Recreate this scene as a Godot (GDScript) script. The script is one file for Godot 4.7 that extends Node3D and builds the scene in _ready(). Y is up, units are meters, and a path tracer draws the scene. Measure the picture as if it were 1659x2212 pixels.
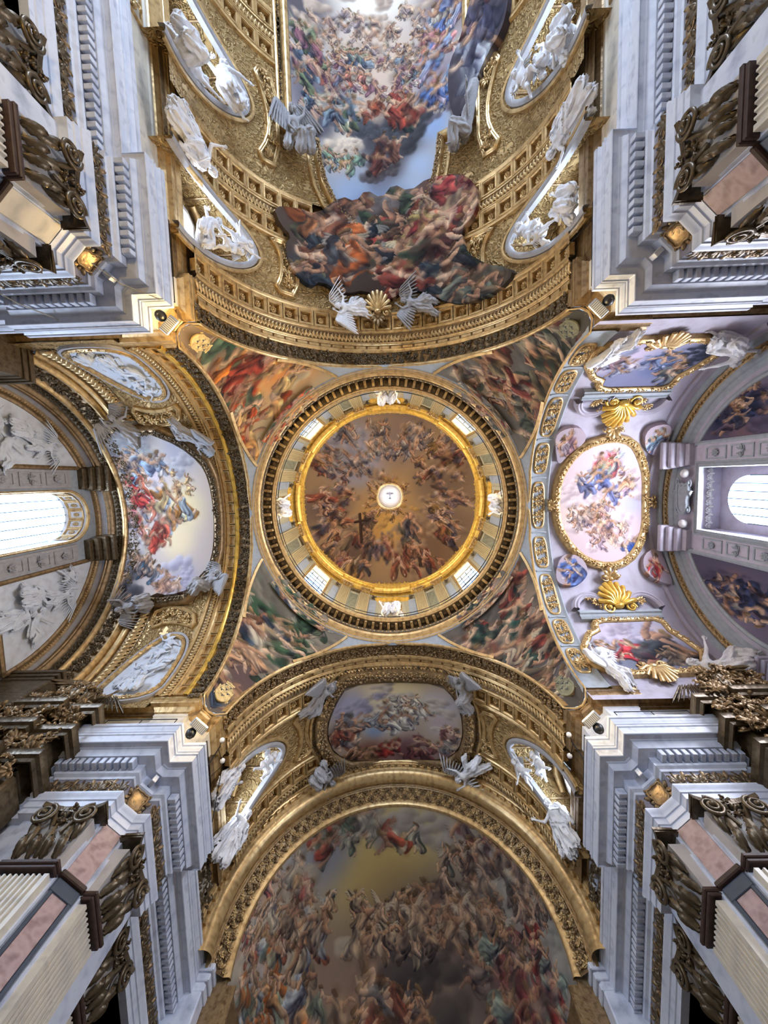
extends Node3D
# A domed crossing of a baroque church, seen straight up. y is up, metres; the dome's axis is x = z = 0; +z is the nave (top of the picture), -z the apse, -x and +x the transepts.
var VN: Vault
var VA: Vault
var VL: Vault
var VR: Vault

func _ready() -> void:
	set_camera()
	set_light()
	rng.seed = 11
	VN = Vault.new(Vector3(0, 0, 1), Vector3(1, 0, 0))
	VA = Vault.new(Vector3(0, 0, -1), Vector3(1, 0, 0))
	VL = Vault.new(Vector3(-1, 0, 0), Vector3(0, 0, 1))
	VR = Vault.new(Vector3(1, 0, 0), Vector3(0, 0, 1))
	make_materials()
	make_ornaments()
	shell()
	vault_shells()
	crossing_arches()
	entablatures()
	drum_and_dome()
	apse()
	transept_ends()
	lunettes()
	frescoes()
	panels()
	capitals_and_pilasters()
	figures()
	small_things()

func set_camera() -> void:
	# 13 mm-equivalent phone lens: focal length 830 px of the 1659 x 2212 frame; the zenith falls at pixel (845, 1034)
	var zd := Vector3((845.0 - 829.5) / 830.0, -(1034.0 - 1106.0) / 830.0, -1.0).normalized()
	var roll := deg_to_rad(1.6)
	var wz := Vector3(-sin(roll), cos(roll), 0.0)
	wz = (wz - zd * wz.dot(zd)).normalized()
	var wx := zd.cross(wz)
	var cam := Camera3D.new()
	cam.name = "camera"
	cam.transform = Transform3D(Basis(Vector3(wx.x, zd.x, wz.x), Vector3(wx.y, zd.y, wz.y), Vector3(wx.z, zd.z, wz.z)), Vector3(0.2, 1.6, 1.95))
	cam.fov = rad_to_deg(2.0 * atan(1106.0 / 830.0))
	cam.near = 0.05
	cam.far = 200.0
	add_child(cam)
	cam.current = true

func area(called: String, at: Vector3, to: Vector3, size: Vector2, c: Color, e: float) -> void:
	var l := AreaLight3D.new()
	l.name = uniq(called)
	l.area_size = size
	l.light_color = c
	l.light_energy = e
	l.shadow_enabled = true
	l.area_range = 80.0
	add_child(l)
	l.look_at_from_position(at, to, Vector3.UP if absf((to - at).normalized().y) < 0.95 else Vector3.BACK)
func lamp(called: String, at: Vector3, c: Color, e: float, size := 0.2) -> void:
	var l := OmniLight3D.new()
	l.name = uniq(called)
	l.position = at
	l.light_color = c
	l.light_energy = e
	l.light_size = size
	l.omni_range = 60.0
	l.omni_attenuation = 2.0
	l.shadow_enabled = true
	add_child(l)

const COOL := Color(0.80, 0.88, 1.0)
const WARM := Color(1.0, 0.87, 0.62)
func set_light() -> void:
	var e := Environment.new()
	var sky := Sky.new()
	var sm := ProceduralSkyMaterial.new()
	sm.sky_top_color = Color(0.62, 0.78, 1.0)
	sm.sky_horizon_color = Color(0.90, 0.95, 1.0)
	sm.ground_horizon_color = Color(0.8, 0.82, 0.85)
	sm.ground_bottom_color = Color(0.6, 0.6, 0.6)
	sm.sky_energy_multiplier = 2.6
	sm.ground_energy_multiplier = 1.6
	sky.sky_material = sm
	e.background_mode = Environment.BG_SKY
	e.sky = sky
	e.tonemap_mode = Environment.TONE_MAPPER_LINEAR
	e.tonemap_exposure = 1.2
	e.sdfgi_enabled = true
	e.ssao_enabled = true
	e.ssil_enabled = true
	var we := WorldEnvironment.new()
	we.name = "environment"
	we.environment = e
	add_child(we)
	# daylight: the facade's window and doors at the far end of the nave, the transepts' windows, the lunettes, the drum
	area("facade_daylight", Vector3(0, 10, 39.5), Vector3(0, 15, 0), Vector2(9, 13), COOL, 900.0)
	area("nave_floor_daylight", Vector3(0, 0.3, 21.0), Vector3(0, 20, 20.9), Vector2(12, 28), Color(0.85, 0.9, 1.0), 2.0)
	area("crossing_floor_daylight", Vector3(0, 0.3, -4.0), Vector3(0, 20, -4.1), Vector2(16, 24), Color(1.0, 0.95, 0.88), 3.0)
	area("left_window_daylight", Vector3(-18.7, 20.0, 0.35), Vector3(0, 17.5, 0.3), Vector2(2.4, 6), COOL, 150.0)
	area("right_window_daylight", Vector3(18.0, 20.0, 0.35), Vector3(0, 17.5, 0.2), Vector2(2.4, 6), Color(0.94, 0.95, 1.0), 240.0)
	for a in [[-9.5, 13.9], [9.5, 13.8], [-9.5, 21.2], [9.5, 21.0], [-9.5, 28.5], [9.5, 28.5], [-9.5, -13.75], [9.5, -13.75]]:
		area("lunette_daylight", Vector3(a[0], 19.3, a[1]), Vector3(0, 20.5, a[1]), Vector2(1.5, 2.8), COOL, 110.0)
	for k in 4:
		var an := PI / 4 + k * PI / 2
		area("drum_daylight", Vector3(sin(an) * 8.9, 32.0, cos(an) * 8.9), Vector3(0, 33.5, 0), Vector2(1.8, 5.5), Color(0.95, 0.96, 1.0), 62.0)
	lamp("lantern_daylight", Vector3(0, 44.4, 0), Color(0.92, 0.95, 1.0), 0.7, 0.3)
	# lamps: floodlights on the ledges of the drum and of the cornices
	for k in 8:
		var an := PI / 8 + k * PI / 4
		lamp("drum_lamp", Vector3(sin(an) * 8.2, 28.7, cos(an) * 8.2), WARM, 8.0)
	# warm lamps low on the nave's left side, which gild the left nave pier
	lamp("nave_lamp", Vector3(-5.2, 5.5, 14.0), Color(1.0, 0.84, 0.5), 26.0, 0.4)
# ---------------------------------------------------------------- mesh building
class MB:
	var v := PackedVector3Array()
	var n := PackedVector3Array()
	var uv := PackedVector2Array()
	var ix := PackedInt32Array()
	func vert(p: Vector3, nn: Vector3, t := Vector2.ZERO) -> int:
		v.append(p); n.append(nn); uv.append(t)
		return v.size() - 1
	func tri(a: int, b: int, c: int) -> void:
		var g := (v[b] - v[a]).cross(v[c] - v[a])
		if g.dot(n[a] + n[b] + n[c]) > 0.0:
			ix.append(a); ix.append(c); ix.append(b)
		else:
			ix.append(a); ix.append(b); ix.append(c)
	func quad(a: int, b: int, c: int, d: int) -> void:
		tri(a, b, c); tri(a, c, d)
	func face(p: Array, nn: Vector3) -> void:
		var k := []
		for q in p:
			k.append(vert(q, nn))
		for i in range(1, k.size() - 1):
			tri(k[0], k[i], k[i + 1])
	# box given by a transform (unit axes scaled by half sizes), chamfered on its long edges
	func box(t: Transform3D, h: Vector3, ch := 0.0) -> void:
		var c := minf(ch, minf(h.x, minf(h.y, h.z)) * 0.45)
		for ax in 3:
			for s in [-1.0, 1.0]:
				var u := (ax + 1) % 3
				var w := (ax + 2) % 3
				var nn := Vector3.ZERO
				nn[ax] = s
				var q := []
				for k in [[-1, -1], [1, -1], [1, 1], [-1, 1]]:
					var p := Vector3.ZERO
					p[ax] = s * h[ax]
					p[u] = k[0] * (h[u] - c)
					p[w] = k[1] * (h[w] - c)
					q.append(t * p)
				face(q, (t.basis * nn).normalized())
		if c > 0.0:
			for ax in 3:
				var u := (ax + 1) % 3
				var w := (ax + 2) % 3
				for k in [[-1, -1], [1, -1], [1, 1], [-1, 1]]:
					var nn := Vector3.ZERO
					nn[u] = k[0]; nn[w] = k[1]
					var q := []
					for e in [[-1.0, 0], [1.0, 0], [1.0, 1], [-1.0, 1]]:
						var p := Vector3.ZERO
						p[ax] = e[0] * (h[ax] - c)
						p[u] = k[0] * (h[u] - (c if e[1] == 1 else 0.0))
						p[w] = k[1] * (h[w] - (0.0 if e[1] == 1 else c))
						q.append(t * p)
					face(q, (t.basis * nn).normalized())
	# tube along points with radii
	func tube(pts: Array, rad: Array, sides := 6, caps := true, flat := 1.0) -> void:
		var last := Vector3.UP
		var rows := []
		for i in pts.size():
			var tg: Vector3 = (pts[mini(i + 1, pts.size() - 1)] - pts[maxi(i - 1, 0)]).normalized()
			if i == 0:
				last = Vector3.UP if absf(tg.y) < 0.9 else Vector3.RIGHT
			var sd := tg.cross(last).normalized()
			var up := sd.cross(tg).normalized()
			last = up
			var row := []
			for k in sides:
				var an := TAU * k / sides
				var dd := sd * cos(an) + up * sin(an) * flat
				row.append(vert(pts[i] + dd * rad[i], dd.normalized()))
			rows.append(row)
		for i in rows.size() - 1:
			for k in sides:
				quad(rows[i][k], rows[i][(k + 1) % sides], rows[i + 1][(k + 1) % sides], rows[i + 1][k])
		if caps:
			for e in [0, rows.size() - 1]:
				var q := []
				for k in sides:
					q.append(v[rows[e][k]])
				var o: int = 1 if e == 0 else e - 1
				face(q, (pts[e] - pts[o]).normalized())
	func ball(c: Vector3, r: Vector3, nu := 8, nv := 5) -> void:
		var rows := []
		for j in nv + 1:
			var row := []
			for i in nu + 1:
				var d := Vector3(sin(PI * j / nv) * cos(TAU * i / nu), cos(PI * j / nv), sin(PI * j / nv) * sin(TAU * i / nu))
				row.append(vert(c + d * r, (d / r).normalized()))
			rows.append(row)
		for j in nv:
			for i in nu:
				quad(rows[j][i], rows[j][i + 1], rows[j + 1][i + 1], rows[j + 1][i])
	func add(o: MB, t: Transform3D) -> void:
		var b := v.size()
		var nb := t.basis.inverse().transposed()
		for i in o.v.size():
			v.append(t * o.v[i]); n.append((nb * o.n[i]).normalized()); uv.append(o.uv[i])
		var f := t.basis.determinant() < 0.0
		for i in range(0, o.ix.size(), 3):
			ix.append(b + o.ix[i]); ix.append(b + o.ix[i + (2 if f else 1)]); ix.append(b + o.ix[i + (1 if f else 2)])
	func done() -> ArrayMesh:
		var m := ArrayMesh.new()
		if ix.is_empty():
			return m
		var a := []
		a.resize(Mesh.ARRAY_MAX)
		a[Mesh.ARRAY_VERTEX] = v; a[Mesh.ARRAY_NORMAL] = n; a[Mesh.ARRAY_TEX_UV] = uv; a[Mesh.ARRAY_INDEX] = ix
		m.add_surface_from_arrays(Mesh.PRIMITIVE_TRIANGLES, a)
		return m

# profile points -> columns [point, normal] with corners sharper than 40 degrees kept hard. The normal of a step (du, dv) is (dv, -du), or its opposite
func columns(prof: Array, flip := false) -> Array:
	var sg := []
	for i in prof.size() - 1:
		var d: Vector2 = prof[i + 1] - prof[i]
		var nn := Vector2(d.y, -d.x).normalized()
		sg.append(-nn if flip else nn)
	var out := []
	for i in sg.size():
		var n0: Vector2 = sg[i]
		var n1: Vector2 = sg[i]
		if i > 0 and sg[i - 1].dot(sg[i]) > 0.76:
			n0 = (sg[i - 1] + sg[i]).normalized()
		if i < sg.size() - 1 and sg[i + 1].dot(sg[i]) > 0.76:
			n1 = (sg[i + 1] + sg[i]).normalized()
		out.append([prof[i], n0, prof[i + 1], n1])
	return out

# frames: [origin, U, V]
func sweep(mb: MB, frames: Array, prof: Array, flip := false) -> void:
	var cs := columns(prof, flip)
	for c in cs:
		var pa := -1
		var pb := -1
		for f in frames:
			var a := mb.vert(f[0] + f[1] * c[0].x + f[2] * c[0].y, (f[1] * c[1].x + f[2] * c[1].y).normalized())
			var b := mb.vert(f[0] + f[1] * c[2].x + f[2] * c[2].y, (f[1] * c[3].x + f[2] * c[3].y).normalized())
			if pa >= 0:
				mb.quad(pa, pb, b, a)
			pa = a
			pb = b

# profile (out, y) along a plan polyline (x, z) with mitres; outward is (dz, -dx); mirrored by m
func plan(mb: MB, pts: Array, prof: Array, m := Vector3.ONE) -> void:
	var ns := []
	for i in pts.size() - 1:
		var d: Vector2 = (pts[i + 1] - pts[i]).normalized()
		ns.append(Vector2(d.y, -d.x))
	var mit := []
	for i in pts.size():
		if i == 0:
			mit.append(ns[0])
		elif i == pts.size() - 1:
			mit.append(ns[i - 1])
		else:
			mit.append((ns[i - 1] + ns[i]) / (1.0 + ns[i - 1].dot(ns[i])))
	var cs := columns(prof)
	for i in pts.size() - 1:
		var n3 := Vector3(ns[i].x, 0, ns[i].y)
		for c in cs:
			var k := []
			for e in [[0, i], [2, i], [2, i + 1], [0, i + 1]]:
				var pr: Vector2 = c[e[0]]
				var nr: Vector2 = c[e[0] + 1]
				var q: Vector2 = pts[e[1]] + mit[e[1]] * pr.x
				k.append(mb.vert(Vector3(q.x, pr.y, q.y) * m, ((n3 * nr.x + Vector3.UP * nr.y) * m).normalized()))
			mb.quad(k[0], k[1], k[2], k[3])

func lathe(mb: MB, prof: Array, seg: int, a0 := 0.0, a1 := TAU, flip := false) -> void:
	var fr := []
	for i in seg + 1:
		var a := a0 + (a1 - a0) * i / seg
		fr.append([Vector3.ZERO, Vector3(sin(a), 0, cos(a)), Vector3.UP])
	sweep(mb, fr, prof, flip)

# ---------------------------------------------------------------- scene nodes
var used := {}
func uniq(called: String) -> String:
	var k: int = used.get(called, -1) + 1
	used[called] = k
	return called if k == 0 else "%s_%03d" % [called, k]
func tag(o: Node3D, label: String, category: String, group := "", kind := "") -> Node3D:
	if label: o.set_meta("label", label)
	if category: o.set_meta("category", category)
	if group: o.set_meta("group", group)
	if kind: o.set_meta("kind", kind)
	return o
func thing(called: String, label: String, category: String, t := Transform3D.IDENTITY, group := "", kind := "") -> Node3D:
	var o := Node3D.new()
	o.name = uniq(called)
	o.transform = t
	add_child(o)
	return tag(o, label, category, group, kind)
func part(called: String, mesh: Mesh, mat: Material, parent: Node3D, t := Transform3D.IDENTITY) -> MeshInstance3D:
	var o := MeshInstance3D.new()
	o.mesh = mesh
	o.material_override = mat
	o.transform = t
	o.name = called
	if parent.has_node(NodePath(called)):
		var k: int = parent.get_meta("_n_" + called, 0) + 1
		parent.set_meta("_n_" + called, k)
		o.name = "%s_%03d" % [called, k]
	parent.add_child(o, true)
	return o
func solo(called: String, mesh: Mesh, mat: Material, label: String, category: String, t := Transform3D.IDENTITY, group := "", kind := "") -> MeshInstance3D:
	var o := MeshInstance3D.new()
	o.mesh = mesh
	o.material_override = mat
	o.transform = t
	o.name = uniq(called)
	add_child(o)
	tag(o, label, category, group, kind)
	return o
func many(called: String, mesh: Mesh, mat: Material, parent: Node3D, ts: Array) -> MultiMeshInstance3D:
	var mm := MultiMesh.new()
	mm.transform_format = MultiMesh.TRANSFORM_3D
	mm.mesh = mesh
	mm.instance_count = ts.size()
	for i in ts.size():
		mm.set_instance_transform(i, ts[i])
	var o := MultiMeshInstance3D.new()
	o.multimesh = mm
	o.material_override = mat
	o.name = called
	o.set_meta("kind", "stuff")
	parent.add_child(o, true)
	return o

# ---------------------------------------------------------------- the four barrel vaults: radius 8, axis at height 18.2
const R := 8.0
const YC := 18.2
class Vault:
	var A: Vector3
	var S: Vector3
	func _init(axis: Vector3, side: Vector3) -> void:
		A = axis; S = side
	# s: metres along the arc from the crown, a: metres from the crossing's centre, d: metres in from the shell
	func p(s: float, a: float, d := 0.0) -> Vector3:
		var th := s / 8.0
		return A * a + S * (sin(th) * (8.0 - d)) + Vector3.UP * (18.2 + cos(th) * (8.0 - d))
	func nrm(s: float, _a := 0.0) -> Vector3:
		var th := s / 8.0
		return -S * sin(th) - Vector3.UP * cos(th)
	func tan_s(s: float) -> Vector3:
		var th := s / 8.0
		return S * cos(th) - Vector3.UP * sin(th)
	# frame at a point: x along the arc, y along the axis, z into the room
	func frame(s: float, a: float, d := 0.0, turn := 0.0) -> Transform3D:
		var b := Basis(tan_s(s), A, nrm(s))
		if b.determinant() < 0.0:
			b = Basis(-tan_s(s), A, nrm(s))
		return Transform3D(b * Basis(Vector3(0, 0, 1), turn), p(s, a, d))

# an arch band: profile (a, d) swept over the arc from s0 to s1
func arch(mb: MB, vt: Vault, prof: Array, s0: float, s1: float, seg := 72) -> void:
	var fr := []
	for i in seg + 1:
		var s := s0 + (s1 - s0) * i / seg
		fr.append([vt.p(s, 0.0), vt.A, vt.nrm(s)])
	sweep(mb, fr, prof, true)

# polygon in (s, a), draped on a surface. f(q: Vector2) -> [point, normal]
func drape(mb: MB, poly: PackedVector2Array, f: Callable, step: Vector2, uvt: Transform2D, holes := []) -> void:
	var lo := poly[0]
	var hi := poly[0]
	for q in poly:
		lo = lo.min(q); hi = hi.max(q)
	var nx := maxi(1, ceili((hi.x - lo.x) / step.x))
	var ny := maxi(1, ceili((hi.y - lo.y) / step.y))
	var st := Vector2((hi.x - lo.x) / nx, (hi.y - lo.y) / ny)
	for i in nx:
		for j in ny:
			var c := lo + Vector2(i, j) * st
			var cell := PackedVector2Array([c, c + Vector2(st.x, 0), c + st, c + Vector2(0, st.y)])
			var work: Array = Geometry2D.intersect_polygons(cell, poly)
			for h in holes:
				var nxt := []
				for w in work:
					nxt.append_array(Geometry2D.clip_polygons(w, h))
				work = nxt
			for w in work:
				var ti := Geometry2D.triangulate_polygon(w)
				if ti.is_empty():
					continue
				var base := mb.v.size()
				for q in w:
					var pn: Array = f.call(q)
					mb.vert(pn[0], pn[1], uvt * q)
				for k in range(0, ti.size(), 3):
					mb.tri(base + ti[k], base + ti[k + 1], base + ti[k + 2])

# a rim of thickness round a draped outline: f0 lower surface, f1 upper
func skirt(mb: MB, poly: PackedVector2Array, f0: Callable, f1: Callable, uvt: Transform2D, closed := true) -> void:
	var m := poly.size()
	var ctr := Vector2.ZERO
	for q in poly:
		ctr += q / m
	var cp: Vector3 = f1.call(ctr)[0]
	for i in (m if closed else m - 1):
		var q0 := poly[i]
		var q1 := poly[(i + 1) % m]
		var a: Vector3 = f0.call(q0)[0]
		var b: Vector3 = f0.call(q1)[0]
		var c: Vector3 = f1.call(q1)[0]
		var d: Vector3 = f1.call(q0)[0]
		var nn := (b - a).cross(d - a).normalized()
		var t0 := uvt * q0
		var t1 := uvt * q1
		# outward for the outline's winding
		var out2 := Vector2(q1.y - q0.y, q0.x - q1.x)
		if Geometry2D.is_polygon_clockwise(poly):
			out2 = -out2
		var probe: Vector3 = f1.call((q0 + q1) * 0.5 + out2.normalized() * 0.05)[0] - f1.call((q0 + q1) * 0.5)[0]
		if nn.dot(probe) < 0.0:
			nn = -nn
		mb.quad(mb.vert(a, nn, t0), mb.vert(b, nn, t1), mb.vert(c, nn, t1), mb.vert(d, nn, t0))

# a moulding with profile (out across the line, up off the surface) along an outline on a surface
func rail(mb: MB, line: PackedVector2Array, f: Callable, prof: Array, closed := true, step := 0.25) -> void:
	var pts := PackedVector2Array()
	var m := line.size()
	for i in (m if closed else m - 1):
		var q0 := line[i]
		var q1 := line[(i + 1) % m]
		var k := maxi(1, ceili(q0.distance_to(q1) / step))
		for j in k:
			pts.append(q0.lerp(q1, float(j) / k))
	if not closed:
		pts.append(line[m - 1])
	m = pts.size()
	var fr := []
	for i in (m + 1 if closed else m):
		var q := pts[i % m]
		var d0 := (q - pts[(i - 1 + m) % m]).normalized() if closed or i > 0 else (pts[1] - q).normalized()
		var d1 := (pts[(i + 1) % m] - q).normalized() if closed or i < m - 1 else d0
		var n0 := Vector2(d0.y, -d0.x)
		var n1 := Vector2(d1.y, -d1.x)
		var mt := (n0 + n1) / maxf(0.35, 1.0 + n0.dot(n1))
		var pn: Array = f.call(q)
		var e: Vector3 = (f.call(q + mt * 0.02)[0] - pn[0]) / 0.02
		fr.append([pn[0], e, pn[1]])
	sweep(mb, fr, prof, true)

func ring_of(c: Vector2, r: Vector2, k := 32, pw := 2.0, a0 := 0.0, a1 := TAU) -> PackedVector2Array:
	var o := PackedVector2Array()
	for i in k:
		var a := a0 + (a1 - a0) * i / (k if a1 - a0 > 6.2 else k - 1)
		var x := cos(a)
		var y := sin(a)
		o.append(c + Vector2(signf(x) * pow(absf(x), 2.0 / pw) * r.x, signf(y) * pow(absf(y), 2.0 / pw) * r.y))
	return o
func smooth_line(p: PackedVector2Array, closed := true, times := 2) -> PackedVector2Array:
	for t in times:
		var o := PackedVector2Array()
		var m := p.size()
		if not closed: o.append(p[0])
		for i in (m if closed else m - 1):
			var a := p[i]
			var b := p[(i + 1) % m]
			o.append(a.lerp(b, 0.25)); o.append(a.lerp(b, 0.75))
		if not closed: o.append(p[m - 1])
		p = o
	return p
func V2(a: Array) -> PackedVector2Array:
	var o := PackedVector2Array()
	for i in range(0, a.size(), 2):
		o.append(Vector2(a[i], a[i + 1]))
	return o
func V2a(a: Array) -> Array:
	var o := []
	for i in range(0, a.size(), 2):
		o.append(Vector2(a[i], a[i + 1]))
	return o
# ---------------------------------------------------------------- materials
var M := {}
var rng := RandomNumberGenerator.new()
func noise(freq: float, oct := 4, typ := FastNoiseLite.TYPE_SIMPLEX_SMOOTH, sd := 1) -> FastNoiseLite:
	var f := FastNoiseLite.new()
	f.noise_type = typ
	f.frequency = freq
	f.fractal_octaves = oct
	f.seed = sd
	return f
func ntex(f: FastNoiseLite, cols: Array, size := 512) -> NoiseTexture2D:
	var t := NoiseTexture2D.new()
	t.width = size
	t.height = size
	t.seamless = true
	t.noise = f
	var g := Gradient.new()
	g.offsets = PackedFloat32Array()
	var offs := PackedFloat32Array()
	var cc := PackedColorArray()
	for i in cols.size():
		offs.append(float(i) / (cols.size() - 1)); cc.append(cols[i])
	g.offsets = offs
	g.colors = cc
	t.color_ramp = g
	return t
func mat(called: String, c: Color, rough := 0.7, metal := 0.0, tex: Texture2D = null, scale := 0.3, bump: Texture2D = null, bscale := 1.0) -> StandardMaterial3D:
	var m := StandardMaterial3D.new()
	m.resource_name = called
	m.albedo_color = c
	m.roughness = rough
	m.metallic = metal
	if tex:
		m.albedo_texture = tex
	if bump:
		m.heightmap_enabled = true
		m.heightmap_texture = bump
		m.heightmap_scale = bscale
	if tex or bump:
		m.uv1_triplanar = true
		m.uv1_world_triplanar = true
		m.uv1_scale = Vector3.ONE * scale
	M[called] = m
	return m
# carved scrolls as a height map: spirals with leaves off them, tileable
func scroll_height(sd: int, size := 256, many_ := 16) -> ImageTexture:
	var r := RandomNumberGenerator.new()
	r.seed = sd
	var h := PackedFloat32Array()
	h.resize(size * size)
	for k in many_:
		var c := Vector2(r.randf(), r.randf()) * size
		var big := r.randf_range(0.08, 0.15) * size
		var a0 := r.randf() * TAU
		var dir := 1.0 if r.randf() < 0.5 else -1.0
		var runs := []
		var run := []
		for i in 90:
			var t := i / 90.0
			run.append([c + Vector2.from_angle(a0 + dir * t * 11.0) * big * (1.05 - t), lerpf(6.0, 3.0, t)])
		runs.append(run)
		for l in 6:
			var a := a0 + l * 1.05
			var leaf := []
			for i in 14:
				var t := i / 14.0
				leaf.append([c + Vector2.from_angle(a + t * 0.8 * dir) * big * (1.0 + 0.75 * t), 6.5 * sin(PI * (t * 0.85 + 0.1))])
			runs.append(leaf)
		for rr in runs:
			for e in rr:
				var w: float = maxf(e[1], 1.5) * size / 256.0
				var wi := ceili(w)
				for y in range(-wi, wi + 1):
					for x in range(-wi, wi + 1):
						var d := Vector2(x, y).length() / w
						if d < 1.0:
							var q := posmod(int(e[0].y) + y, size) * size + posmod(int(e[0].x) + x, size)
							h[q] = maxf(h[q], sqrt(1.0 - d * d))
	var b := PackedByteArray()
	b.resize(size * size)
	for i in size * size:
		b[i] = int(clampf(h[i], 0.0, 1.0) * 255.0)
	return ImageTexture.create_from_image(Image.create_from_data(size, size, false, Image.FORMAT_L8, b))

func make_materials() -> void:
	var fine := ntex(noise(0.03, 4), [Color(0.2, 0.2, 0.2), Color.WHITE], 256)
	var scroll := scroll_height(5)
	var wear := ntex(noise(0.012, 5), [Color(0.62, 0.56, 0.5), Color(0.95, 0.93, 0.9), Color.WHITE])
	var vein := ntex(noise(0.008, 6, FastNoiseLite.TYPE_PERLIN, 4), [Color(0.70, 0.71, 0.74), Color(0.86, 0.87, 0.9), Color(0.97, 0.97, 0.98), Color.WHITE, Color(0.8, 0.8, 0.83)])
	var calm := ntex(noise(0.01, 5), [Color(0.88, 0.86, 0.85), Color(0.97, 0.96, 0.95), Color.WHITE])
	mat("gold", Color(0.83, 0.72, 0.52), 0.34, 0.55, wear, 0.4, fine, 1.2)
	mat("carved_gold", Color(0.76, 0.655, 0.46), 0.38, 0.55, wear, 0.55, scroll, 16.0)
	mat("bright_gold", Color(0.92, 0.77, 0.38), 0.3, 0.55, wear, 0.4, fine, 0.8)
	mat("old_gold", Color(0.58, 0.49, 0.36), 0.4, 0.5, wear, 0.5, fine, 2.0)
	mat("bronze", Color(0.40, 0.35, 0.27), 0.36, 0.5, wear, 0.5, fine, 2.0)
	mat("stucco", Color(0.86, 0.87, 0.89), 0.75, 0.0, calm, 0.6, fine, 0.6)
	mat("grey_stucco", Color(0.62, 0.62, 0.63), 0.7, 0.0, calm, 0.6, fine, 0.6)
	mat("relief_white", Color(0.80, 0.83, 0.87), 0.75, 0.0, calm, 0.3, fine, 1.0)
	mat("marble", Color(0.80, 0.82, 0.86), 0.4, 0.0, vein, 0.35)
	mat("frieze_grey", Color(0.52, 0.51, 0.55), 0.45, 0.0, vein, 0.6)
	mat("cream_marble", Color(0.80, 0.765, 0.69), 0.45, 0.0, vein, 0.35)
	mat("pink_marble", Color(0.66, 0.56, 0.54), 0.4, 0.0, ntex(noise(0.015, 5, FastNoiseLite.TYPE_PERLIN, 9), [Color(0.72, 0.66, 0.68), Color.WHITE, Color(0.86, 0.8, 0.84)]), 0.5)
	mat("blue_marble", Color(0.20, 0.245, 0.30), 0.35, 0.0, vein, 0.8)
	mat("lavender", Color(0.69, 0.68, 0.75), 0.7, 0.0, calm, 0.25, fine, 0.5)
	mat("drum_stone", Color(0.66, 0.64, 0.54), 0.6, 0.0, calm, 0.5, fine, 0.5)
	mat("drum_gold_stone", Color(0.72, 0.655, 0.49), 0.55, 0.0, calm, 0.5, fine, 0.5)
	mat("blue_grey", Color(0.60, 0.64, 0.68), 0.65, 0.0, calm, 0.5)
	mat("plaster", Color(0.70, 0.68, 0.66), 0.8, 0.0, calm, 0.3)
	mat("floor_marble", Color(0.62, 0.58, 0.54), 0.5, 0.0, vein, 0.2)
	mat("iron", Color(0.10, 0.10, 0.11), 0.5, 0.6)
	mat("black", Color(0.035, 0.035, 0.045), 0.4, 0.0)
	mat("cable", Color(0.72, 0.68, 0.60), 0.6, 0.0)
	mat("lamp_case", Color(0.62, 0.66, 0.72), 0.4, 0.3)
	mat("walnut", Color(0.26, 0.18, 0.14), 0.6, 0.0, wear, 0.5)
	mat("lantern_disc", Color(0.92, 0.93, 0.97), 0.7)
	mat("shield_cream", Color(0.88, 0.80, 0.58), 0.7, 0.0, wear, 0.6)
	mat("shield_green", Color(0.52, 0.53, 0.45), 0.7, 0.0, wear, 0.6)
	var g := mat("glass", Color(0.92, 0.96, 1.0, 0.06), 0.05)
	g.transparency = BaseMaterial3D.TRANSPARENCY_ALPHA
	var lf := mat("lamp_face", Color(0.55, 0.56, 0.58), 0.5)
	lf.emission_enabled = true
	lf.emission = Color(1.0, 0.93, 0.8)
	lf.emission_energy_multiplier = 0.25

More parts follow.
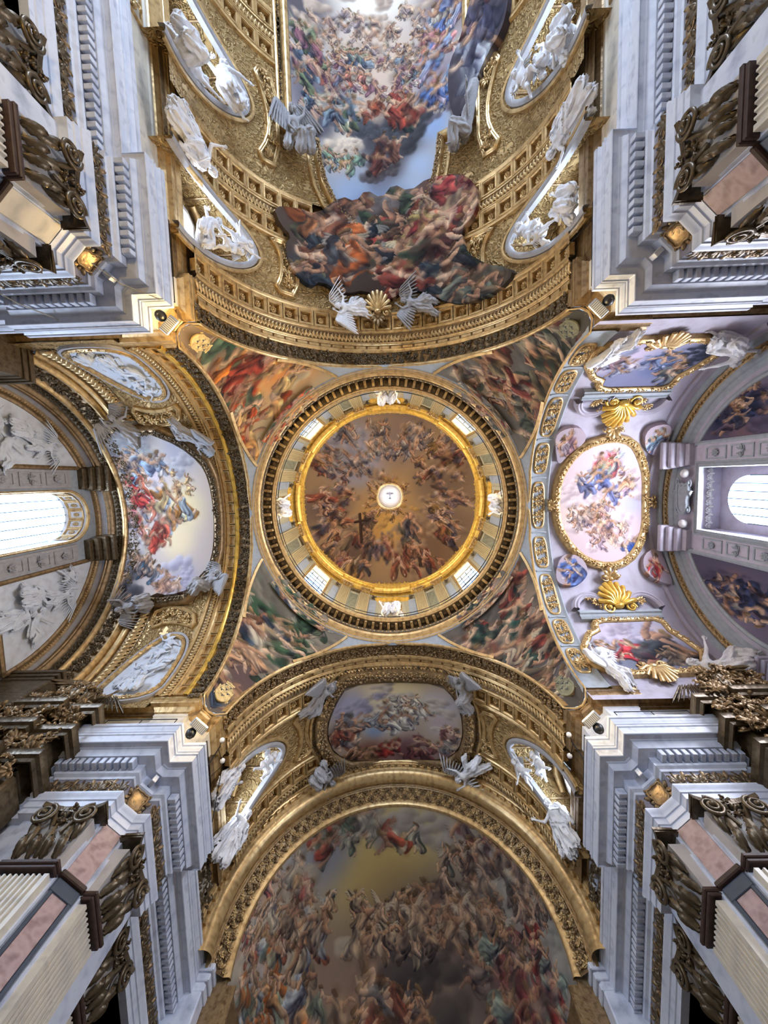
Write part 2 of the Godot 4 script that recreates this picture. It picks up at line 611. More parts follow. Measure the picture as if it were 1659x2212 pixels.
# ---------------------------------------------------------------- painting: soft underpainting, clouds and generic draped figures
class Paint:
	var w: int
	var h: int
	var d := PackedByteArray()
	func _init(ww: int, hh: int) -> void:
		w = ww; h = hh
		d.resize(w * h * 4)
	func px(x: int, y: int, c: Color, a: float) -> void:
		if x < 0 or y < 0 or x >= w or y >= h or a <= 0.0:
			return
		var i := (y * w + x) * 4
		var a0 := d[i + 3] / 255.0
		var ao := a + a0 * (1.0 - a)
		d[i] = int(clampf((c.r * a + d[i] / 255.0 * a0 * (1.0 - a)) / ao, 0, 1) * 255.0)
		d[i + 1] = int(clampf((c.g * a + d[i + 1] / 255.0 * a0 * (1.0 - a)) / ao, 0, 1) * 255.0)
		d[i + 2] = int(clampf((c.b * a + d[i + 2] / 255.0 * a0 * (1.0 - a)) / ao, 0, 1) * 255.0)
		d[i + 3] = int(ao * 255.0)
	# a limb or a swathe of cloth: tapered capsule with folds along it
	func limb(p0: Vector2, p1: Vector2, r0: float, r1: float, c: Color, folds := 0.0, ph := 0.0) -> void:
		var rm := maxf(r0, r1) + 1.0
		var lo := p0.min(p1) - Vector2(rm, rm)
		var hi := p0.max(p1) + Vector2(rm, rm)
		var ax := p1 - p0
		var l2 := maxf(ax.length_squared(), 0.01)
		for y in range(maxi(0, int(lo.y)), mini(h, int(hi.y) + 1)):
			for x in range(maxi(0, int(lo.x)), mini(w, int(hi.x) + 1)):
				var q := Vector2(x, y) - p0
				var t := clampf(q.dot(ax) / l2, 0.0, 1.0)
				var off := q - ax * t
				var r := lerpf(r0, r1, t)
				var e := off.length() / r
				if folds > 0.0:
					e += 0.13 * sin(t * 7.0 + ph * 3.0 + off.x * 0.3)
				if e < 1.0:
					var nx := off.x / r
					var ny := off.y / r
					var sh := 0.80 - 0.30 * nx - 0.36 * ny + 0.12 * (1.0 - e)
					if folds > 0.0:
						var ac := ax.cross(off) / sqrt(l2) / r
						sh += folds * (0.75 * sin(ac * (3.6 + 1.2 * sin(ph)) + t * 3.0 + ph) + 0.45 * sin(ac * 6.3 - t * 4.0 + ph * 2.0)) - folds * 0.35
					px(x, y, Color(c.r * sh, c.g * sh, c.b * (sh * 0.85 + 0.12)), clampf((1.0 - e) * 6.0, 0.0, 1.0))
	func img() -> Image:
		return Image.create_from_data(w, h, false, Image.FORMAT_RGBA8, d)

const SKIN := ["c39a7c", "b08468", "d2b096", "a07860"]
func figure_stamp(r: RandomNumberGenerator, cloth: Array, wings: bool) -> Image:
	var p := Paint.new(96, 96)
	var c := Color(SKIN[r.randi() % 4])
	var up := r.randf_range(-1.1, 1.1) - PI / 2
	var hip := Vector2(48, 54) + Vector2(r.randf_range(-4, 4), r.randf_range(-4, 4))
	var chest := hip + Vector2.from_angle(up) * 17
	var head := chest + Vector2.from_angle(up + r.randf_range(-0.5, 0.5)) * 14
	var k1 := Color(cloth[r.randi() % cloth.size()])
	var k2 := Color(cloth[r.randi() % cloth.size()])
	if wings:
		for s in [-1.0, 1.0]:
			var a: float = up + s * r.randf_range(0.8, 1.6)
			for f in 4:
				p.limb(chest, chest + Vector2.from_angle(a + f * 0.18 * s) * (32 - f * 4), 6.0, 3.0, k2.lerp(Color("b0a598"), 0.6 + f * 0.1))
	# shadowed cloth behind, then lit cloth over the lap and shoulder
	for k in 2:
		var fl := Vector2.from_angle(r.randf() * TAU)
		p.limb(chest + fl * 3, hip + fl * r.randf_range(20, 32), 13, 9, k2.darkened(0.25), 0.22, r.randf() * 6)
	var a1 := up + PI + r.randf_range(-0.9, 0.9)
	var knee := hip + Vector2.from_angle(a1) * 17
	p.limb(knee, knee + Vector2.from_angle(a1 + r.randf_range(-1.5, 1.5)) * 15, 6.2, 3.8, c)
	p.limb(hip, knee, 9.0, 6.4, c)
	p.limb(hip, chest, 10.0, 11.0, c)
	var a2 := up + PI + r.randf_range(-1.0, 1.0)
	p.limb(hip + Vector2.from_angle(up) * 2, hip + Vector2.from_angle(a2) * r.randf_range(16, 26), 14.0, 10.0, k1, 0.26, r.randf() * 6)
	p.limb(chest + Vector2.from_angle(up + 1.6) * 7, hip + Vector2.from_angle(a2 + 0.8) * 8, 8.0, 10.0, k1.lerp(k2, r.randf()), 0.24, r.randf() * 6)
	for s in [-1.0, 1.0]:
		if s > 0 and r.randf() < 0.35:
			continue
		var sh := chest + Vector2.from_angle(up + s * 1.5) * 9.0
		var b2: float = up + s * r.randf_range(0.5, 2.4)
		var el := sh + Vector2.from_angle(b2) * 12
		p.limb(sh, el, 5.6, 4.6, c)
		p.limb(el, el + Vector2.from_angle(b2 + r.randf_range(-1.4, 1.4)) * 11, 4.6, 3.2, c.lightened(0.04))
	p.limb(chest, head, 4.2, 4.0, c)
	p.limb(head, head + Vector2.from_angle(up) * 2.5, 6.0, 5.4, c.lightened(0.03))
	p.limb(head + Vector2.from_angle(up + 0.7) * 3, head + Vector2.from_angle(up - 0.8) * 5, 4.4, 4.4, Color("503a2a").lerp(Color("a0865c"), r.randf() * 0.7))
	# a slow warp bends straight limbs into sweeping curves; edges soften as on plaster seen from far below
	var q := PackedByteArray()
	q.resize(96 * 96 * 4)
	var ph := r.randf() * 6.0
	for y in 96:
		for x in 96:
			var xx := clampi(int(x + 5.0 * sin(y * 0.13 + ph)), 0, 95)
			var yy := clampi(int(y + 5.0 * sin(x * 0.12 + ph * 1.7)), 0, 95)
			var a := (y * 96 + x) * 4
			var b := (yy * 96 + xx) * 4
			q[a] = p.d[b]; q[a + 1] = p.d[b + 1]; q[a + 2] = p.d[b + 2]; q[a + 3] = int(p.d[b + 3] * 0.80)
	return Image.create_from_data(96, 96, false, Image.FORMAT_RGBA8, q)
func cloud_stamp(r: RandomNumberGenerator, c: Color) -> Image:
	var p := Paint.new(64, 64)
	for i in 9:
		var o := Vector2(r.randf_range(16, 48), r.randf_range(20, 46))
		var rad := r.randf_range(8, 15)
		for y in range(maxi(0, int(o.y - rad)), mini(64, int(o.y + rad))):
			for x in range(maxi(0, int(o.x - rad)), mini(64, int(o.x + rad))):
				var q := (Vector2(x, y) - o) / rad
				var e := q.length()
				if e < 1.0:
					var sh := 0.92 - 0.16 * q.x - 0.22 * q.y
					p.px(x, y, Color(c.r * sh, c.g * sh, c.b * (sh * 0.9 + 0.08)), clampf((1.0 - e) * 1.6, 0.0, 0.75))
	return p.img()
# blobs: [u, v, radius, colour]; clouds: [u, v, ru, rv, count, size, colour]; figs: [u, v, ru, rv, count, size, palette, wings]
func fresco(w: int, h: int, ground: Array, blobs: Array, clouds: Array, figs: Array, sd: int) -> ImageTexture:
	var r := RandomNumberGenerator.new()
	r.seed = sd
	var sw := 72
	var sh := maxi(8, roundi(72.0 * h / w))
	var acc := []
	acc.resize(sw * sh)
	var asp := float(h) / w
	for y in sh:
		for x in sw:
			acc[y * sw + x] = Color(ground[0]).lerp(Color(ground[1]), float(y) / sh)
	for b in blobs:
		var c := Color(b[3])
		var rr: float = b[2]
		for y in range(maxi(0, int((b[1] - rr * 1.6 / asp) * sh)), mini(sh, int((b[1] + rr * 1.6 / asp) * sh) + 1)):
			for x in range(maxi(0, int((b[0] - rr * 1.6) * sw)), mini(sw, int((b[0] + rr * 1.6) * sw) + 1)):
				var dx: float = (x + 0.5) / sw - b[0]
				var dy: float = ((y + 0.5) / sh - b[1]) * asp
				var k := exp(-2.2 * pow((dx * dx + dy * dy) / (rr * rr), 1.5))
				acc[y * sw + x] = acc[y * sw + x].lerp(c, k)
	var small := Image.create(sw, sh, false, Image.FORMAT_RGBA8)
	for y in sh:
		for x in sw:
			small.set_pixel(x, y, acc[y * sw + x])
	small.resize(w, h, Image.INTERPOLATE_CUBIC)
	var im := small
	for c in clouds:
		var st := []
		for k in 3:
			st.append(cloud_stamp(r, Color(c[6])))
		for k in c[4]:
			var z := maxi(8, int(c[5] * w * r.randf_range(0.6, 1.3)))
			var s: Image = st[k % 3].duplicate()
			s.resize(z, int(z * r.randf_range(0.6, 0.95)), Image.INTERPOLATE_BILINEAR)
			var a := r.randf() * TAU
			var e := sqrt(r.randf())
			im.blend_rect(s, Rect2i(0, 0, s.get_width(), s.get_height()), Vector2i(int((c[0] + cos(a) * e * c[2]) * w - z / 2.0), int((c[1] + sin(a) * e * c[3]) * h - z / 2.0)))
	for f in figs:
		var st := []
		for k in mini(f[4], 9):
			st.append(figure_stamp(r, f[6], f[7] and k % 2 == 0))
		for k in maxi(1, int(f[4] * 0.75)):
			var z := maxi(14, int(f[5] * w * 1.3 * r.randf_range(0.75, 1.25)))
			var s: Image = st[k % st.size()].duplicate()
			if r.randf() < 0.5:
				s.flip_x()
			s.resize(z, z, Image.INTERPOLATE_CUBIC if z > 96 else Image.INTERPOLATE_LANCZOS)
			var a := r.randf() * TAU
			var e := sqrt(r.randf())
			if f[4] == 1:
				e = 0.0
			im.blend_rect(s, Rect2i(0, 0, z, z), Vector2i(int((f[0] + cos(a) * e * f[2]) * w - z / 2.0), int((f[1] + sin(a) * e * f[3]) * h - z / 2.0)))
	# thin cloud drawn over part of the crowd, so that figures sink into it
	var veil: Image = im.duplicate()
	veil.resize(maxi(8, w / 14), maxi(8, h / 14), Image.INTERPOLATE_TRILINEAR)
	veil.resize(w, h, Image.INTERPOLATE_CUBIC)
	var mask := Image.create(64, 64, false, Image.FORMAT_RGBA8)
	var nz := noise(0.055, 3, FastNoiseLite.TYPE_SIMPLEX_SMOOTH, sd)
	for y in 64:
		for x in 64:
			mask.set_pixel(x, y, Color(1, 1, 1, clampf(0.30 + 0.75 * nz.get_noise_2d(x, y * asp), 0.0, 0.68)))
	mask.resize(w, h, Image.INTERPOLATE_CUBIC)
	var vb: PackedByteArray = veil.get_data()
	var mk: PackedByteArray = mask.get_data()
	if veil.get_format() == Image.FORMAT_RGBA8:
		for i in range(3, vb.size(), 4):
			vb[i] = mk[i]
		veil = Image.create_from_data(w, h, false, Image.FORMAT_RGBA8, vb)
		im.blend_rect(veil, Rect2i(0, 0, w, h), Vector2i.ZERO)
	im.convert(Image.FORMAT_RGB8)
	return ImageTexture.create_from_image(im)
func paint_mat(called: String, t: Texture2D, tint := Color.WHITE) -> StandardMaterial3D:
	var m := mat(called, tint, 0.85)
	m.albedo_texture = t
	m.metallic_specular = 0.3
	m.texture_repeat = false
	return m
# ---------------------------------------------------------------- floor, walls, vault shells
func slab(called: String, c: Vector3, h: Vector3, m: Material, label: String, cat: String) -> void:
	var mb := MB.new()
	mb.box(Transform3D(Basis.IDENTITY, c), h)
	solo(called, mb.done(), m, label, cat, Transform3D.IDENTITY, "", "structure")
func shell() -> void:
	slab("floor", Vector3(0, -0.3, 8), Vector3(26, 0.3, 36), M.floor_marble, "marble floor of the church under the whole vaulted space", "floor")
	# nave side walls up to the entablature and on to the vault, kept behind the lunettes' windows
	for s in [-1.0, 1.0]:
		var side: String = "left" if s < 0 else "right"
		slab("wall_nave_" + side, Vector3(s * 10.0, 8.5, 25.7), Vector3(0.6, 8.5, 15.0), M.cream_marble, "marble side wall of the nave under the cornice, " + side + " side of the nave", "wall")
		slab("wall_choir_" + side, Vector3(s * 10.0, 8.5, -17.5), Vector3(0.6, 8.5, 6.5), M.cream_marble, "marble side wall of the choir under the cornice, " + side + " side of the choir", "wall")
		for z in [-1.0, 1.0]:
			slab("wall_transept_" + side, Vector3(s * 14.2, 8.2, z * 9.6), Vector3(5.2, 8.2, 0.6), M.cream_marble, "marble wall of the " + side + " transept under its cornice, towards the " + ("nave" if z > 0 else "choir"), "wall")
	slab("wall_facade", Vector3(0, 14.0, 40.6), Vector3(10.0, 14.0, 0.5), M.plaster, "plain inner face of the entrance front at the far end of the nave", "wall")
	slab("wall_apse", Vector3(0, 8.0, -25.6), Vector3(10.0, 8.0, 0.5), M.cream_marble, "wall of the apse below its painted half dome", "wall")

func lun_spec() -> Array:
	# vault, side, centre along the axis, half width
	return [[VN, -1.0, 13.9, 1.62], [VN, 1.0, 13.8, 1.62], [VN, -1.0, 21.2, 1.85], [VN, 1.0, 21.0, 1.85], [VN, -1.0, 28.5, 1.85], [VN, 1.0, 28.5, 1.85], [VA, -1.0, 13.75, 1.55], [VA, 1.0, 13.75, 1.55]]
const LT := 22.75
const LB := 17.6
# outline of a lunette's mouth in (s, a), grown by g
func lun_line(side: float, a0: float, hw: float, g := 0.0, k := 28, lowest := 17.6) -> PackedVector2Array:
	var o := PackedVector2Array()
	for i in k + 1:
		var t := PI * i / k
		var y := lowest + (LT + g - lowest) * pow(sin(t), 0.85)
		var th := acos(clampf((y - YC) / R, -1, 1))
		o.append(Vector2(side * th * R, a0 - (hw + g) * cos(t)))
	return o

func vault_shells() -> void:
	var S84 := deg_to_rad(91.0) * R
	var spec := [[VN, 8.9, 40.2, "gilded barrel vault over the nave, coffered arches between its lunettes", M.carved_gold], [VA, 8.9, 17.4, "short gilded barrel vault over the choir before the apse", M.carved_gold],
		[VL, 8.9, 16.4, "dark gilded barrel vault over the left transept", M.carved_gold], [VR, 8.9, 17.4, "pale lavender painted barrel vault over the right transept", M.lavender]]
	var bases := [[[12.12, 15.3], [17.95, 24.25], [26.9, 40.2]], [[12.12, 15.25]], [[11.3, 16.4]], [[8.9, 17.4]]]
	for k in 4:
		var q: Array = spec[k]
		var vt: Vault = q[0]
		var holes := []
		for l in lun_spec():
			if l[0] == vt:
				holes.append(lun_line(l[1], l[2], l[3]))
		var t := thing("ceiling", q[3], "vault", Transform3D.IDENTITY, "", "structure")
		var f0 := func(u: Vector2) -> Array: return [vt.p(u.x, u.y, -0.5), vt.nrm(u.x)]
		var f1 := func(u: Vector2) -> Array: return [vt.p(u.x, u.y, -0.1), vt.nrm(u.x)]
		var mb := MB.new()
		drape(mb, V2([-S84, q[1], S84, q[1], S84, q[2], -S84, q[2]]), f0, Vector2(0.52, 3.2), Transform2D.IDENTITY, holes)
		part("vault_shell", mb.done(), M.old_gold, t)
		for b in bases[k]:
			mb = MB.new()
			drape(mb, V2([-S84, b[0], S84, b[0], S84, b[1], -S84, b[1]]), f1, Vector2(0.52, 3.2), Transform2D.IDENTITY, holes)
			part("vault_bay", mb.done(), q[4], t)

# a coffer: flat frame, splayed sides, floor; x along the arc, y along the axis, sunk into -z; bent to the vault's radius
func coffer_mesh(w: float, l: float, fr: float, deep: float) -> ArrayMesh:
	var mb := MB.new()
	var rows := [[w / 2, l / 2, 0.0], [w / 2 - 0.02, l / 2 - 0.02, 0.03], [w / 2 - fr * 0.5, l / 2 - fr * 0.5, 0.03], [w / 2 - fr * 0.55, l / 2 - fr * 0.55, 0.0], [w / 2 - fr * 0.8, l / 2 - fr * 0.8, -0.01], [w / 2 - fr, l / 2 - fr, -0.06], [w / 2 - fr, l / 2 - fr, -deep]]
	for i in rows.size() - 1:
		var a: Array = rows[i]
		var b: Array = rows[i + 1]
		for k in 4:
			var c0 := Vector2([-1, 1, 1, -1][k], [-1, -1, 1, 1][k])
			var c1 := Vector2([-1, 1, 1, -1][(k + 1) % 4], [-1, -1, 1, 1][(k + 1) % 4])
			var p := [Vector3(c0.x * a[0], c0.y * a[1], a[2]), Vector3(c1.x * a[0], c1.y * a[1], a[2]), Vector3(c1.x * b[0], c1.y * b[1], b[2]), Vector3(c0.x * b[0], c0.y * b[1], b[2])]
			var nn: Vector3 = (p[1] - p[0]).cross(p[3] - p[0]).normalized()
			if nn.z < -0.01 or (absf(nn.z) <= 0.01 and nn.dot((p[0] + p[1]) * (1.0 if a[2] < b[2] else -1.0)) > 0.0):
				nn = -nn
			mb.face(p, nn)
	var e: Array = rows[6]
	mb.face([Vector3(-e[0], -e[1], -deep), Vector3(e[0], -e[1], -deep), Vector3(e[0], e[1], -deep), Vector3(-e[0], e[1], -deep)], Vector3(0, 0, 1))
	for i in mb.v.size():
		mb.v[i].z -= mb.v[i].x * mb.v[i].x / (2.0 * R) * -1.0
	return mb.done()

# ---------------------------------------------------------------- small carved ornaments, each about 1 unit across, lying in xy and standing up along z
var O := {}
func leaf_into(mb: MB, t: Transform3D, l: float, w: float, curl: float) -> void:
	# lobed acanthus blade from the origin along +y, rising and curling over
	var n := 11
	var rows := []
	for i in n + 1:
		var u := float(i) / n
		var lobe := 1.0 - 0.42 * absf(sin(u * 15.7))
		var ww := w * sin(PI * clampf(u * 0.9 + 0.1, 0, 1)) * lobe
		var z := curl * sin(u * PI * 0.75)
		var y := l * (u - 0.12 * u * u)
		rows.append([Vector3(-ww, y + ww * 0.25, z - 0.10 * lobe), Vector3(-ww * 0.45, y, z + 0.03), Vector3(0, y, z - 0.03), Vector3(ww * 0.45, y, z + 0.03), Vector3(ww, y + ww * 0.25, z - 0.10 * lobe)])
	var id := []
	for i in n + 1:
		var r := []
		for j in 5:
			var du: Vector3 = rows[mini(i + 1, n)][j] - rows[maxi(i - 1, 0)][j]
			var dv: Vector3 = rows[i][mini(j + 1, 4)] - rows[i][maxi(j - 1, 0)]
			var nn := dv.cross(du).normalized()
			if nn.z < 0: nn = -nn
			r.append(mb.vert(t * rows[i][j], (t.basis * nn).normalized()))
		id.append(r)
	for i in n:
		for j in 4:
			mb.quad(id[i][j], id[i][j + 1], id[i + 1][j + 1], id[i + 1][j])
func rot(a: float, o := Vector3.ZERO, tilt := 0.0) -> Transform3D:
	return Transform3D(Basis(Vector3(0, 0, 1), a) * Basis(Vector3(1, 0, 0), tilt), o)
func spiral_into(mb: MB, t: Transform3D, r0: float, turns: float, th: float, dir := 1.0) -> void:
	var pts := []
	var rad := []
	for i in 26:
		var u := i / 25.0
		var rr := r0 * pow(1.0 - u * 0.86, 1.2)
		pts.append(t * Vector3(cos(dir * u * turns * TAU) * rr, sin(dir * u * turns * TAU) * rr, 0.04 + 0.10 * u))
		rad.append(th * (1.0 - 0.45 * u))
	mb.tube(pts, rad, 6)
	mb.ball(t * Vector3(0, 0, 0.12), Vector3.ONE * th * 1.5, 7, 5)
func make_ornaments() -> void:
	var mb := MB.new()
	for k in 8:
		leaf_into(mb, rot(k * TAU / 8), 0.48, 0.17, 0.22)
	mb.ball(Vector3(0, 0, 0.12), Vector3(0.13, 0.13, 0.13), 8, 5)
	O.rosette = mb.done()
	mb = MB.new()
	for k in 5:
		leaf_into(mb, rot((k - 2) * 0.62, Vector3(0, -0.35, 0)), 0.85 - absf(k - 2) * 0.12, 0.15, 0.30)
	mb.ball(Vector3(0, -0.33, 0.1), Vector3(0.14, 0.12, 0.14), 7, 5)
	for s in [-1.0, 1.0]:
		spiral_into(mb, Transform3D(Basis(), Vector3(s * 0.3, -0.25, 0.05)), 0.22, 1.6, 0.05, s)
	O.acanthus = mb.done()
	mb = MB.new()
	for k in 3:
		leaf_into(mb, rot(k * 2.1 + 0.4), 0.55, 0.2, 0.35)
	for k in 5:
		mb.ball(Vector3(cos(k * 1.3) * 0.22, sin(k * 1.3) * 0.22, 0.16 + 0.07 * (k % 2)), Vector3.ONE * 0.12, 6, 4)
	O.clump = mb.done()
	mb = MB.new()
	for s in [-1.0, 1.0]:
		spiral_into(mb, Transform3D(Basis(), Vector3(s * 0.30, 0.05, 0)), 0.30, 2.0, 0.06, s)
		leaf_into(mb, rot(-s * 1.9, Vector3(s * 0.25, 0.1, 0.02)), 0.5, 0.14, 0.2)
		leaf_into(mb, rot(-s * 0.5, Vector3(s * 0.12, 0.1, 0.02)), 0.5, 0.13, 0.2)
	leaf_into(mb, rot(PI, Vector3(0, 0.1, 0.02)), 0.55, 0.16, 0.25)
	O.scroll = mb.done()
	mb = MB.new()
	for k in 9:
		var a := (k - 4) * 0.34
		mb.tube([Vector3(0, -0.35, 0.05), Vector3(sin(a) * 0.3, -0.35 + cos(a) * 0.35, 0.22), Vector3(sin(a) * 0.55, -0.35 + cos(a) * 0.78, 0.08)], [0.03, 0.07, 0.085], 6)
	mb.ball(Vector3(0, -0.36, 0.1), Vector3(0.16, 0.1, 0.12), 8, 5)
	for s in [-1.0, 1.0]:
		spiral_into(mb, Transform3D(Basis(), Vector3(s * 0.34, -0.42, 0.05)), 0.17, 1.6, 0.045, s)
	O.shell = mb.done()
	mb = MB.new()
	leaf_into(mb, rot(0.55, Vector3(0.1, -0.5, 0)), 1.0, 0.17, 0.22)
	leaf_into(mb, rot(-0.55, Vector3(-0.1, -0.5, 0)), 1.0, 0.17, 0.22)
	O.wave = mb.done()
	mb = MB.new()
	mb.ball(Vector3(0, 0, 0), Vector3(0.36, 0.5, 0.36), 8, 6)
	O.egg = mb.done()
func fit(t: Transform3D, s: float, sz := -1.0) -> Transform3D:
	return t * Transform3D(Basis.from_scale(Vector3(s, s, s if sz < 0 else sz)), Vector3.ZERO)

# carved foliage along an arch: clumps, rosettes and scrolls in a trough
func foliage(parent: Node3D, called: String, vt: Vault, a: float, w: float, s0: float, s1: float, d: float, m: Material, step := 0.42, rad := 8.0) -> void:
	var sets := [[], [], []]
	var s := s0
	var k := 0
	while s < s1:
		for row in 2:
			var t := vt.frame(s + rng.randf_range(-0.06, 0.06), a + (row - 0.5) * w * 0.5 + rng.randf_range(-0.05, 0.05), d + 8.0 - rad, rng.randf() * TAU)
			sets[(k + row) % 3].append(fit(t, w * rng.randf_range(0.62, 0.9)))
		k += 1
		s += step
	many(called, O.clump, m, parent, sets[0])
	many(called + "_blossoms", O.rosette, m, parent, sets[1])
	many(called + "_scrolls", O.scroll, m, parent, sets[2])
func row_of(parent: Node3D, called: String, mesh: Mesh, m: Material, vt: Vault, a: float, s0: float, s1: float, d: float, size: float, step: float, turn := 0.0, rad := 8.0) -> void:
	var ts := []
	var n := maxi(1, roundi((s1 - s0) / step))
	for i in n:
		ts.append(fit(vt.frame(s0 + (i + 0.5) * (s1 - s0) / n, a, d + 8.0 - rad, turn), size))
	many(called, mesh, m, parent, ts)
func band(parent: Node3D, called: String, vt: Vault, prof: Array, s0: float, s1: float, m: Material) -> void:
	var mb := MB.new()
	arch(mb, vt, V2a(prof), s0, s1, maxi(6, ceili(absf(s1 - s0) * 2.9)))
	part(called, mb.done(), m, parent)
func coffers(parent: Node3D, vt: Vault, a: float, l: float, s0: float, s1: float, n: int, mesh: Mesh, m: Material) -> void:
	for i in n:
		var s := s0 + (i + 0.5) * (s1 - s0) / n
		var c := part("coffer", mesh, m, parent, vt.frame(s, a, 0.0))
		part("rosette", O.rosette, M.gold, c, Transform3D(Basis(Vector3(0, 0, 1), 0.4) * Basis.from_scale(Vector3(0.5, 0.5, 0.6)), Vector3(0, 0, -0.28)))

const SM := 11.95
func crossing_arches() -> void:
	var names := ["nave", "choir", "left transept", "right transept"]
	var vs := [VN, VA, VL, VR]
	O.coffer = coffer_mesh(0.92, 0.84, 0.16, 0.34)
	O.box = coffer_mesh(0.66, 0.42, 0.07, 0.14)
	for k in 3:
		var vt: Vault = vs[k]
		var t := thing("trim_%d" % (k + 1), "gilded crossing arch opening into the " + names[k] + ", carved foliage along its front", "arch", Transform3D.IDENTITY, "", "structure")
		band(t, "front_fillet", vt, [8.83, -0.3, 8.83, 0.04, 8.88, 0.07, 8.98, 0.07, 9.02, 0.03, 9.04, -0.1], -SM, SM, M.gold)
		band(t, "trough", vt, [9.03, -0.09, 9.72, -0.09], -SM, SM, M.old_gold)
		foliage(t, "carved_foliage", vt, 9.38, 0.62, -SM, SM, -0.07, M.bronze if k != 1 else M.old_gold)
		band(t, "fillet", vt, [9.70, -0.1, 9.72, 0.03, 9.76, 0.06, 9.92, 0.06, 9.96, 0.02, 9.98, -0.04], -SM, SM, M.bright_gold if k == 2 else M.gold)
		if k < 2:
			band(t, "dentil_bed", vt, [9.96, -0.08, 10.16, -0.08], -SM, SM, M.old_gold)
			row_of(t, "dentils", box_mesh(Vector3(0.30, 0.08, 0.05)), M.gold, vt, 10.06, -SM, SM, -0.05, 1.0, 0.72)
			band(t, "fillet", vt, [10.15, -0.1, 10.16, 0.0, 10.2, 0.02, 10.24, 0.0, 10.28, 0.03, 10.33, 0.03, 10.36, -0.03], -SM, SM, M.gold)
			band(t, "leaf_bed", vt, [10.35, -0.03, 10.45, -0.06, 10.8, -0.06, 10.9, -0.02], -SM, SM, M.old_gold)
			row_of(t, "leaf_wave", O.wave, M.gold, vt, 10.63, -SM, SM, -0.06, 0.56, 0.23, 0.25)
			band(t, "fillet", vt, [10.88, -0.05, 10.90, 0.02, 10.95, 0.05, 11.02, 0.05, 11.05, 0.0, 11.08, 0.0], -SM, SM, M.gold)
			coffers(t, vt, 11.5, 0.84, -SM, SM, 25, O.coffer, M.gold)
			band(t, "fillet", vt, [11.92, 0.0, 11.95, 0.03, 12.02, 0.06, 12.1, 0.06, 12.14, 0.0, 12.2, -0.1], -SM, SM, M.gold)
		else:
			for i in 34:
				var s := -SM + (i + 0.5) * SM * 2 / 34
				part("sunk_panel", O.box, M.gold, t, vt.frame(s, 10.19, 0.0))
			band(t, "fillet", vt, [10.38, 0.0, 10.42, 0.04, 10.5, 0.06, 10.56, 0.0, 10.6, -0.02, 10.66, 0.03, 10.72, -0.04], -SM, SM, M.gold)
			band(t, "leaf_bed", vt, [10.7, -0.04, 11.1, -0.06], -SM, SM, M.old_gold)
			row_of(t, "leaf_wave", O.wave, M.gold, vt, 10.9, -SM, SM, -0.05, 0.42, 0.19, 0.25)
			band(t, "fillet", vt, [11.08, -0.06, 11.12, 0.02, 11.2, 0.04, 11.25, 0.0, 11.3, 0.03, 11.36, -0.1], -SM, SM, M.gold)
	# the right transept's arch is a pale band set with gilded panels
	var t4 := thing("trim_4", "pale grey crossing arch of the right transept, set with gilded relief panels", "arch", Transform3D.IDENTITY, "", "structure")
	band(t4, "grey_band", VR, [8.83, -0.3, 8.83, 0.04, 8.9, 0.06, 8.95, 0.03, 9.0, 0.0, 9.95, 0.0, 10.0, 0.04, 10.08, 0.07, 10.15, 0.03, 10.2, -0.1], -SM, SM, M.blue_grey)
	var spans := [[-10.9, -9.2], [-8.9, -7.3], [-7.0, -4.4], [-4.0, -2.0], [-1.5, 1.5], [2.0, 4.0], [4.4, 7.0], [7.3, 8.9], [9.2, 10.9]]
	for i in spans.size():
		var c: float = (spans[i][0] + spans[i][1]) / 2
		var hl: float = (spans[i][1] - spans[i][0]) / 2 - 0.05
		var f0 := func(u: Vector2) -> Array: return [VR.p(u.x, u.y, 0.01), VR.nrm(u.x)]
		var mb := MB.new()
		var line := ring_of(Vector2(c, 9.48), Vector2(hl, 0.36), 36, 3.4)
		rail(mb, line, f0, V2a([-0.07, -0.02, -0.06, 0.05, -0.02, 0.07, 0.02, 0.07, 0.06, 0.04, 0.07, -0.02]))
		var pn := part("gilded_panel", mb.done(), M.gold, t4)
		var n := maxi(3, roundi(hl * 3.4))
		var ts := []
		for j in n:
			ts.append(fit(VR.frame(c + hl * 1.7 * ((j + 0.5) / n - 0.5), 9.48, 0.02, PI / 2 * (1 if j % 2 else -1)), 0.52, 0.5))
		many("carved_scrolls", O.scroll if i % 2 else O.acanthus, M.gold, pn, ts)
		ts = []
		for j in n * 2:
			ts.append(fit(VR.frame(c + hl * 1.75 * ((j + 0.5) / (n * 2) - 0.5), 9.48 + (0.2 if j % 2 else -0.2), 0.01, rng.randf() * TAU), 0.3, 0.3))
		many("carved_buds", O.clump, M.gold, pn, ts)
		if i < spans.size() - 1:
			var mb2 := MB.new()
			rail(mb2, ring_of(Vector2((spans[i][1] + spans[i + 1][0]) / 2, 9.48), Vector2(0.05, 0.46), 3, 2.0, -PI / 2, PI / 2), f0, V2a([-0.05, -0.02, -0.05, 0.04, 0.05, 0.04, 0.05, -0.02]), false)
			part("cross_fillet", mb2.done(), M.blue_grey, t4)
func box_mesh(h: Vector3) -> ArrayMesh:
	var mb := MB.new()
	mb.box(Transform3D.IDENTITY, h, 0.015)
	return mb.done()
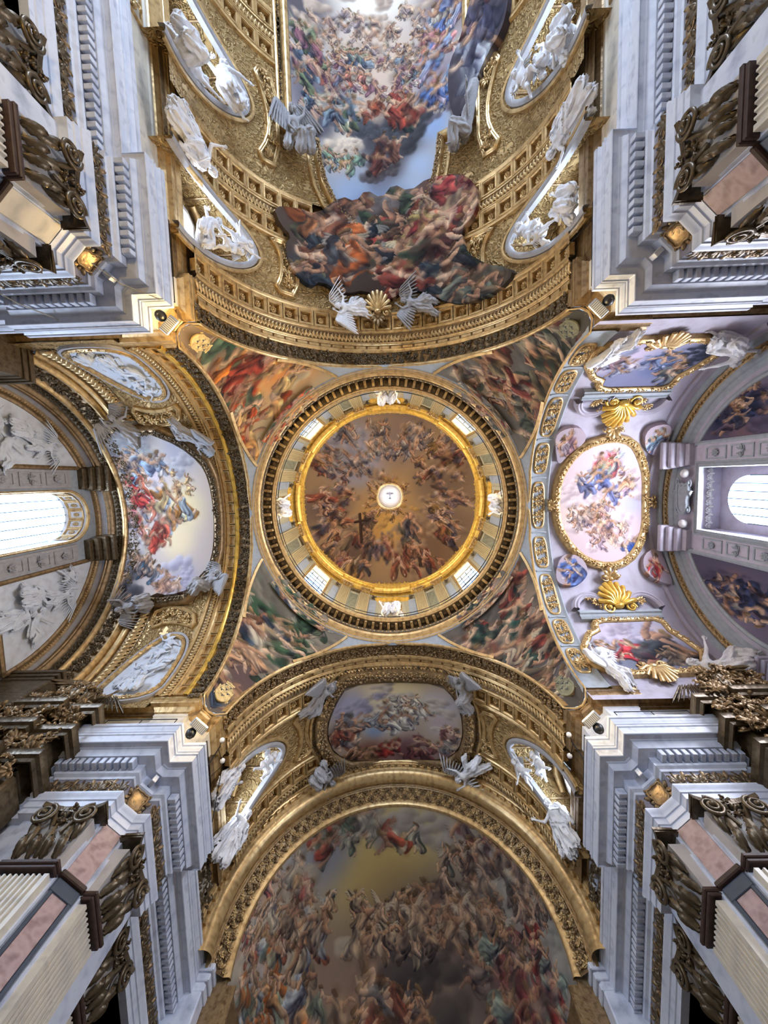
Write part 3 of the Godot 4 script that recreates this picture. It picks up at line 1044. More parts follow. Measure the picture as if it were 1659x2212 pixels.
# ---------------------------------------------------------------- the great entablature on the four crossing piers and the attic above it
const QUAD := [[1, 1, "nave pier on the right"], [-1, 1, "nave pier on the left"], [-1, -1, "choir pier on the left"], [1, -1, "choir pier on the right"]]
func pier_name(sx: float, sz: float) -> String:
	return ("right" if sx > 0 else "left") + (" nave" if sz > 0 else " choir") + " pier"
func entablatures() -> void:
	var far := 39.5
	for q in QUAD:
		var sx: float = q[0]
		var sz: float = q[1]
		var m := Vector3(sx, 1, sz)
		var zf: float = far if sz > 0 else 18.9
		var wall := V2a([9.15, zf, 9.15, 12.05, 8.4, 12.05, 8.4, 9.25, 8.75, 9.25, 9.25, 8.75, 9.25, 8.4, 12.05, 8.4, 12.05, 8.58, 18.9, 8.58])
		var nm := pier_name(sx, sz)
		var t := thing("entablature", "grey marble entablature with dentils and carved frieze breaking forward round the " + nm, "cornice")
		var mb := MB.new()
		plan(mb, wall, V2a([-0.9, 12.82, 0.02, 12.82, 0.02, 13.0, 0.06, 13.02, 0.06, 13.22, 0.10, 13.24, 0.12, 13.36, 0.17, 13.42, 0.17, 13.5, 0.0, 13.55]), m)
		part("architrave", mb.done(), M.marble, t)
		mb = MB.new()
		plan(mb, wall, V2a([0.0, 13.54, 0.0, 14.16]), m)
		part("frieze", mb.done(), M.frieze_grey, t)
		mb = MB.new()
		plan(mb, wall, V2a([0.0, 14.15, 0.05, 14.16, 0.07, 14.24, 0.16, 14.30, 0.18, 14.38, 0.16, 14.40, 0.12, 14.42, 0.12, 14.74, 0.46, 14.76, 0.47, 14.82, 0.52, 14.9, 0.55, 15.0]), m)
		part("bed_mould", mb.done(), M.marble, t)
		mb = MB.new()
		plan(mb, wall, V2a([0.52, 15.0, 0.58, 15.02, 0.60, 15.06, 0.79, 15.06, 0.81, 15.02]), m)
		part("soffit", mb.done(), M.marble, t)
		mb = MB.new()
		plan(mb, wall, V2a([0.80, 15.02, 0.83, 15.04, 0.83, 15.36, 0.87, 15.39, 0.87, 15.44, 0.83, 15.46, 0.83, 15.52, 0.86, 15.55, 0.80, 15.6, 0.83, 15.7, 0.88, 15.76, 0.88, 15.8, 0.84, 15.81, 0.84, 15.84, 0.90, 15.87, 0.90, 16.0, 0.88, 16.02, -0.9, 16.06]), m)
		part("corona", mb.done(), M.marble, t)
		# dentils, each a block of its own along the straight runs in view
		var dm := box_mesh(Vector3(0.085, 0.14, 0.15))
		for i in range(0, wall.size() - 1):
			var p0: Vector2 = wall[i]
			var p1: Vector2 = wall[i + 1]
			var lim: Vector2 = p0
			if i == 0:
				p0 = Vector2(9.15, minf(zf, 27.0))
			var d: Vector2 = (p1 - p0).normalized()
			var nn := Vector2(d.y, -d.x)
			var e0 := 0.0
			var e1 := 0.0
			var l := p0.distance_to(p1)
			if l < 0.5 or lim.x > 17.5:
				continue
			if i == 4:
				e0 = 0.13; e1 = 0.13
			elif i in [2, 6]:
				e0 = -0.28 if i == 2 else 0.1
				e1 = 0.1 if i == 2 else -0.28
			var n := floori((l - e0 - e1) / 0.27)
			for j in n:
				var c := p0 + d * (e0 + (j + 0.5) * (l - e0 - e1) / n) + nn * 0.30
				var b := Basis(Vector3(d.x * sx, 0, d.y * sz), Vector3.UP, Vector3(nn.x * sx, 0, nn.y * sz))
				part("dentil", dm, M.marble, t, Transform3D(b, Vector3(c.x * sx, 14.57, c.y * sz)))
		# frieze carving
		var ts := []
		var tb := []
		for i in [0, 2, 4, 6, 8]:
			var p0: Vector2 = wall[i]
			var p1: Vector2 = wall[i + 1]
			if i == 0: p0 = Vector2(9.15, minf(zf, 30.0))
			var d: Vector2 = (p1 - p0).normalized()
			var nn := Vector2(d.y, -d.x)
			var l := p0.distance_to(p1)
			var n := maxi(2, roundi(l / 0.36))
			for j in n:
				var c := p0 + d * ((j + 0.5) * l / n) + nn * 0.02
				var b := Basis(Vector3(d.x * sx, 0, d.y * sz), Vector3.UP, Vector3(nn.x * sx, 0, nn.y * sz))
				var e := Transform3D(b * Basis(Vector3(0, 0, 1), (PI if j % 2 else 0.0) + rng.randf_range(-0.5, 0.5)), Vector3(c.x * sx, 13.84 + 0.06 * (j % 2), c.y * sz))
				(ts if j % 2 else tb).append(fit(e, 0.6, 0.34))
		many("frieze_scrolls", O.scroll, M.old_gold, t, ts)
		many("frieze_leaves", O.acanthus, M.bronze, t, tb)
		if true:
			var sh := part("frieze_shield", cartouche(), M.old_gold, t, Transform3D(Basis(Vector3(0, 1, 0), atan2(-sx, -sz)), Vector3(8.98 * sx, 13.86, 8.98 * sz)) * Transform3D(Basis.from_scale(Vector3(0.62, 0.62, 0.62)), Vector3.ZERO))
		# attic: plain piers with sunk panels and its own cornice under the arches
		var at := V2a([8.85, zf, 8.85, 10.45, 8.45, 10.45, 8.45, 9.35, 8.75, 9.35, 9.35, 8.75, 9.35, 8.45, 10.9, 8.45, 10.9, 8.65, 18.9, 8.65])
		var a := thing("attic", "brown gilded attic with stepped cornice above the marble entablature, " + nm, "attic")
		mb = MB.new()
		plan(mb, at, V2a([0.0, 16.0, 0.0, 16.25, -0.05, 16.3, -0.05, 17.9, 0.0, 17.95, 0.0, 18.1]), m)
		part("pier_wall", mb.done(), M.marble if sx > 0 and sz < 0 else M.cream_marble, a)
		mb = MB.new()
		plan(mb, at, V2a([0.0, 18.1, 0.06, 18.14, 0.08, 18.22, 0.16, 18.3, 0.18, 18.36, 0.36, 18.4, 0.37, 18.42, 0.37, 18.62, 0.40, 18.64, 0.40, 18.72, 0.37, 18.76, 0.40, 18.86, 0.45, 18.92, 0.45, 19.0, 0.43, 19.01, -0.6, 19.05]), m)
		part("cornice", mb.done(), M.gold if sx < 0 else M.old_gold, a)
		for e in [[0, 12.0, 0, -1], [0, 13.6, 0, -1], [0, 20.0, 0, -1], [1, 11.8, 0, 0], [1, 13.6, 0, 0], [1, 15.2, 0, 0]]:
			if sz < 0 and e[1] > 16.0: continue
			var b := Basis(Vector3(0, 0, sz), Vector3.UP, Vector3(-sx, 0, 0)) if e[0] == 0 else Basis(Vector3(sx, 0, 0), Vector3.UP, Vector3(0, 0, -sz))
			var pos := Vector3(8.88 * sx, 17.1, e[1] * sz) if e[0] == 0 else Vector3(e[1] * sx, 17.1, 8.68 * sz)
			var pm := MB.new()
			rail(pm, V2([-0.55, -0.6, 0.55, -0.6, 0.55, 0.6, -0.55, 0.6]), func(u: Vector2) -> Array: return [Vector3(u.x, u.y, 0), Vector3(0, 0, 1)], V2a([-0.06, -0.02, -0.05, 0.05, 0.0, 0.07, 0.05, 0.04, 0.06, -0.02]))
			var pp := part("panel_frame", pm.done(), M.gold, a, Transform3D(b, pos))
			part("carved_scroll", O.scroll, M.gold, pp, Transform3D(Basis.from_scale(Vector3(0.8, 0.9, 0.8)), Vector3(0, 0, 0.01)))

# a shield with curling edges, facing +z, about 1.2 across
func cartouche() -> ArrayMesh:
	var mb := MB.new()
	var f := func(u: Vector2) -> Array: return [Vector3(u.x, u.y, 0.16 - 0.22 * (u.x * u.x + u.y * u.y * 0.6)), Vector3(u.x * 0.44, u.y * 0.26, 1).normalized()]
	var line := smooth_line(V2([-0.42, 0.62, -0.16, 0.50, 0.0, 0.58, 0.16, 0.50, 0.42, 0.62, 0.50, 0.22, 0.36, -0.02, 0.42, -0.34, 0.0, -0.66, -0.42, -0.34, -0.36, -0.02, -0.50, 0.22]))
	drape(mb, line, f, Vector2(0.2, 0.2), Transform2D.IDENTITY)
	rail(mb, line, f, V2a([-0.06, -0.12, -0.05, 0.05, 0.0, 0.08, 0.05, 0.05, 0.07, -0.12]), true, 0.1)
	for s in [-1.0, 1.0]:
		spiral_into(mb, Transform3D(Basis(), Vector3(s * 0.5, 0.62, 0)), 0.17, 1.5, 0.05, s)
		spiral_into(mb, Transform3D(Basis(), Vector3(s * 0.48, -0.42, 0)), 0.15, 1.5, 0.045, -s)
		leaf_into(mb, rot(-s * 1.1, Vector3(s * 0.4, 0.1, 0)), 0.5, 0.15, 0.2)
	return mb.done()

# ---------------------------------------------------------------- capitals and pilasters
# composite capital of a flat pilaster: x across, y up (0 to 1.6), z out of the face
func make_capital(w: float, t: Node3D, m: Material) -> void:
	var mb := MB.new()
	var fr := []
	# bell: a tapered slab
	for i in 7:
		var y := i * 0.2
		var flare := 0.06 + 0.13 * pow(i / 6.0, 2.5)
		fr.append([y, flare])
	for i in 6:
		for k in 3:
			var x0: float = -w / 2 if k != 2 else w / 2
			var q := []
			for e in [[0, i], [1, i], [1, i + 1], [0, i + 1]]:
				var fl: float = fr[e[1]][1]
				var y: float = fr[e[1]][0]
				if k == 0: q.append(Vector3((e[0] * 2 - 1) * (w / 2 + fl * 0.4), y, fl))
				else: q.append(Vector3((w / 2 + fl * 0.4) * (-1 if k == 1 else 1), y, fl * e[0] - 0.3 * (1 - e[0])))
			mb.face(q, Vector3(0, -0.3, 1).normalized() if k == 0 else Vector3(-1 if k == 1 else 1, 0, 0))
	part("bell", mb.done(), M.plaster, t)
	# two tiers of acanthus
	for tier in 2:
		var n := 4 if tier == 0 else 3
		for j in n:
			var lf := MB.new()
			leaf_into(lf, Transform3D(Basis.IDENTITY, Vector3(0, 0, 0)), 0.62 + 0.34 * tier, 0.19, 0.2)
			part("acanthus_leaf", lf.done(), m, t, Transform3D(Basis(Vector3(1, 0, 0), 0.12), Vector3((j - (n - 1) / 2.0) * w / n * 1.04, 0.02 + 0.04 * tier, 0.10 + 0.02 * (1 - tier))))
	# volutes at both corners, turned outwards
	for s in [-1.0, 1.0]:
		var vm := MB.new()
		var pts := []
		var rad := []
		for i in 40:
			var u := i / 39.0
			var rr := 0.34 * pow(1.0 - u * 0.85, 1.1)
			pts.append(Vector3(s * (w / 2 + 0.02 - 0.10) + s * cos(u * TAU * 2.3 + PI * 0.5) * rr, 1.14 + sin(u * TAU * 2.3 + PI * 0.5) * rr, 0.40 + 0.08 * u))
			rad.append(0.062 * (1.0 - 0.45 * u))
		vm.tube(pts, rad, 7)
		vm.ball(Vector3(s * (w / 2 - 0.08), 1.14, 0.50), Vector3.ONE * 0.07, 8, 6)
		vm.tube([Vector3(s * 0.14, 0.75, 0.16), Vector3(s * 0.34, 1.12, 0.24), Vector3(s * (w / 2 - 0.12), 1.48, 0.30)], [0.07, 0.09, 0.08], 7)
		part("volute", vm.done(), m, t)
		var lf := MB.new()
		leaf_into(lf, Transform3D(Basis(Vector3(0, 1, 0), s * 0.5), Vector3(s * (w / 2 - 0.12), 0.5, 0.14)), 0.7, 0.16, 0.24)
		part("acanthus_leaf", lf.done(), m, t)
	# egg course and abacus with hollow sides
	for j in 6:
		part("egg", O.egg, m, t, Transform3D(Basis.from_scale(Vector3(0.16, 0.15, 0.2)), Vector3((j - 2.5) * w * 0.125, 1.34, 0.22)))
	var ab := MB.new()
	var line := PackedVector2Array([Vector2(-w / 2 - 0.2, -0.2)])
	for i in 13:
		var x := -1.0 + i / 6.0
		line.append(Vector2(x * (w / 2 + 0.24), 0.42 - 0.22 * (1.0 - x * x)))
	line.append(Vector2(w / 2 + 0.2, -0.2))
	for e in [[1.44, 1.50, 0.0], [1.50, 1.60, 0.04]]:
		for i in line.size() - 1:
			var a: Vector2 = line[i] * (1.0 + e[2] * 0.4)
			var b: Vector2 = line[i + 1] * (1.0 + e[2] * 0.4)
			var nn := Vector3(a.y - b.y, 0, b.x - a.x).normalized()
			ab.face([Vector3(a.x, e[0], a.y), Vector3(b.x, e[0], b.y), Vector3(b.x, e[1], b.y), Vector3(a.x, e[1], a.y)], nn)
			ab.face([Vector3(a.x, e[0], a.y), Vector3(b.x, e[0], b.y), Vector3(b.x, e[0], -0.3), Vector3(a.x, e[0], -0.3)], Vector3.DOWN)
	part("abacus", ab.done(), m, t)
	part("abacus_flower", O.clump, m, t, Transform3D(Basis.from_scale(Vector3(0.34, 0.34, 0.4)), Vector3(0, 1.50, 0.22)))
	part("festoon", O.scroll, m, t, Transform3D(Basis.from_scale(Vector3(0.62, 0.5, 0.7)), Vector3(0, 1.12, 0.14)))

func fluted(w: float, h: float, n: int) -> ArrayMesh:
	var mb := MB.new()
	var prof := [Vector2(-w / 2, -0.3), Vector2(-w / 2, 0.0)]
	var fw := w * 0.86 / n
	for i in n:
		var x0 := -w * 0.43 + i * fw
		prof.append(Vector2(x0 + fw * 0.14, 0))
		for k in 7:
			var a := PI * k / 6
			prof.append(Vector2(x0 + fw * 0.5 - cos(a) * fw * 0.34, -sin(a) * fw * 0.48))
		prof.append(Vector2(x0 + fw * 0.86, 0))
	prof.append(Vector2(w / 2, 0)); prof.append(Vector2(w / 2, -0.3))
	var fr := [[Vector3(0, 0, 0), Vector3(1, 0, 0), Vector3(0, 0, 1)], [Vector3(0, h, 0), Vector3(1, 0, 0), Vector3(0, 0, 1)]]
	sweep(mb, fr, prof, true)
	return mb.done()

func capitals_and_pilasters() -> void:
	var shaft := fluted(1.5, 10.95, 8)
	var cap0: Node3D = null
	for q in QUAD:
		var sx: float = q[0]
		var sz: float = q[1]
		var nm := pier_name(sx, sz)
		var wallm: Material = M.cream_marble
		var mb := MB.new()
		var zf := 39.0 if sz > 0 else 18.8
		plan(mb, V2a([9.4, zf, 9.4, 12.1, 9.4, 11.9, 8.65, 11.9, 8.65, 9.3, 8.78, 9.3, 9.3, 8.78, 9.3, 8.65, 11.9, 8.65, 11.9, 8.8, 19.0, 8.8]), V2a([0, 0, 0, 12.9]), Vector3(sx, 1, sz))
		solo("pier", mb.done(), M.marble, "white veined marble body of the " + nm + ", below the entablature", "pier", Transform3D.IDENTITY, "", "structure")
		# pink marble panel with dark blue border on the chamfer
		var ct := thing("marble_panel", "pink marble strip with dark blue borders, slanted corner of the " + nm, "panel", Transform3D(Basis(Vector3(0, 1, 0), atan2(-sx, -sz)), Vector3(9.03 * sx, 0, 9.03 * sz)))
		var w := 0.37
		var pm := MB.new()
		pm.box(Transform3D(Basis(), Vector3(0, 5.4, 0.03)), Vector3(w * 0.68, 5.4, 0.03), 0.01)
		part("pink_field", pm.done(), M.pink_marble, ct)
		for s in [-1.0, 1.0]:
			var bm := MB.new()
			bm.box(Transform3D(Basis(), Vector3(s * w * 0.83, 5.5, 0.045)), Vector3(w * 0.14, 5.5, 0.045), 0.015)
			part("blue_border", bm.done(), M.blue_marble, ct)
		var tm := MB.new()
		tm.box(Transform3D(Basis(), Vector3(0, 10.95, 0.05)), Vector3(w, 0.16, 0.05), 0.015)
		part("blue_border", tm.done(), M.blue_marble, ct)
		tm = MB.new()
		tm.box(Transform3D(Basis(), Vector3(0, 11.2, 0.09)), Vector3(w + 0.05, 0.07, 0.1), 0.03)
		part("astragal", tm.done(), M.walnut, ct)
		tm = MB.new()
		tm.box(Transform3D(Basis(), Vector3(0, 12.05, 0.03)), Vector3(w * 0.9, 0.75, 0.03), 0.01)
		part("upper_field", tm.done(), M.pink_marble if sz < 0 or sx > 0 else M.cream_marble, ct)
		var spots := [[Vector3(8.42, 0, 10.1), 0, "facing the " + ("nave" if sz > 0 else "choir")], [Vector3(10.1, 0, 8.42), 1, "facing the transept"], [Vector3(9.16, 0, 13.0), 0, "set back behind it"]]
		for sp in spots:
			var p: Vector3 = sp[0] * Vector3(sx, 1, sz)
			var b := Basis(Vector3(0, 1, 0), atan2(-sx, 0.0)) if sp[1] == 0 else Basis(Vector3(0, 1, 0), atan2(0.0, -sz))
			var pl := thing("pilaster", "tall fluted pilaster of the " + nm + ", " + sp[2], "pilaster", Transform3D(b, p), "fluted pilasters of the piers")
			part("shaft", shaft, M.cream_marble, pl)
			var am := MB.new()
			am.box(Transform3D(Basis(), Vector3(0, 11.08, -0.1)), Vector3(0.8, 0.05, 0.19), 0.02)
			am.box(Transform3D(Basis(), Vector3(0, 11.18, -0.1)), Vector3(0.84, 0.06, 0.24), 0.03)
			part("astragal", am.done(), M.walnut, pl)
			var cl: String = "gilded composite capital with corner scrolls of the " + nm + ", " + sp[2]
			var ctf := Transform3D(b, p + Vector3(0, 11.24, 0))
			if cap0 == null:
				cap0 = thing("capital", cl, "capital", ctf, "gilded capitals of the piers")
				make_capital(1.5, cap0, M.bronze)
			else:
				var c2: Node3D = cap0.duplicate()
				c2.name = uniq("capital")
				add_child(c2)
				c2.transform = ctf
				tag(c2, cl, "capital", "gilded capitals of the piers")

# ---------------------------------------------------------------- drum and dome
func pol(a: float, r: float, y: float) -> Vector3:
	return Vector3(sin(a) * r, y, cos(a) * r)
func pframe(a: float, r: float, y: float) -> Transform3D:   # x along the ring, y up, z towards the axis
	return Transform3D(Basis(Vector3(-cos(a), 0, sin(a)), Vector3.UP, Vector3(-sin(a), 0, -cos(a))), pol(a, r, y))
const DW := 8.6
func drum_and_dome() -> void:
	var t := thing("trim_5", "gilded ring entablature of the dome's drum with rows of brackets and rosettes", "cornice", Transform3D.IDENTITY, "", "structure")
	var mb := MB.new()
	lathe(mb, V2a([9.0, 26.1, 8.84, 26.12, 8.84, 26.32, 8.80, 26.34, 8.80, 26.4]), 128)
	part("grey_fillet", mb.done(), M.blue_grey, t)
	mb = MB.new()
	lathe(mb, V2a([8.80, 26.38, 8.74, 26.42, 8.74, 26.62, 8.70, 26.64, 8.68, 26.7, 8.68, 26.9, 8.6, 26.96, 8.58, 27.04, 8.66, 27.1]), 128)
	part("architrave", mb.done(), M.gold, t)
	mb = MB.new()
	lathe(mb, V2a([8.66, 27.08, 8.66, 27.36, 8.6, 27.4, 8.56, 27.5, 8.62, 27.52, 8.62, 27.84, 8.04, 27.84]), 128)
	part("bracket_course", mb.done(), M.bronze, t)
	mb = MB.new()
	lathe(mb, V2a([8.08, 27.84, 8.08, 27.8, 8.03, 27.8, 8.02, 27.98, 7.98, 28.0, 7.96, 28.1, 7.92, 28.16, 7.92, 28.22, 8.0, 28.24, 8.75, 28.24]), 128)
	part("corona", mb.done(), M.gold, t)
	var bm := box_mesh(Vector3(0.085, 0.11, 0.25))
	for k in 96:
		var a := TAU * (k + 0.5) / 96
		part("bracket", bm, M.gold, t, pframe(a, 8.37, 27.71))
		part("rosette", O.rosette, M.old_gold, t, pframe(TAU * k / 96, 8.36, 27.83) * Transform3D(Basis(Vector3(1, 0, 0), PI / 2) * Basis.from_scale(Vector3.ONE * 0.26), Vector3.ZERO))
	var ts := []
	for k in 192:
		ts.append(pframe(TAU * (k + 0.5) / 192, 8.6, 27.45) * Transform3D(Basis.from_scale(Vector3(0.16, 0.14, 0.14)), Vector3.ZERO))
	many("egg_course", O.egg, M.gold, t, ts)
	# drum wall: openings at the diagonals (windows) and on the axes (niches)
	var wall := thing("wall_drum", "pale stone wall of the drum, pilasters and sunk panels between its windows and niches", "wall", Transform3D.IDENTITY, "", "structure")
	var d2 := PI / 180.0
	var drum_shaft := fluted(0.86, 6.4, 6)
	var y0 := 28.2
	var y1 := 35.7
	for k in 8:
		var ac := k * PI / 4
		var half := (7.2 if k % 2 else 6.4) * d2
		var top := 35.0 if k % 2 else 33.2
		var wm := MB.new()
		# wall from this opening's edge to the next
		var nh := (6.4 if k % 2 else 7.2) * d2
		lathe(wm, V2a([DW, y0, DW, y1]), 12, ac + half, ac + PI / 4 - nh, true)
		lathe(wm, V2a([DW, top, DW, y1]), 6, ac - half, ac + half, true)
		if k % 2:
			lathe(wm, V2a([DW, y0, DW, 28.9]), 6, ac - half, ac + half, true)
		# reveals
		for s in [-1.0, 1.0]:
			var e: float = ac + half * s
			var nn: Vector3 = Vector3(cos(e), 0, -sin(e)) * -s
			wm.face([pol(e, DW, y0), pol(e, DW + 0.9, y0), pol(e, DW + 0.9, top), pol(e, DW, top)], nn)
		wm.face([pol(ac - half, DW, top), pol(ac + half, DW, top), pol(ac + half, DW + 0.9, top), pol(ac - half, DW + 0.9, top)], Vector3.DOWN)
		part("wall_bay", wm.done(), M.drum_stone, wall)
		if k % 2:
			# window: frame, mullions, panes
			var wn := thing("window_%d" % (k / 2 + 1), "rectangular leaded window of the drum, " + ["", "between the niches towards nave and right transept", "", "between the niches towards right transept and choir", "", "between the niches towards choir and left transept", "", "between the niches towards left transept and nave"][k], "window", pframe(ac, DW + 0.55, 28.9), "", "structure")
			var ww := half * (DW + 0.55)
			var hh := top - 28.9
			var fm := MB.new()
			for s in [-1.0, 1.0]:
				fm.box(Transform3D(Basis(), Vector3(s * (ww - 0.05), hh / 2, 0)), Vector3(0.08, hh / 2, 0.07), 0.02)
				fm.box(Transform3D(Basis(), Vector3(0, hh / 2 + s * (hh / 2 - 0.05), 0)), Vector3(ww, 0.07, 0.07), 0.02)
			part("frame", fm.done(), M.blue_grey, wn)
			for i in 3:
				var vm := MB.new()
				vm.box(Transform3D(Basis(), Vector3((i - 1) * ww * 0.5, hh / 2, 0)), Vector3(0.025, hh / 2, 0.03))
				part("mullion", vm.done(), M.iron, wn)
			for i in 7:
				var vm := MB.new()
				vm.box(Transform3D(Basis(), Vector3(0, hh * (i + 1) / 8.0, 0)), Vector3(ww, 0.022, 0.028))
				part("glazing_bar", vm.done(), M.iron, wn)
			for i in 4:
				for j in 8:
					var gm := MB.new()
					gm.box(Transform3D(Basis(), Vector3((i - 1.5) * ww * 0.5, hh * (j + 0.5) / 8.0, 0)), Vector3(ww * 0.24, hh / 16.0 - 0.02, 0.006))
					part("pane", gm.done(), M.glass, wn)
			var am := MB.new()
			rail(am, V2([-half * DW, -0.7, -half * DW, hh, half * DW, hh, half * DW, -0.7]), func(u: Vector2) -> Array: return [Vector3(u.x, u.y, 0.55), Vector3(0, 0, 1)], V2a([-0.02, 0.0, -0.02, 0.06, 0.06, 0.1, 0.12, 0.06, 0.2, 0.08, 0.24, 0.0]), false, 5.0)
			part("surround", am.done(), M.gold, wn)
		else:
			# niche: half cylinder with a quarter-dome head, gilded
			var nt := thing("niche", "gilded round-headed niche of the drum " + ["on the side of the nave", "on the side of the right transept", "on the side of the choir", "on the side of the left transept"][k / 2], "niche", pframe(ac, DW, y0), "", "structure")
			var nm := MB.new()
			var nr := half * DW
			var rows := []
			for j in 11:
				var row := []
				for i in 13:
					var b := PI * i / 12
					var yy := j * 0.8 if j <= 5 else 4.0 + sin((j - 5) * PI / 10) * nr
					var rr := 1.0 if j <= 5 else cos((j - 5) * PI / 10)
					row.append(nm.vert(Vector3(-cos(b) * nr * rr, yy, -sin(b) * nr * rr), Vector3(cos(b), -0.3 if j > 5 else 0.0, sin(b)).normalized()))
				rows.append(row)
			for j in 10:
				for i in 12:
					nm.quad(rows[j][i], rows[j][i + 1], rows[j + 1][i + 1], rows[j + 1][i])
			part("niche_shell", nm.done(), M.gold, nt)
			var fm := MB.new()
			fm.box(Transform3D(Basis(), Vector3(0, 5.15, -0.05)), Vector3(nr + 0.1, 0.2, 0.1), 0.03)
			part("lintel", fm.done(), M.gold, nt)
			fm = MB.new()
			rail(fm, V2([-nr - 0.1, 0, -nr - 0.1, 5.3, nr + 0.1, 5.3, nr + 0.1, 0]), func(u: Vector2) -> Array: return [Vector3(u.x, u.y, 0.02), Vector3(0, 0, 1)], V2a([-0.02, 0.0, -0.02, 0.1, 0.1, 0.14, 0.22, 0.1, 0.28, 0.0]), false, 5.0)
			part("surround", fm.done(), M.drum_stone, nt)
			fm = MB.new()
			sweep(fm, [[Vector3(-nr - 0.5, 5.5, 0), Vector3(0, 0, 1), Vector3.UP], [Vector3(nr + 0.5, 5.5, 0), Vector3(0, 0, 1), Vector3.UP]], V2a([0, 0, 0.12, 0.05, 0.16, 0.2, 0.34, 0.26, 0.36, 0.4, 0.0, 0.44]))
			part("pediment_cornice", fm.done(), M.bright_gold, nt)
		# the pair of pilasters and the panel between them
		for e in [-1.0, 1.0]:
			var pa: float = ac + PI / 8 + e * 6.0 * d2
			var pt := part("pilaster", drum_shaft, M.drum_gold_stone, wall, pframe(pa, DW - 0.2, y0 + 0.4))
			var cm := MB.new()
			for j in 3:
				leaf_into(cm, Transform3D(Basis(), Vector3((j - 1) * 0.3, 0, 0.02)), 0.6, 0.17, 0.16)
			for s in [-1.0, 1.0]:
				spiral_into(cm, Transform3D(Basis(), Vector3(s * 0.42, 0.56, 0.04)), 0.15, 1.6, 0.045, s)
			cm.box(Transform3D(Basis(), Vector3(0, 0.76, 0)), Vector3(0.56, 0.06, 0.22), 0.02)
			part("capital", cm.done(), M.gold, pt, Transform3D(Basis(), Vector3(0, 6.35, 0)))
		var sp := MB.new()
		rail(sp, V2([-0.42, 0.4, -0.42, 5.2, 0.42, 5.2, 0.42, 0.4]), func(u: Vector2) -> Array: return [Vector3(u.x, u.y, 0.0), Vector3(0, 0, 1)], V2a([-0.05, 0.0, -0.04, 0.06, 0.02, 0.08, 0.06, 0.04, 0.07, 0.0]), true, 6.0)
		var st := part("sunk_panel", sp.done(), M.drum_stone, wall, pframe(ac + PI / 8, DW - 0.02, y0 + 0.9))
		var fm2 := MB.new()
		fm2.box(Transform3D(Basis(), Vector3(0, 2.8, 0.0)), Vector3(0.36, 2.35, 0.02), 0.01)
		part("green_field", fm2.done(), M.shield_green, st)
		var hm := MB.new()
		hm.box(Transform3D(Basis(), Vector3(0, 5.9, 0.1)), Vector3(0.5, 0.10, 0.14), 0.03)
		part("bronze_head", hm.done(), M.bronze, st)
		for e in [-1.0, 1.0]:
			var gm := MB.new()
			gm.box(Transform3D(Basis(), Vector3(0, 3.2, 0)), Vector3(0.30, 2.4, 0.02), 0.01)
			part("blue_field", gm.done(), M.blue_grey, wall, pframe(ac + PI / 8 + e * 11.4 * d2, DW - 0.02, y0))
			part("festoon", O.clump, M.bronze, wall, pframe(ac + PI / 8 + e * 11.4 * d2, DW - 0.06, y0 + 6.0) * Transform3D(Basis.from_scale(Vector3(0.6, 0.7, 0.6)), Vector3.ZERO))
	# gilded upper entablature, broken forward over the openings
	var g := thing("trim_6", "bright gilded upper cornice of the drum right under the painted dome", "cornice", Transform3D.IDENTITY, "", "structure")
	mb = MB.new()
	lathe(mb, V2a([DW, 35.3, 8.5, 35.3, 8.5, 35.5, 8.45, 35.52, 8.45, 35.66, 8.36, 35.72, 8.42, 35.76, 8.42, 35.95, 8.3, 36.02, 8.24, 36.1]), 128)
	part("architrave", mb.done(), M.bright_gold, g)
	mb = MB.new()
	lathe(mb, V2a([8.24, 36.08, 8.1, 36.14, 8.0, 36.16, 7.98, 36.16, 7.97, 36.32, 7.9, 36.38, 7.86, 36.48, 7.86, 36.54, 8.3, 36.6]), 128)
	part("corona", mb.done(), M.bright_gold, g)
	for k in 8:
		var ac := k * PI / 4
		var wm := MB.new()
		lathe(wm, V2a([8.3, 35.28, 8.26, 35.4, 8.2, 35.5, 8.2, 35.7, 8.14, 35.74, 8.2, 35.78, 8.2, 35.92, 8.05, 36.0, 7.98, 36.14, 7.88, 36.16, 7.86, 36.36, 7.8, 36.44, 7.8, 36.56, 8.3, 36.58]), 14, ac - 11.5 * d2, ac + 11.5 * d2)
		for s in [-1.0, 1.0]:
			var e: float = ac + 11.5 * d2 * s
			wm.face([pol(e, 8.5, 35.28), pol(e, 8.2, 35.5), pol(e, 7.86, 36.2), pol(e, 7.8, 36.56), pol(e, 8.5, 36.56)], Vector3(cos(e), 0, -sin(e)) * s)
		part("broken_forward_bay", wm.done(), M.bright_gold, g)
		# gilded segmental panel at the foot of the dome
		var f := func(u: Vector2) -> Array: return dome_at(u.x, u.y, 0.06)
		var pm := MB.new()
		var line := PackedVector2Array([Vector2(ac - 0.235, 0.0)])
		for i in 15:
			var x := -1.0 + i / 7.0
			line.append(Vector2(ac + x * 0.235, 0.02 + 0.16 * sqrt(maxf(0.0, 1.0 - x * x))))
		line.append(Vector2(ac + 0.235, 0.0))
		drape(pm, line, f, Vector2(0.12, 0.08), Transform2D.IDENTITY)
		part("gilded_lunette", pm.done(), M.bright_gold, g)
		var ls := []
		for i in 3:
			var pn := dome_at(ac + (i - 1) * 0.12, 0.07, 0.08)
			var nz: Vector3 = pn[1]
			var xx := Vector3.UP.cross(nz).normalized()
			ls.append(fit(Transform3D(Basis(xx, nz.cross(xx), nz), pn[0]), 1.0))
		many("lunette_scrolls", O.scroll, M.bright_gold, g, ls)
	# lantern: eye ring, short shaft, white disc with a dove
	var la := thing("lantern", "round lantern eye at the top of the dome, white disc with a grey dove", "lantern")
	mb = MB.new()
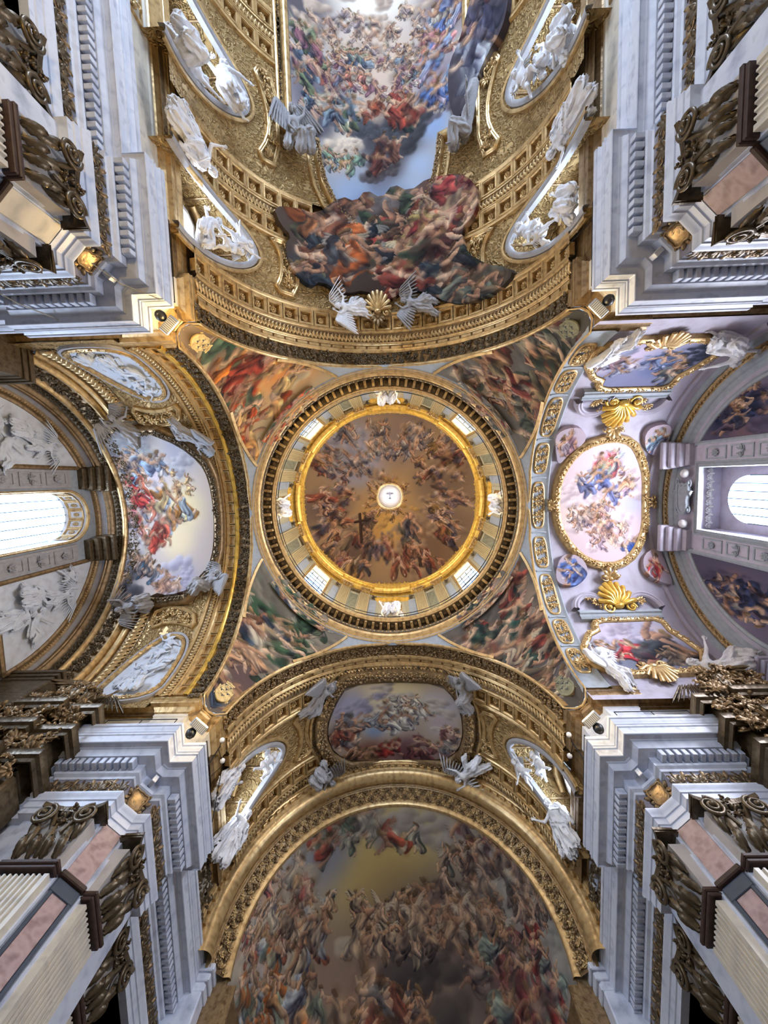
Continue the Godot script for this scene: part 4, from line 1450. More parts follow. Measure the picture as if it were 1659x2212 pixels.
	lathe(mb, V2a([1.55, 43.9, 1.5, 43.8, 1.34, 43.76, 1.28, 43.84, 1.28, 44.0, 1.26, 44.0, 1.26, 45.2]), 48)
	part("ring", mb.done(), M.gold, la)
	mb = MB.new()
	var dsk := []
	lathe(mb, V2a([1.30, 45.1, 1.12, 45.08, 1.10, 45.06, 0.0, 45.06]), 48, 0, TAU)
	part("disc", mb.done(), M.lantern_disc, la)
	mb = MB.new()
	# dove with spread wings, seen from below
	mb.ball(Vector3(0, 0, 0), Vector3(0.08, 0.06, 0.24), 8, 6)
	mb.ball(Vector3(0, 0, 0.26), Vector3(0.06, 0.06, 0.08), 8, 6)
	for s in [-1.0, 1.0]:
		for i in 5:
			var a := 0.25 + i * 0.22
			mb.tube([Vector3(s * 0.05, 0, 0.06), Vector3(s * cos(a) * (0.5 - 0.03 * i), 0, 0.02 + sin(a) * (0.50 - 0.05 * i))], [0.05, 0.012], 5, true, 0.4)
	for i in 5:
		mb.tube([Vector3(0, 0, -0.2), Vector3((i - 2) * 0.07, 0, -0.45)], [0.04, 0.03], 5, true, 0.4)
	part("dove", mb.done(), M.frieze_grey, la, Transform3D(Basis(), Vector3(0.0, 44.98, 0.12)))
	# iron rails running up the drum and round its ledge
	var rl := thing("ledge_railing", "thin iron handrail round the inside of the drum's ledge", "railing")
	for lev in [28.85, 29.35]:
		var rt := MB.new()
		lathe(rt, V2a([8.12, lev, 8.09, lev - 0.03, 8.06, lev, 8.09, lev + 0.03, 8.12, lev]), 96)
		part("rail", rt.done(), M.iron, rl)
	for k in 24:
		var pm2 := MB.new()
		var a := TAU * (k + 0.5) / 24
		pm2.tube([pol(a, 8.09, 28.22), pol(a, 8.09, 29.4)], [0.02, 0.02], 5)
		part("post", pm2.done(), M.iron, rl)

# azimuth a, elevation e (0 at the springing, PI/2 at the top): the dome, flattened a little; d metres in
func dome_at(a: float, e: float, d := 0.0) -> Array:
	var n := Vector3(-sin(a) * cos(e), -sin(e) * 1.08, -cos(a) * cos(e)).normalized()
	return [Vector3(sin(a) * cos(e) * 8.25, 36.55 + sin(e) * 7.4, cos(a) * cos(e) * 8.25) + n * d, n]
# ---------------------------------------------------------------- apse: stepped gilded arch and half dome
const AC := Vector3(0, 17.2, -18.9)
const AR := 7.3
func apse_arch(mb: MB, prof: Array, s0 := -1.75, s1 := 1.75, seg := 90) -> void:   # profile (a, r), angles from the crown
	var fr := []
	for i in seg + 1:
		var th := s0 + (s1 - s0) * i / seg
		fr.append([Vector3(0, 17.2, 0), Vector3(0, 0, -1), Vector3(sin(th), cos(th), 0)])
	sweep(mb, fr, prof)
func apse_frame(th: float, a: float, r: float, turn := 0.0, tilt := 0.0) -> Transform3D:
	return Transform3D(Basis(Vector3(cos(th), -sin(th), 0), Vector3(0, 0, 1), Vector3(-sin(th), -cos(th), 0)) * Basis(Vector3(1, 0, 0), tilt) * Basis(Vector3(0, 0, 1), turn), Vector3(sin(th) * r, 17.2 + cos(th) * r, -a))
func apse() -> void:
	var t := thing("trim_7", "second coffered arch and great gilded roll moulding framing the apse", "arch", Transform3D.IDENTITY, "", "structure")
	band(t, "fillet", VA, [15.2, -0.1, 15.25, 0.03, 15.32, 0.06, 15.4, 0.03, 15.46, 0.0], -SM, SM, M.gold)
	coffers(t, VA, 15.9, 0.84, -SM, SM, 25, O.coffer, M.gold)
	band(t, "fillet", VA, [16.3, 0.0, 16.33, 0.04, 16.4, 0.05, 16.44, 0.0], -SM, SM, M.gold)
	band(t, "leaf_bed", VA, [16.42, 0.0, 16.5, -0.04, 16.85, -0.04, 16.9, 0.02], -SM, SM, M.old_gold)
	row_of(t, "leaf_wave", O.wave, M.gold, VA, 16.66, -SM, SM, -0.02, 0.5, 0.23, 0.25)
	var mb := MB.new()
	apse_arch(mb, V2a([16.85, 9.2, 16.85, 8.72, 16.92, 8.62, 17.0, 8.62, 17.06, 8.56, 17.2, 8.56]))
	part("fillet", mb.done(), M.gold, t)
	var dm := box_mesh(Vector3(0.13, 0.09, 0.08))
	for i in 60:
		part("slot_block", dm, M.gold, t, apse_frame(-1.72 + (i + 0.5) * 3.44 / 60, 17.12, 8.5))
	mb = MB.new()
	var pr := [Vector2(17.2, 8.62), Vector2(17.2, 8.42)]
	for i in 13:
		var a := PI * (i / 12.0) * 1.05 - 0.1
		pr.append(Vector2(17.56 - cos(a) * 0.34 + i * 0.012, 8.36 - sin(a) * 0.34 - i * 0.012))
	pr.append(Vector2(18.1, 8.1)); pr.append(Vector2(18.1, 7.95))
	apse_arch(mb, pr)
	part("roll_moulding", mb.done(), M.gold, t)
	mb = MB.new()
	apse_arch(mb, V2a([18.08, 8.05, 18.16, 7.9, 18.22, 7.9, 18.26, 7.96, 18.72, 7.56, 18.72, 7.48]))
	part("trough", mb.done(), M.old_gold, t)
	var sets := [[], []]
	for i in 72:
		for row in 2:
			sets[(i + row) % 2].append(fit(apse_frame(-1.74 + (i + 0.5) * 3.48 / 72, 18.34 + row * 0.26, 7.86 - row * 0.22, rng.randf() * TAU, -0.7), 0.42))
	many("carved_foliage", O.clump, M.old_gold, t, sets[0])
	many("carved_scrolls", O.scroll, M.gold, t, sets[1])
	mb = MB.new()
	apse_arch(mb, V2a([18.7, 7.55, 18.74, 7.36, 18.80, 7.28, 18.9, 7.26, 18.96, 7.27, 18.98, 7.7]))
	part("inner_fillet", mb.done(), M.gold, t)
	# plain wall behind the arch, open to the half dome
	var hole := PackedVector2Array([Vector2(-7.32, -0.5)])
	hole.append_array(arc_line(Vector2(0, 17.2), 7.32, -PI / 2, PI / 2, 48))
	hole.append(Vector2(7.32, -0.5))
	mb = MB.new()
	drape(mb, V2([-10.5, 0, 10.5, 0, 10.5, 27.5, -10.5, 27.5]), plane_map(VA, 18.97), Vector2(2.0, 2.0), Transform2D.IDENTITY, [hole])
	part("arch_wall", mb.done(), M.old_gold, t)
	# gilded rim along the foot of the half dome and the dark wall under it
	mb = MB.new()
	var fr := []
	for i in 61:
		var b := -PI / 2 + PI * i / 60.0
		fr.append([Vector3(0, 0, AC.z), Vector3(sin(b), 0, -cos(b)), Vector3.UP])
	sweep(mb, fr, V2a([7.5, 14.4, 7.0, 14.4, 6.9, 14.6, 6.9, 14.9, 7.06, 15.0, 7.0, 15.2, 6.86, 15.3, 6.86, 15.5, 6.95, 15.56, 7.05, 15.7, 7.3, 15.75]), true)
	part("foot_cornice", mb.done(), M.old_gold, t)
	mb = MB.new()
	sweep(mb, fr, V2a([7.35, 0.0, 7.35, 14.45]), true)
	part("wall_below", mb.done(), M.cream_marble, t)
	# side pieces that close the arch down to the floor, and carved trophies over the cornice
	for s in [-1.0, 1.0]:
		var pm := MB.new()
		pm.box(Transform3D(Basis(), Vector3(s * 8.7, 8.65, -18.95)), Vector3(1.42, 8.65, 0.06))
		pm.box(Transform3D(Basis(), Vector3(s * 7.2, 15.05, -18.93)), Vector3(0.36, 0.68, 0.04))
		var pt := part("arch_pier", pm.done(), M.old_gold, t)
		pm = MB.new()
		pm.box(Transform3D(Basis(), Vector3(s * 8.65, 8.0, -18.55)), Vector3(0.72, 7.9, 0.35), 0.05)
		for j in 3:
			pm.box(Transform3D(Basis(), Vector3(s * (8.6 - 0.07 * j), 15.2 + j * 0.3, -18.55)), Vector3(0.74, 0.13, 0.36 + 0.05 * j), 0.03)
		part("marble_pier", pm.done(), M.marble, t)
		var ts := []
		for i in 26:
			ts.append(fit(Transform3D(Basis(Vector3(0, 0, 1), Vector3.UP, Vector3(-s, 0, 0)) * Basis(Vector3(0, 0, 1), rng.randf() * 6), Vector3(s * 8.78, 16.5 + (i % 2) * 0.8, -10.9 - i * 0.29)), 0.75))
		many("carved_trophies", O.acanthus, M.bronze, pt, ts)

# ---------------------------------------------------------------- the transepts' end walls
func plane_map(vt: Vault, e: float, d := 0.0) -> Callable:
	return func(u: Vector2) -> Array: return [vt.A * (e - d) + vt.S * u.x + Vector3.UP * u.y, -vt.A]
func arc_line(c: Vector2, r: float, a0: float, a1: float, k := 24) -> PackedVector2Array:
	var o := PackedVector2Array()
	for i in k + 1:
		var a := a0 + (a1 - a0) * i / k
		o.append(c + Vector2(sin(a), cos(a)) * r)
	return o
func transept_ends() -> void:
	for side in 2:
		var vt: Vault = [VL, VR][side]
		var nm: String = ["left", "right"][side]
		var e: float = [18.2, 17.45][side]
		var zc := 0.35
		var hw: float = [1.38, 1.72][side]
		var top: float = [22.95, 23.3][side]
		var r: float = 6.75
		var t := thing("wall_end_" + nm, "inner end wall of the " + nm + " transept with nested arch mouldings round its lunette", "wall", Transform3D.IDENTITY, "", "structure")
		var m1: Material = M.gold if side == 0 else M.lavender
		var m2: Material = M.old_gold if side == 0 else M.blue_grey
		# window opening: round-headed on the left, square frame on the right
		var open := PackedVector2Array([Vector2(zc - hw, 10.0)])
		if side == 0:
			open.append_array(arc_line(Vector2(zc, top), hw, -PI / 2, PI / 2, 18))
		else:
			open.append(Vector2(zc - hw, top)); open.append(Vector2(zc + hw, top))
		open.append(Vector2(zc + hw, 10.0))
		var wl := PackedVector2Array([Vector2(-9.6, 0.0)])
		wl.append_array(arc_line(Vector2(0, YC), 8.9, -PI / 2, PI / 2, 32))
		wl.append(Vector2(9.6, 0.0))
		var mb := MB.new()
		drape(mb, wl, plane_map(vt, e), Vector2(0.8, 0.8), Transform2D.IDENTITY, [open])
		part("wall_face", mb.done(), M.blue_grey if side == 0 else M.lavender, t)
		# reveal
		mb = MB.new()
		var deep: float = [1.35, 1.1][side]
		for i in open.size() - 1:
			var a := open[i]
			var b := open[i + 1]
			var pm := plane_map(vt, e)
			var p0: Vector3 = pm.call(a)[0]
			var p1: Vector3 = pm.call(b)[0]
			var mid := (a + b) / 2 - Vector2(zc, 20.0)
			var nn := (p1 - p0).cross(vt.A).normalized()
			if nn.dot(vt.S * (zc - (a.x + b.x) / 2) + Vector3.UP * ((20.5 if side else top) - (a.y + b.y) / 2)) < 0: nn = -nn
			mb.face([p0, p1, p1 + vt.A * deep, p0 + vt.A * deep], nn)
		part("reveal", mb.done(), M.stucco if side == 0 else M.lavender, t)
		# nested arches between the barrel and the wall
		var lists := []
		if side == 0:
			lists = [["scale_bed", [14.5, -0.06, 15.3, -0.06], M.old_gold], ["ridge", [15.3, -0.1, 15.32, 0.06, 15.38, 0.12, 15.46, 0.12, 15.5, 0.06, 15.54, -0.02, 15.8, -0.02], M.gold], ["ridge", [15.8, -0.04, 15.82, 0.2, 15.9, 0.28, 15.98, 0.28, 16.04, 0.2], M.gold],
				["trough", [16.02, 0.2, 16.78, 0.34], M.old_gold], ["ridge", [16.78, 0.3, 16.8, 0.5, 16.88, 0.58, 16.98, 0.58, 17.05, 0.5], M.gold], ["trough", [17.04, 0.5, 17.4, 0.62], M.bronze], ["ridge", [17.4, 0.6, 17.42, 0.8, 17.5, 0.88, 17.6, 0.86, 17.64, 0.92, 17.74, 0.92, 17.78, 0.86], M.old_gold],
				["grey_band", [17.78, 0.88, 18.0, 1.0], M.grey_stucco], ["bead_bed", [18.0, 0.98, 18.02, 1.12, 18.1, 1.2, 18.22, 1.26], M.old_gold]]
		else:
			lists = [["painted_band", [16.3, -0.1, 16.32, 0.04, 16.4, 0.06, 16.5, 0.06, 16.54, 0.0, 16.9, 0.04], M.lavender], ["ridge", [16.9, 0.02, 16.92, 0.24, 17.0, 0.3, 17.08, 0.3, 17.12, 0.24], M.blue_grey],
				["trough", [17.12, 0.26, 17.28, 0.6], M.old_gold], ["ridge", [17.24, 0.6, 17.26, 0.78, 17.3, 0.86, 17.38, 0.9, 17.42, 1.0, 17.46, 1.22], M.blue_grey]]
		for l in lists:
			band(t, l[0], vt, l[1], -SM, SM, l[2])
		if side == 0:
			row_of(t, "leaf_scales", O.wave, M.gold, vt, 14.9, -SM, SM, -0.04, 0.75, 0.26, 0.2)
			foliage(t, "carved_foliage", vt, 16.4, 0.6, -SM, SM, 0.28, M.bronze)
			row_of(t, "carved_buds", O.clump, M.bronze, vt, 17.2, -SM, SM, 0.56, 0.34, 0.3)
			row_of(t, "bead_row", O.egg, M.gold, vt, 18.06, -SM, SM, 1.16, 0.14, 0.17)
		else:
			row_of(t, "carved_buds", O.clump, M.gold, vt, 17.18, -SM, SM, 0.42, 0.34, 0.3)
		# end piers that the nested arches stand on
		for s in [-1.0, 1.0]:
			var em := MB.new()
			var d0: float = 15.75 if side == 0 else 16.85
			em.box(Transform3D(Basis(vt.S, Vector3.UP, vt.A), vt.A * (d0 + e) / 2 + vt.S * s * 8.1 + Vector3.UP * 9.2), Vector3(1.25, 9.2, (e - d0) / 2), 0.05)
			for j in 3:
				em.box(Transform3D(Basis(vt.S, Vector3.UP, vt.A), vt.A * ((d0 + e) / 2 - 0.05 * j) + vt.S * s * 8.1 + Vector3.UP * (18.45 + j * 0.2)), Vector3(1.3 + j * 0.07, 0.11, (e - d0) / 2 + 0.05 * j), 0.03)
			part("end_pier", em.done(), M.bronze if side == 0 else M.lavender, t)
		# window: thin leads and panes
		var wn := thing("window_%d" % (5 + side), "tall bright " + ["round-headed", "arched"][side] + " window high in the end wall of the " + nm + " transept", "window", Transform3D.IDENTITY, "", "structure")
		var ge := e + deep - 0.06
		var glw: float = hw if side == 0 else 1.24
		var gtop: float = top if side == 0 else 21.6
		if side == 1:
			# blank upper panel of carved relief above the arched light
			var fm := MB.new()
			var hole := PackedVector2Array([Vector2(zc - glw, 9.0)])
			hole.append_array(arc_line(Vector2(zc, gtop), glw, -PI / 2, PI / 2, 18))
			hole.append(Vector2(zc + glw, 9.0))
			drape(fm, V2([zc - hw, 10.0, zc + hw, 10.0, zc + hw, top, zc - hw, top]), plane_map(vt, ge), Vector2(0.5, 0.5), Transform2D.IDENTITY, [hole])
			part("window_head", fm.done(), M.lavender, wn)
			var ts := []
			for i in 7:
				ts.append(fit(Transform3D(Basis(-vt.S, Vector3.UP, -vt.A), vt.A * (e + 0.4) + vt.S * (zc + (i - 3) * 0.46) + Vector3.UP * (top - 0.02)) * rot(0, Vector3.ZERO, PI / 2), 0.5))
			many("soffit_relief", O.scroll, M.stucco, wn, ts)
		var gm := MB.new()
		for i in 7:
			var z: float = zc - glw + glw * 2 * i / 6.0
			var hy := gtop + sqrt(maxf(0.0, glw * glw - (z - zc) * (z - zc)))
			gm = MB.new()
			gm.box(Transform3D(Basis(vt.S, Vector3.UP, vt.A), vt.A * ge + vt.S * z + Vector3.UP * (hy + 10.0) / 2), Vector3(0.018, (hy - 10.0) / 2, 0.02))
			part("lead", gm.done(), M.iron, wn)
			if i < 6:
				for j in 18:
					var y := 12.0 + j * 0.72
					var zz: float = z + glw / 6.0
					var h2 := gtop + sqrt(maxf(0.0, glw * glw - pow(maxf(absf(z - zc), absf(z + glw / 3.0 - zc)), 2)))
					if y + 0.36 > h2 + 0.3: continue
					gm = MB.new()
					gm.box(Transform3D(Basis(vt.S, Vector3.UP, vt.A), vt.A * (ge + 0.01) + vt.S * zz + Vector3.UP * y), Vector3(glw / 6.0 - 0.015, 0.34, 0.004))
					part("pane", gm.done(), M.glass, wn)
		var sm := MB.new()
		var rimline := open.duplicate()
		rail(sm, rimline, plane_map(vt, e), V2a([-0.16, -0.02, -0.15, 0.08, -0.08, 0.12, -0.02, 0.06, 0.0, 0.08, 0.03, -0.02]) if side == 0 else V2a([-0.36, -0.02, -0.34, 0.14, -0.24, 0.2, -0.18, 0.12, -0.08, 0.14, -0.02, 0.2, 0.02, -0.02]), false)
		part("surround", sm.done(), M.gold if side == 0 else M.blue_grey, wn)
		if side == 0:
			for i in 7:
				var a := (i - 3) * PI / 7.4
				var fr := Transform3D(Basis(vt.S * cos(a) - Vector3.UP * sin(a), -vt.A, -(vt.S * sin(a) + Vector3.UP * cos(a))), vt.A * (e + 0.62) + vt.S * (zc + sin(a) * hw) + Vector3.UP * (top + cos(a) * hw))
				if fr.basis.determinant() < 0: fr.basis.x = -fr.basis.x
				var c := part("soffit_coffer", coffer_mesh(0.56, 0.92, 0.11, 0.07), M.gold, wn, fr * Transform3D(Basis(), Vector3(0, 0, 0.06)))
				part("rosette", O.rosette, M.gold, c, Transform3D(Basis.from_scale(Vector3(0.30, 0.46, 0.3)), Vector3(0, 0, -0.06)))
		# strips of panelled stone either side of the window
		for s in [-1.0, 1.0]:
			var x0: float = zc + s * (hw + 0.25)
			var x1: float = zc + s * (hw + 1.25)
			var pmb := MB.new()
			pmb.box(Transform3D(Basis(vt.S, Vector3.UP, vt.A), vt.A * e + vt.S * (x0 + x1) / 2 + Vector3.UP * 18.0), Vector3(absf(x1 - x0) / 2, 5.0 + (0.6 if side else 0.3), 0.14), 0.03)
			var strip := part("window_strip", pmb.done(), M.grey_stucco if side == 0 else M.lavender, t)
			for j in 5:
				var fm := MB.new()
				var cy := 22.3 - j * 1.5
				var cxx: float = (x0 + x1) / 2
				var rl := V2([cxx - 0.3, cy - 0.6, cxx + 0.3, cy - 0.6, cxx + 0.3, cy + 0.6, cxx - 0.3, cy + 0.6])
				rail(fm, rl, plane_map(vt, e - 0.14), V2a([-0.05, -0.02, -0.04, 0.04, 0.03, 0.05, 0.05, -0.02]))
				var fp := part("strip_panel", fm.done(), M.grey_stucco if side == 0 else M.blue_grey, strip)
				part("strip_ornament", O.scroll if j % 2 else O.rosette, M.grey_stucco if side == 0 else M.blue_grey, strip, fit(Transform3D(Basis(-vt.S, Vector3.UP, -vt.A), vt.A * (e - 0.14) + vt.S * cxx + Vector3.UP * cy), 0.5))
			# stepped cornice blocks that close the strip under the arch
			var cb := MB.new()
			for j in 4:
				cb.box(Transform3D(Basis(vt.S, Vector3.UP, vt.A), vt.A * (e - 0.15 - j * 0.22) + vt.S * (x0 + x1) / 2 + Vector3.UP * (24.15 + j * 0.30 - 0.1)), Vector3(0.62 + j * 0.06, 0.15, 0.2 + j * 0.05), 0.04)
			part("stepped_cornice", cb.done(), M.bronze if side == 0 else M.lavender, strip)
	# inscription cartouche above the right window
	var ct := thing("cartouche", "grey oval inscription tablet with small carved scrolls above the right transept's window", "cartouche", Transform3D(Basis(-VR.S, Vector3.UP, -VR.A), VR.A * 17.2 + VR.S * 0.3 + Vector3.UP * 24.25))
	part("tablet", cartouche(), M.blue_grey, ct, Transform3D(Basis(Vector3(0, 0, 1), PI / 2) * Basis.from_scale(Vector3(0.9, 1.5, 1.0)), Vector3.ZERO))
	for s in [-1.0, 1.0]:
		var rm := MB.new()
		rm.ball(Vector3(s * 1.45, -0.1, 0.1), Vector3(0.26, 0.26, 0.2), 10, 7)
		part("carved_head", rm.done(), M.stucco, ct)

# ---------------------------------------------------------------- lunettes with their windows in the nave and choir
func lunettes() -> void:
	var idx := 0
	for l in lun_spec():
		var vt: Vault = l[0]
		var side: float = l[1]
		var a0: float = l[2]
		var hw: float = l[3]
		var far: bool = a0 > 25.0
		var place := ["first lunette of the nave's left side", "first lunette of the nave's right side", "second lunette of the nave's left side", "second lunette of the nave's right side", "third lunette of the nave's left side", "third lunette of the nave's right side", "lunette on the left of the choir", "lunette on the right of the choir"][idx] as String
		var t := thing("lunette", "deep gilded hood with a grey rim, " + place, "lunette", Transform3D.IDENTITY, "", "structure")
		var line := lun_line(side, a0, hw)
		var f := func(u: Vector2) -> Array: return [vt.p(u.x, u.y, -0.02), vt.nrm(u.x)]
		var mb := MB.new()
		rail(mb, line, f, V2a([-0.16, -0.06, -0.15, 0.05, -0.05, 0.09, 0.05, 0.09, 0.12, 0.04, 0.14, -0.2]) if side > 0 else V2a([-0.14, -0.2, -0.12, 0.04, -0.05, 0.09, 0.05, 0.09, 0.15, 0.05, 0.16, -0.06]), false, 0.2)
		part("rim", mb.done(), M.grey_stucco, t)
		mb = MB.new()
		var f2 := func(u: Vector2) -> Array: return [vt.p(u.x, u.y, -0.04), vt.nrm(u.x)]
		rail(mb, lun_line(side, a0, hw, 0.3), f2, V2a([-0.1, -0.05, -0.08, 0.05, 0.0, 0.07, 0.08, 0.05, 0.1, -0.05]), false, 0.2)
		part("gilded_border", mb.done(), M.gold, t)
		# hood
		mb = MB.new()
		var wx := 9.15
		var n := line.size()
		for i in n - 1:
			var q := []
			for e in [[i, 0], [i + 1, 0], [i + 1, 1], [i, 1]]:
				var p := vt.p(line[e[0]].x, line[e[0]].y, -0.02)
				if e[1] == 1:
					var out := vt.S * side
					p += out * (wx - p.dot(out)) 
				q.append(p)
			var ctr := vt.A * a0 + Vector3.UP * 19.5 + vt.S * side * 8.0
			var nn: Vector3 = (q[1] - q[0]).cross(q[3] - q[0]).normalized()
			if nn.dot(ctr - q[0]) < 0: nn = -nn
			mb.face(q, nn)
		part("hood", mb.done(), M.carved_gold, t)
		for i in [5, 10, 14, 18, 23]:
			var rb := MB.new()
			var p := vt.p(line[i].x, line[i].y, 0.02)
			var p2 := p + vt.S * side * (wx - absf(p.dot(vt.S)))
			rb.tube([p, p2], [0.07, 0.07], 6)
			part("hood_rib", rb.done(), M.old_gold, t)
		# tympanum with the opening
		var wall := PackedVector2Array()
		for i in n:
			var p := vt.p(line[i].x, line[i].y, -0.02)
			wall.append(Vector2(line[i].y, p.y))
		var pmap := func(u: Vector2) -> Array: return [vt.A * u.x + vt.S * side * wx + Vector3.UP * u.y, -vt.S * side]
		var open := V2([a0 - 0.85, 17.4, a0 - 0.85, 20.5, a0 - 0.5, 21.15, a0 + 0.5, 21.15, a0 + 0.85, 20.5, a0 + 0.85, 17.4])
		mb = MB.new()
		drape(mb, wall, pmap, Vector2(0.8, 0.8), Transform2D.IDENTITY, [open])
		part("window_wall", mb.done(), M.carved_gold, t)
		# window
		var wn := thing("window_%d" % (7 + idx), "leaded window with bevelled head in the " + place, "window", Transform3D.IDENTITY, "", "structure")
		mb = MB.new()
		var rp := [-0.02, -0.02, -0.01, 0.14, 0.06, 0.2, 0.12, 0.12, 0.2, 0.14, 0.26, 0.22, 0.32, 0.16, 0.34, -0.02]
		var prof := V2a(rp)
		var closed := open.duplicate()
		rail(mb, closed, pmap, prof if Geometry2D.is_polygon_clockwise(open) else V2a([-0.34, -0.02, -0.32, 0.16, -0.26, 0.22, -0.2, 0.14, -0.12, 0.12, -0.06, 0.2, 0.01, 0.14, 0.02, -0.02]), false, 3.0)
		part("frame", mb.done(), M.cream_marble, wn)
		mb = MB.new()
		for i in open.size() - 1:
			var p0: Vector3 = pmap.call(open[i])[0]
			var p1: Vector3 = pmap.call(open[i + 1])[0]
			var nn := (p1 - p0).cross(vt.S).normalized()
			if nn.dot(vt.A * a0 + Vector3.UP * 19.4 + vt.S * side * wx - p0) < 0: nn = -nn
			mb.face([p0, p1, p1 + vt.S * side * 0.7, p0 + vt.S * side * 0.7], nn)
		part("reveal", mb.done(), M.stucco, wn)
		var gx := wx + 0.55
		for i in 5:
			var a := a0 - 0.85 + 1.7 * i / 4.0
			mb = MB.new()
			mb.box(Transform3D(Basis(vt.A, Vector3.UP, vt.S), vt.A * a + vt.S * side * gx + Vector3.UP * 19.2), Vector3(0.02, 1.95 if absf(a - a0) < 0.6 else 1.5, 0.02))
			part("lead", mb.done(), M.iron, wn)
		for j in 6:
			mb = MB.new()
			mb.box(Transform3D(Basis(vt.A, Vector3.UP, vt.S), vt.A * a0 + vt.S * side * gx + Vector3.UP * (17.9 + j * 0.6)), Vector3(0.86, 0.02, 0.02))
			part("glazing_bar", mb.done(), M.iron, wn)
			for i in 4:
				mb = MB.new()
				mb.box(Transform3D(Basis(vt.A, Vector3.UP, vt.S), vt.A * (a0 - 0.85 + 0.425 * (i + 0.5)) + vt.S * side * (gx + 0.01) + Vector3.UP * (18.2 + j * 0.6)), Vector3(0.2, 0.28, 0.004))
				part("pane", mb.done(), M.glass, wn)
		# broken gilded pediment over the frame
		mb = MB.new()
		for s in [-1.0, 1.0]:
			mb.tube([vt.A * (a0 + s * 1.25) + vt.S * side * (wx - 0.25) + Vector3.UP * 20.9, vt.A * (a0 + s * 0.75) + vt.S * side * (wx - 0.3) + Vector3.UP * 21.55, vt.A * (a0 + s * 0.3) + vt.S * side * (wx - 0.3) + Vector3.UP * 21.8], [0.16, 0.18, 0.12], 6)
		part("broken_pediment", mb.done(), M.gold, wn)
		if not far:
			part("pediment_shell", O.shell, M.gold, wn, fit(Transform3D(Basis(vt.A, Vector3.UP, -vt.S * side) if Basis(vt.A, Vector3.UP, -vt.S * side).determinant() > 0 else Basis(-vt.A, Vector3.UP, -vt.S * side), vt.A * a0 + vt.S * side * (wx - 0.15) + Vector3.UP * 21.7), 0.8))
		idx += 1
# ---------------------------------------------------------------- paintings
const WARMC := ["c0562f", "d98a3d", "b04a4a", "e6d8c0", "58708a"]
const DARKC := ["2f3a44", "4a3030", "3a4a3a", "6b4a3a", "23303f", "8a3a34"]
const PASTEL := ["c9b8c8", "8fa6c8", "d98c8c", "efe2cc", "b9c4cc", "5a78b8"]
const GOLDC := ["8a6a3a", "6a4a3a", "a8865a", "7a6a72", "4a4a5a", "8a4a3a"]
const MIXC := ["b86a58", "7a8a9a", "d0c4b0", "6a7a5a", "8a5a6a", "4a5a72"]
const GREYC := ["8c8a8e", "a8a098", "6a6670", "9a8a80"]
func uvt(o: Vector2, u: Vector2, v: Vector2) -> Transform2D:
	return Transform2D(u, v, o).affine_inverse()
func vmap(vt: Vault, d: float) -> Callable:
	return func(u: Vector2) -> Array: return [vt.p(u.x, u.y, d), vt.nrm(u.x)]
# a painted panel: thing with its painted surface, maybe frame
func painting(called: String, label: String, poly: PackedVector2Array, low: Callable, top: Callable, ut: Transform2D, m: Material, step := Vector2(0.45, 0.45)) -> Node3D:
	var t := thing(called, label, "fresco")
	var mb := MB.new()
	drape(mb, poly, top, step, ut)
	skirt(mb, poly, low, top, ut)
	part("painted_surface", mb.done(), m, t)
	return t
func lush(vt: Vault, line: PackedVector2Array, d: float, size: float, step: float, closed := true) -> Array:
	var ts := []
	var m := line.size()
	for i in (m if closed else m - 1):
		var l := line[i].distance_to(line[(i + 1) % m])
		var n := maxi(1, roundi(l / step))
		for j in n:
			var q := line[i].lerp(line[(i + 1) % m], (j + rng.randf() * 0.5) / n)
			ts.append(fit(vt.frame(q.x + rng.randf_range(-0.05, 0.05), q.y + rng.randf_range(-0.05, 0.05), d, rng.randf() * TAU), size * rng.randf_range(0.75, 1.15)))
	return ts
func grow(p: PackedVector2Array, g: float) -> PackedVector2Array:
	var r := Geometry2D.offset_polygon(p, g, Geometry2D.JOIN_ROUND)
	return r[0] if r.size() else p

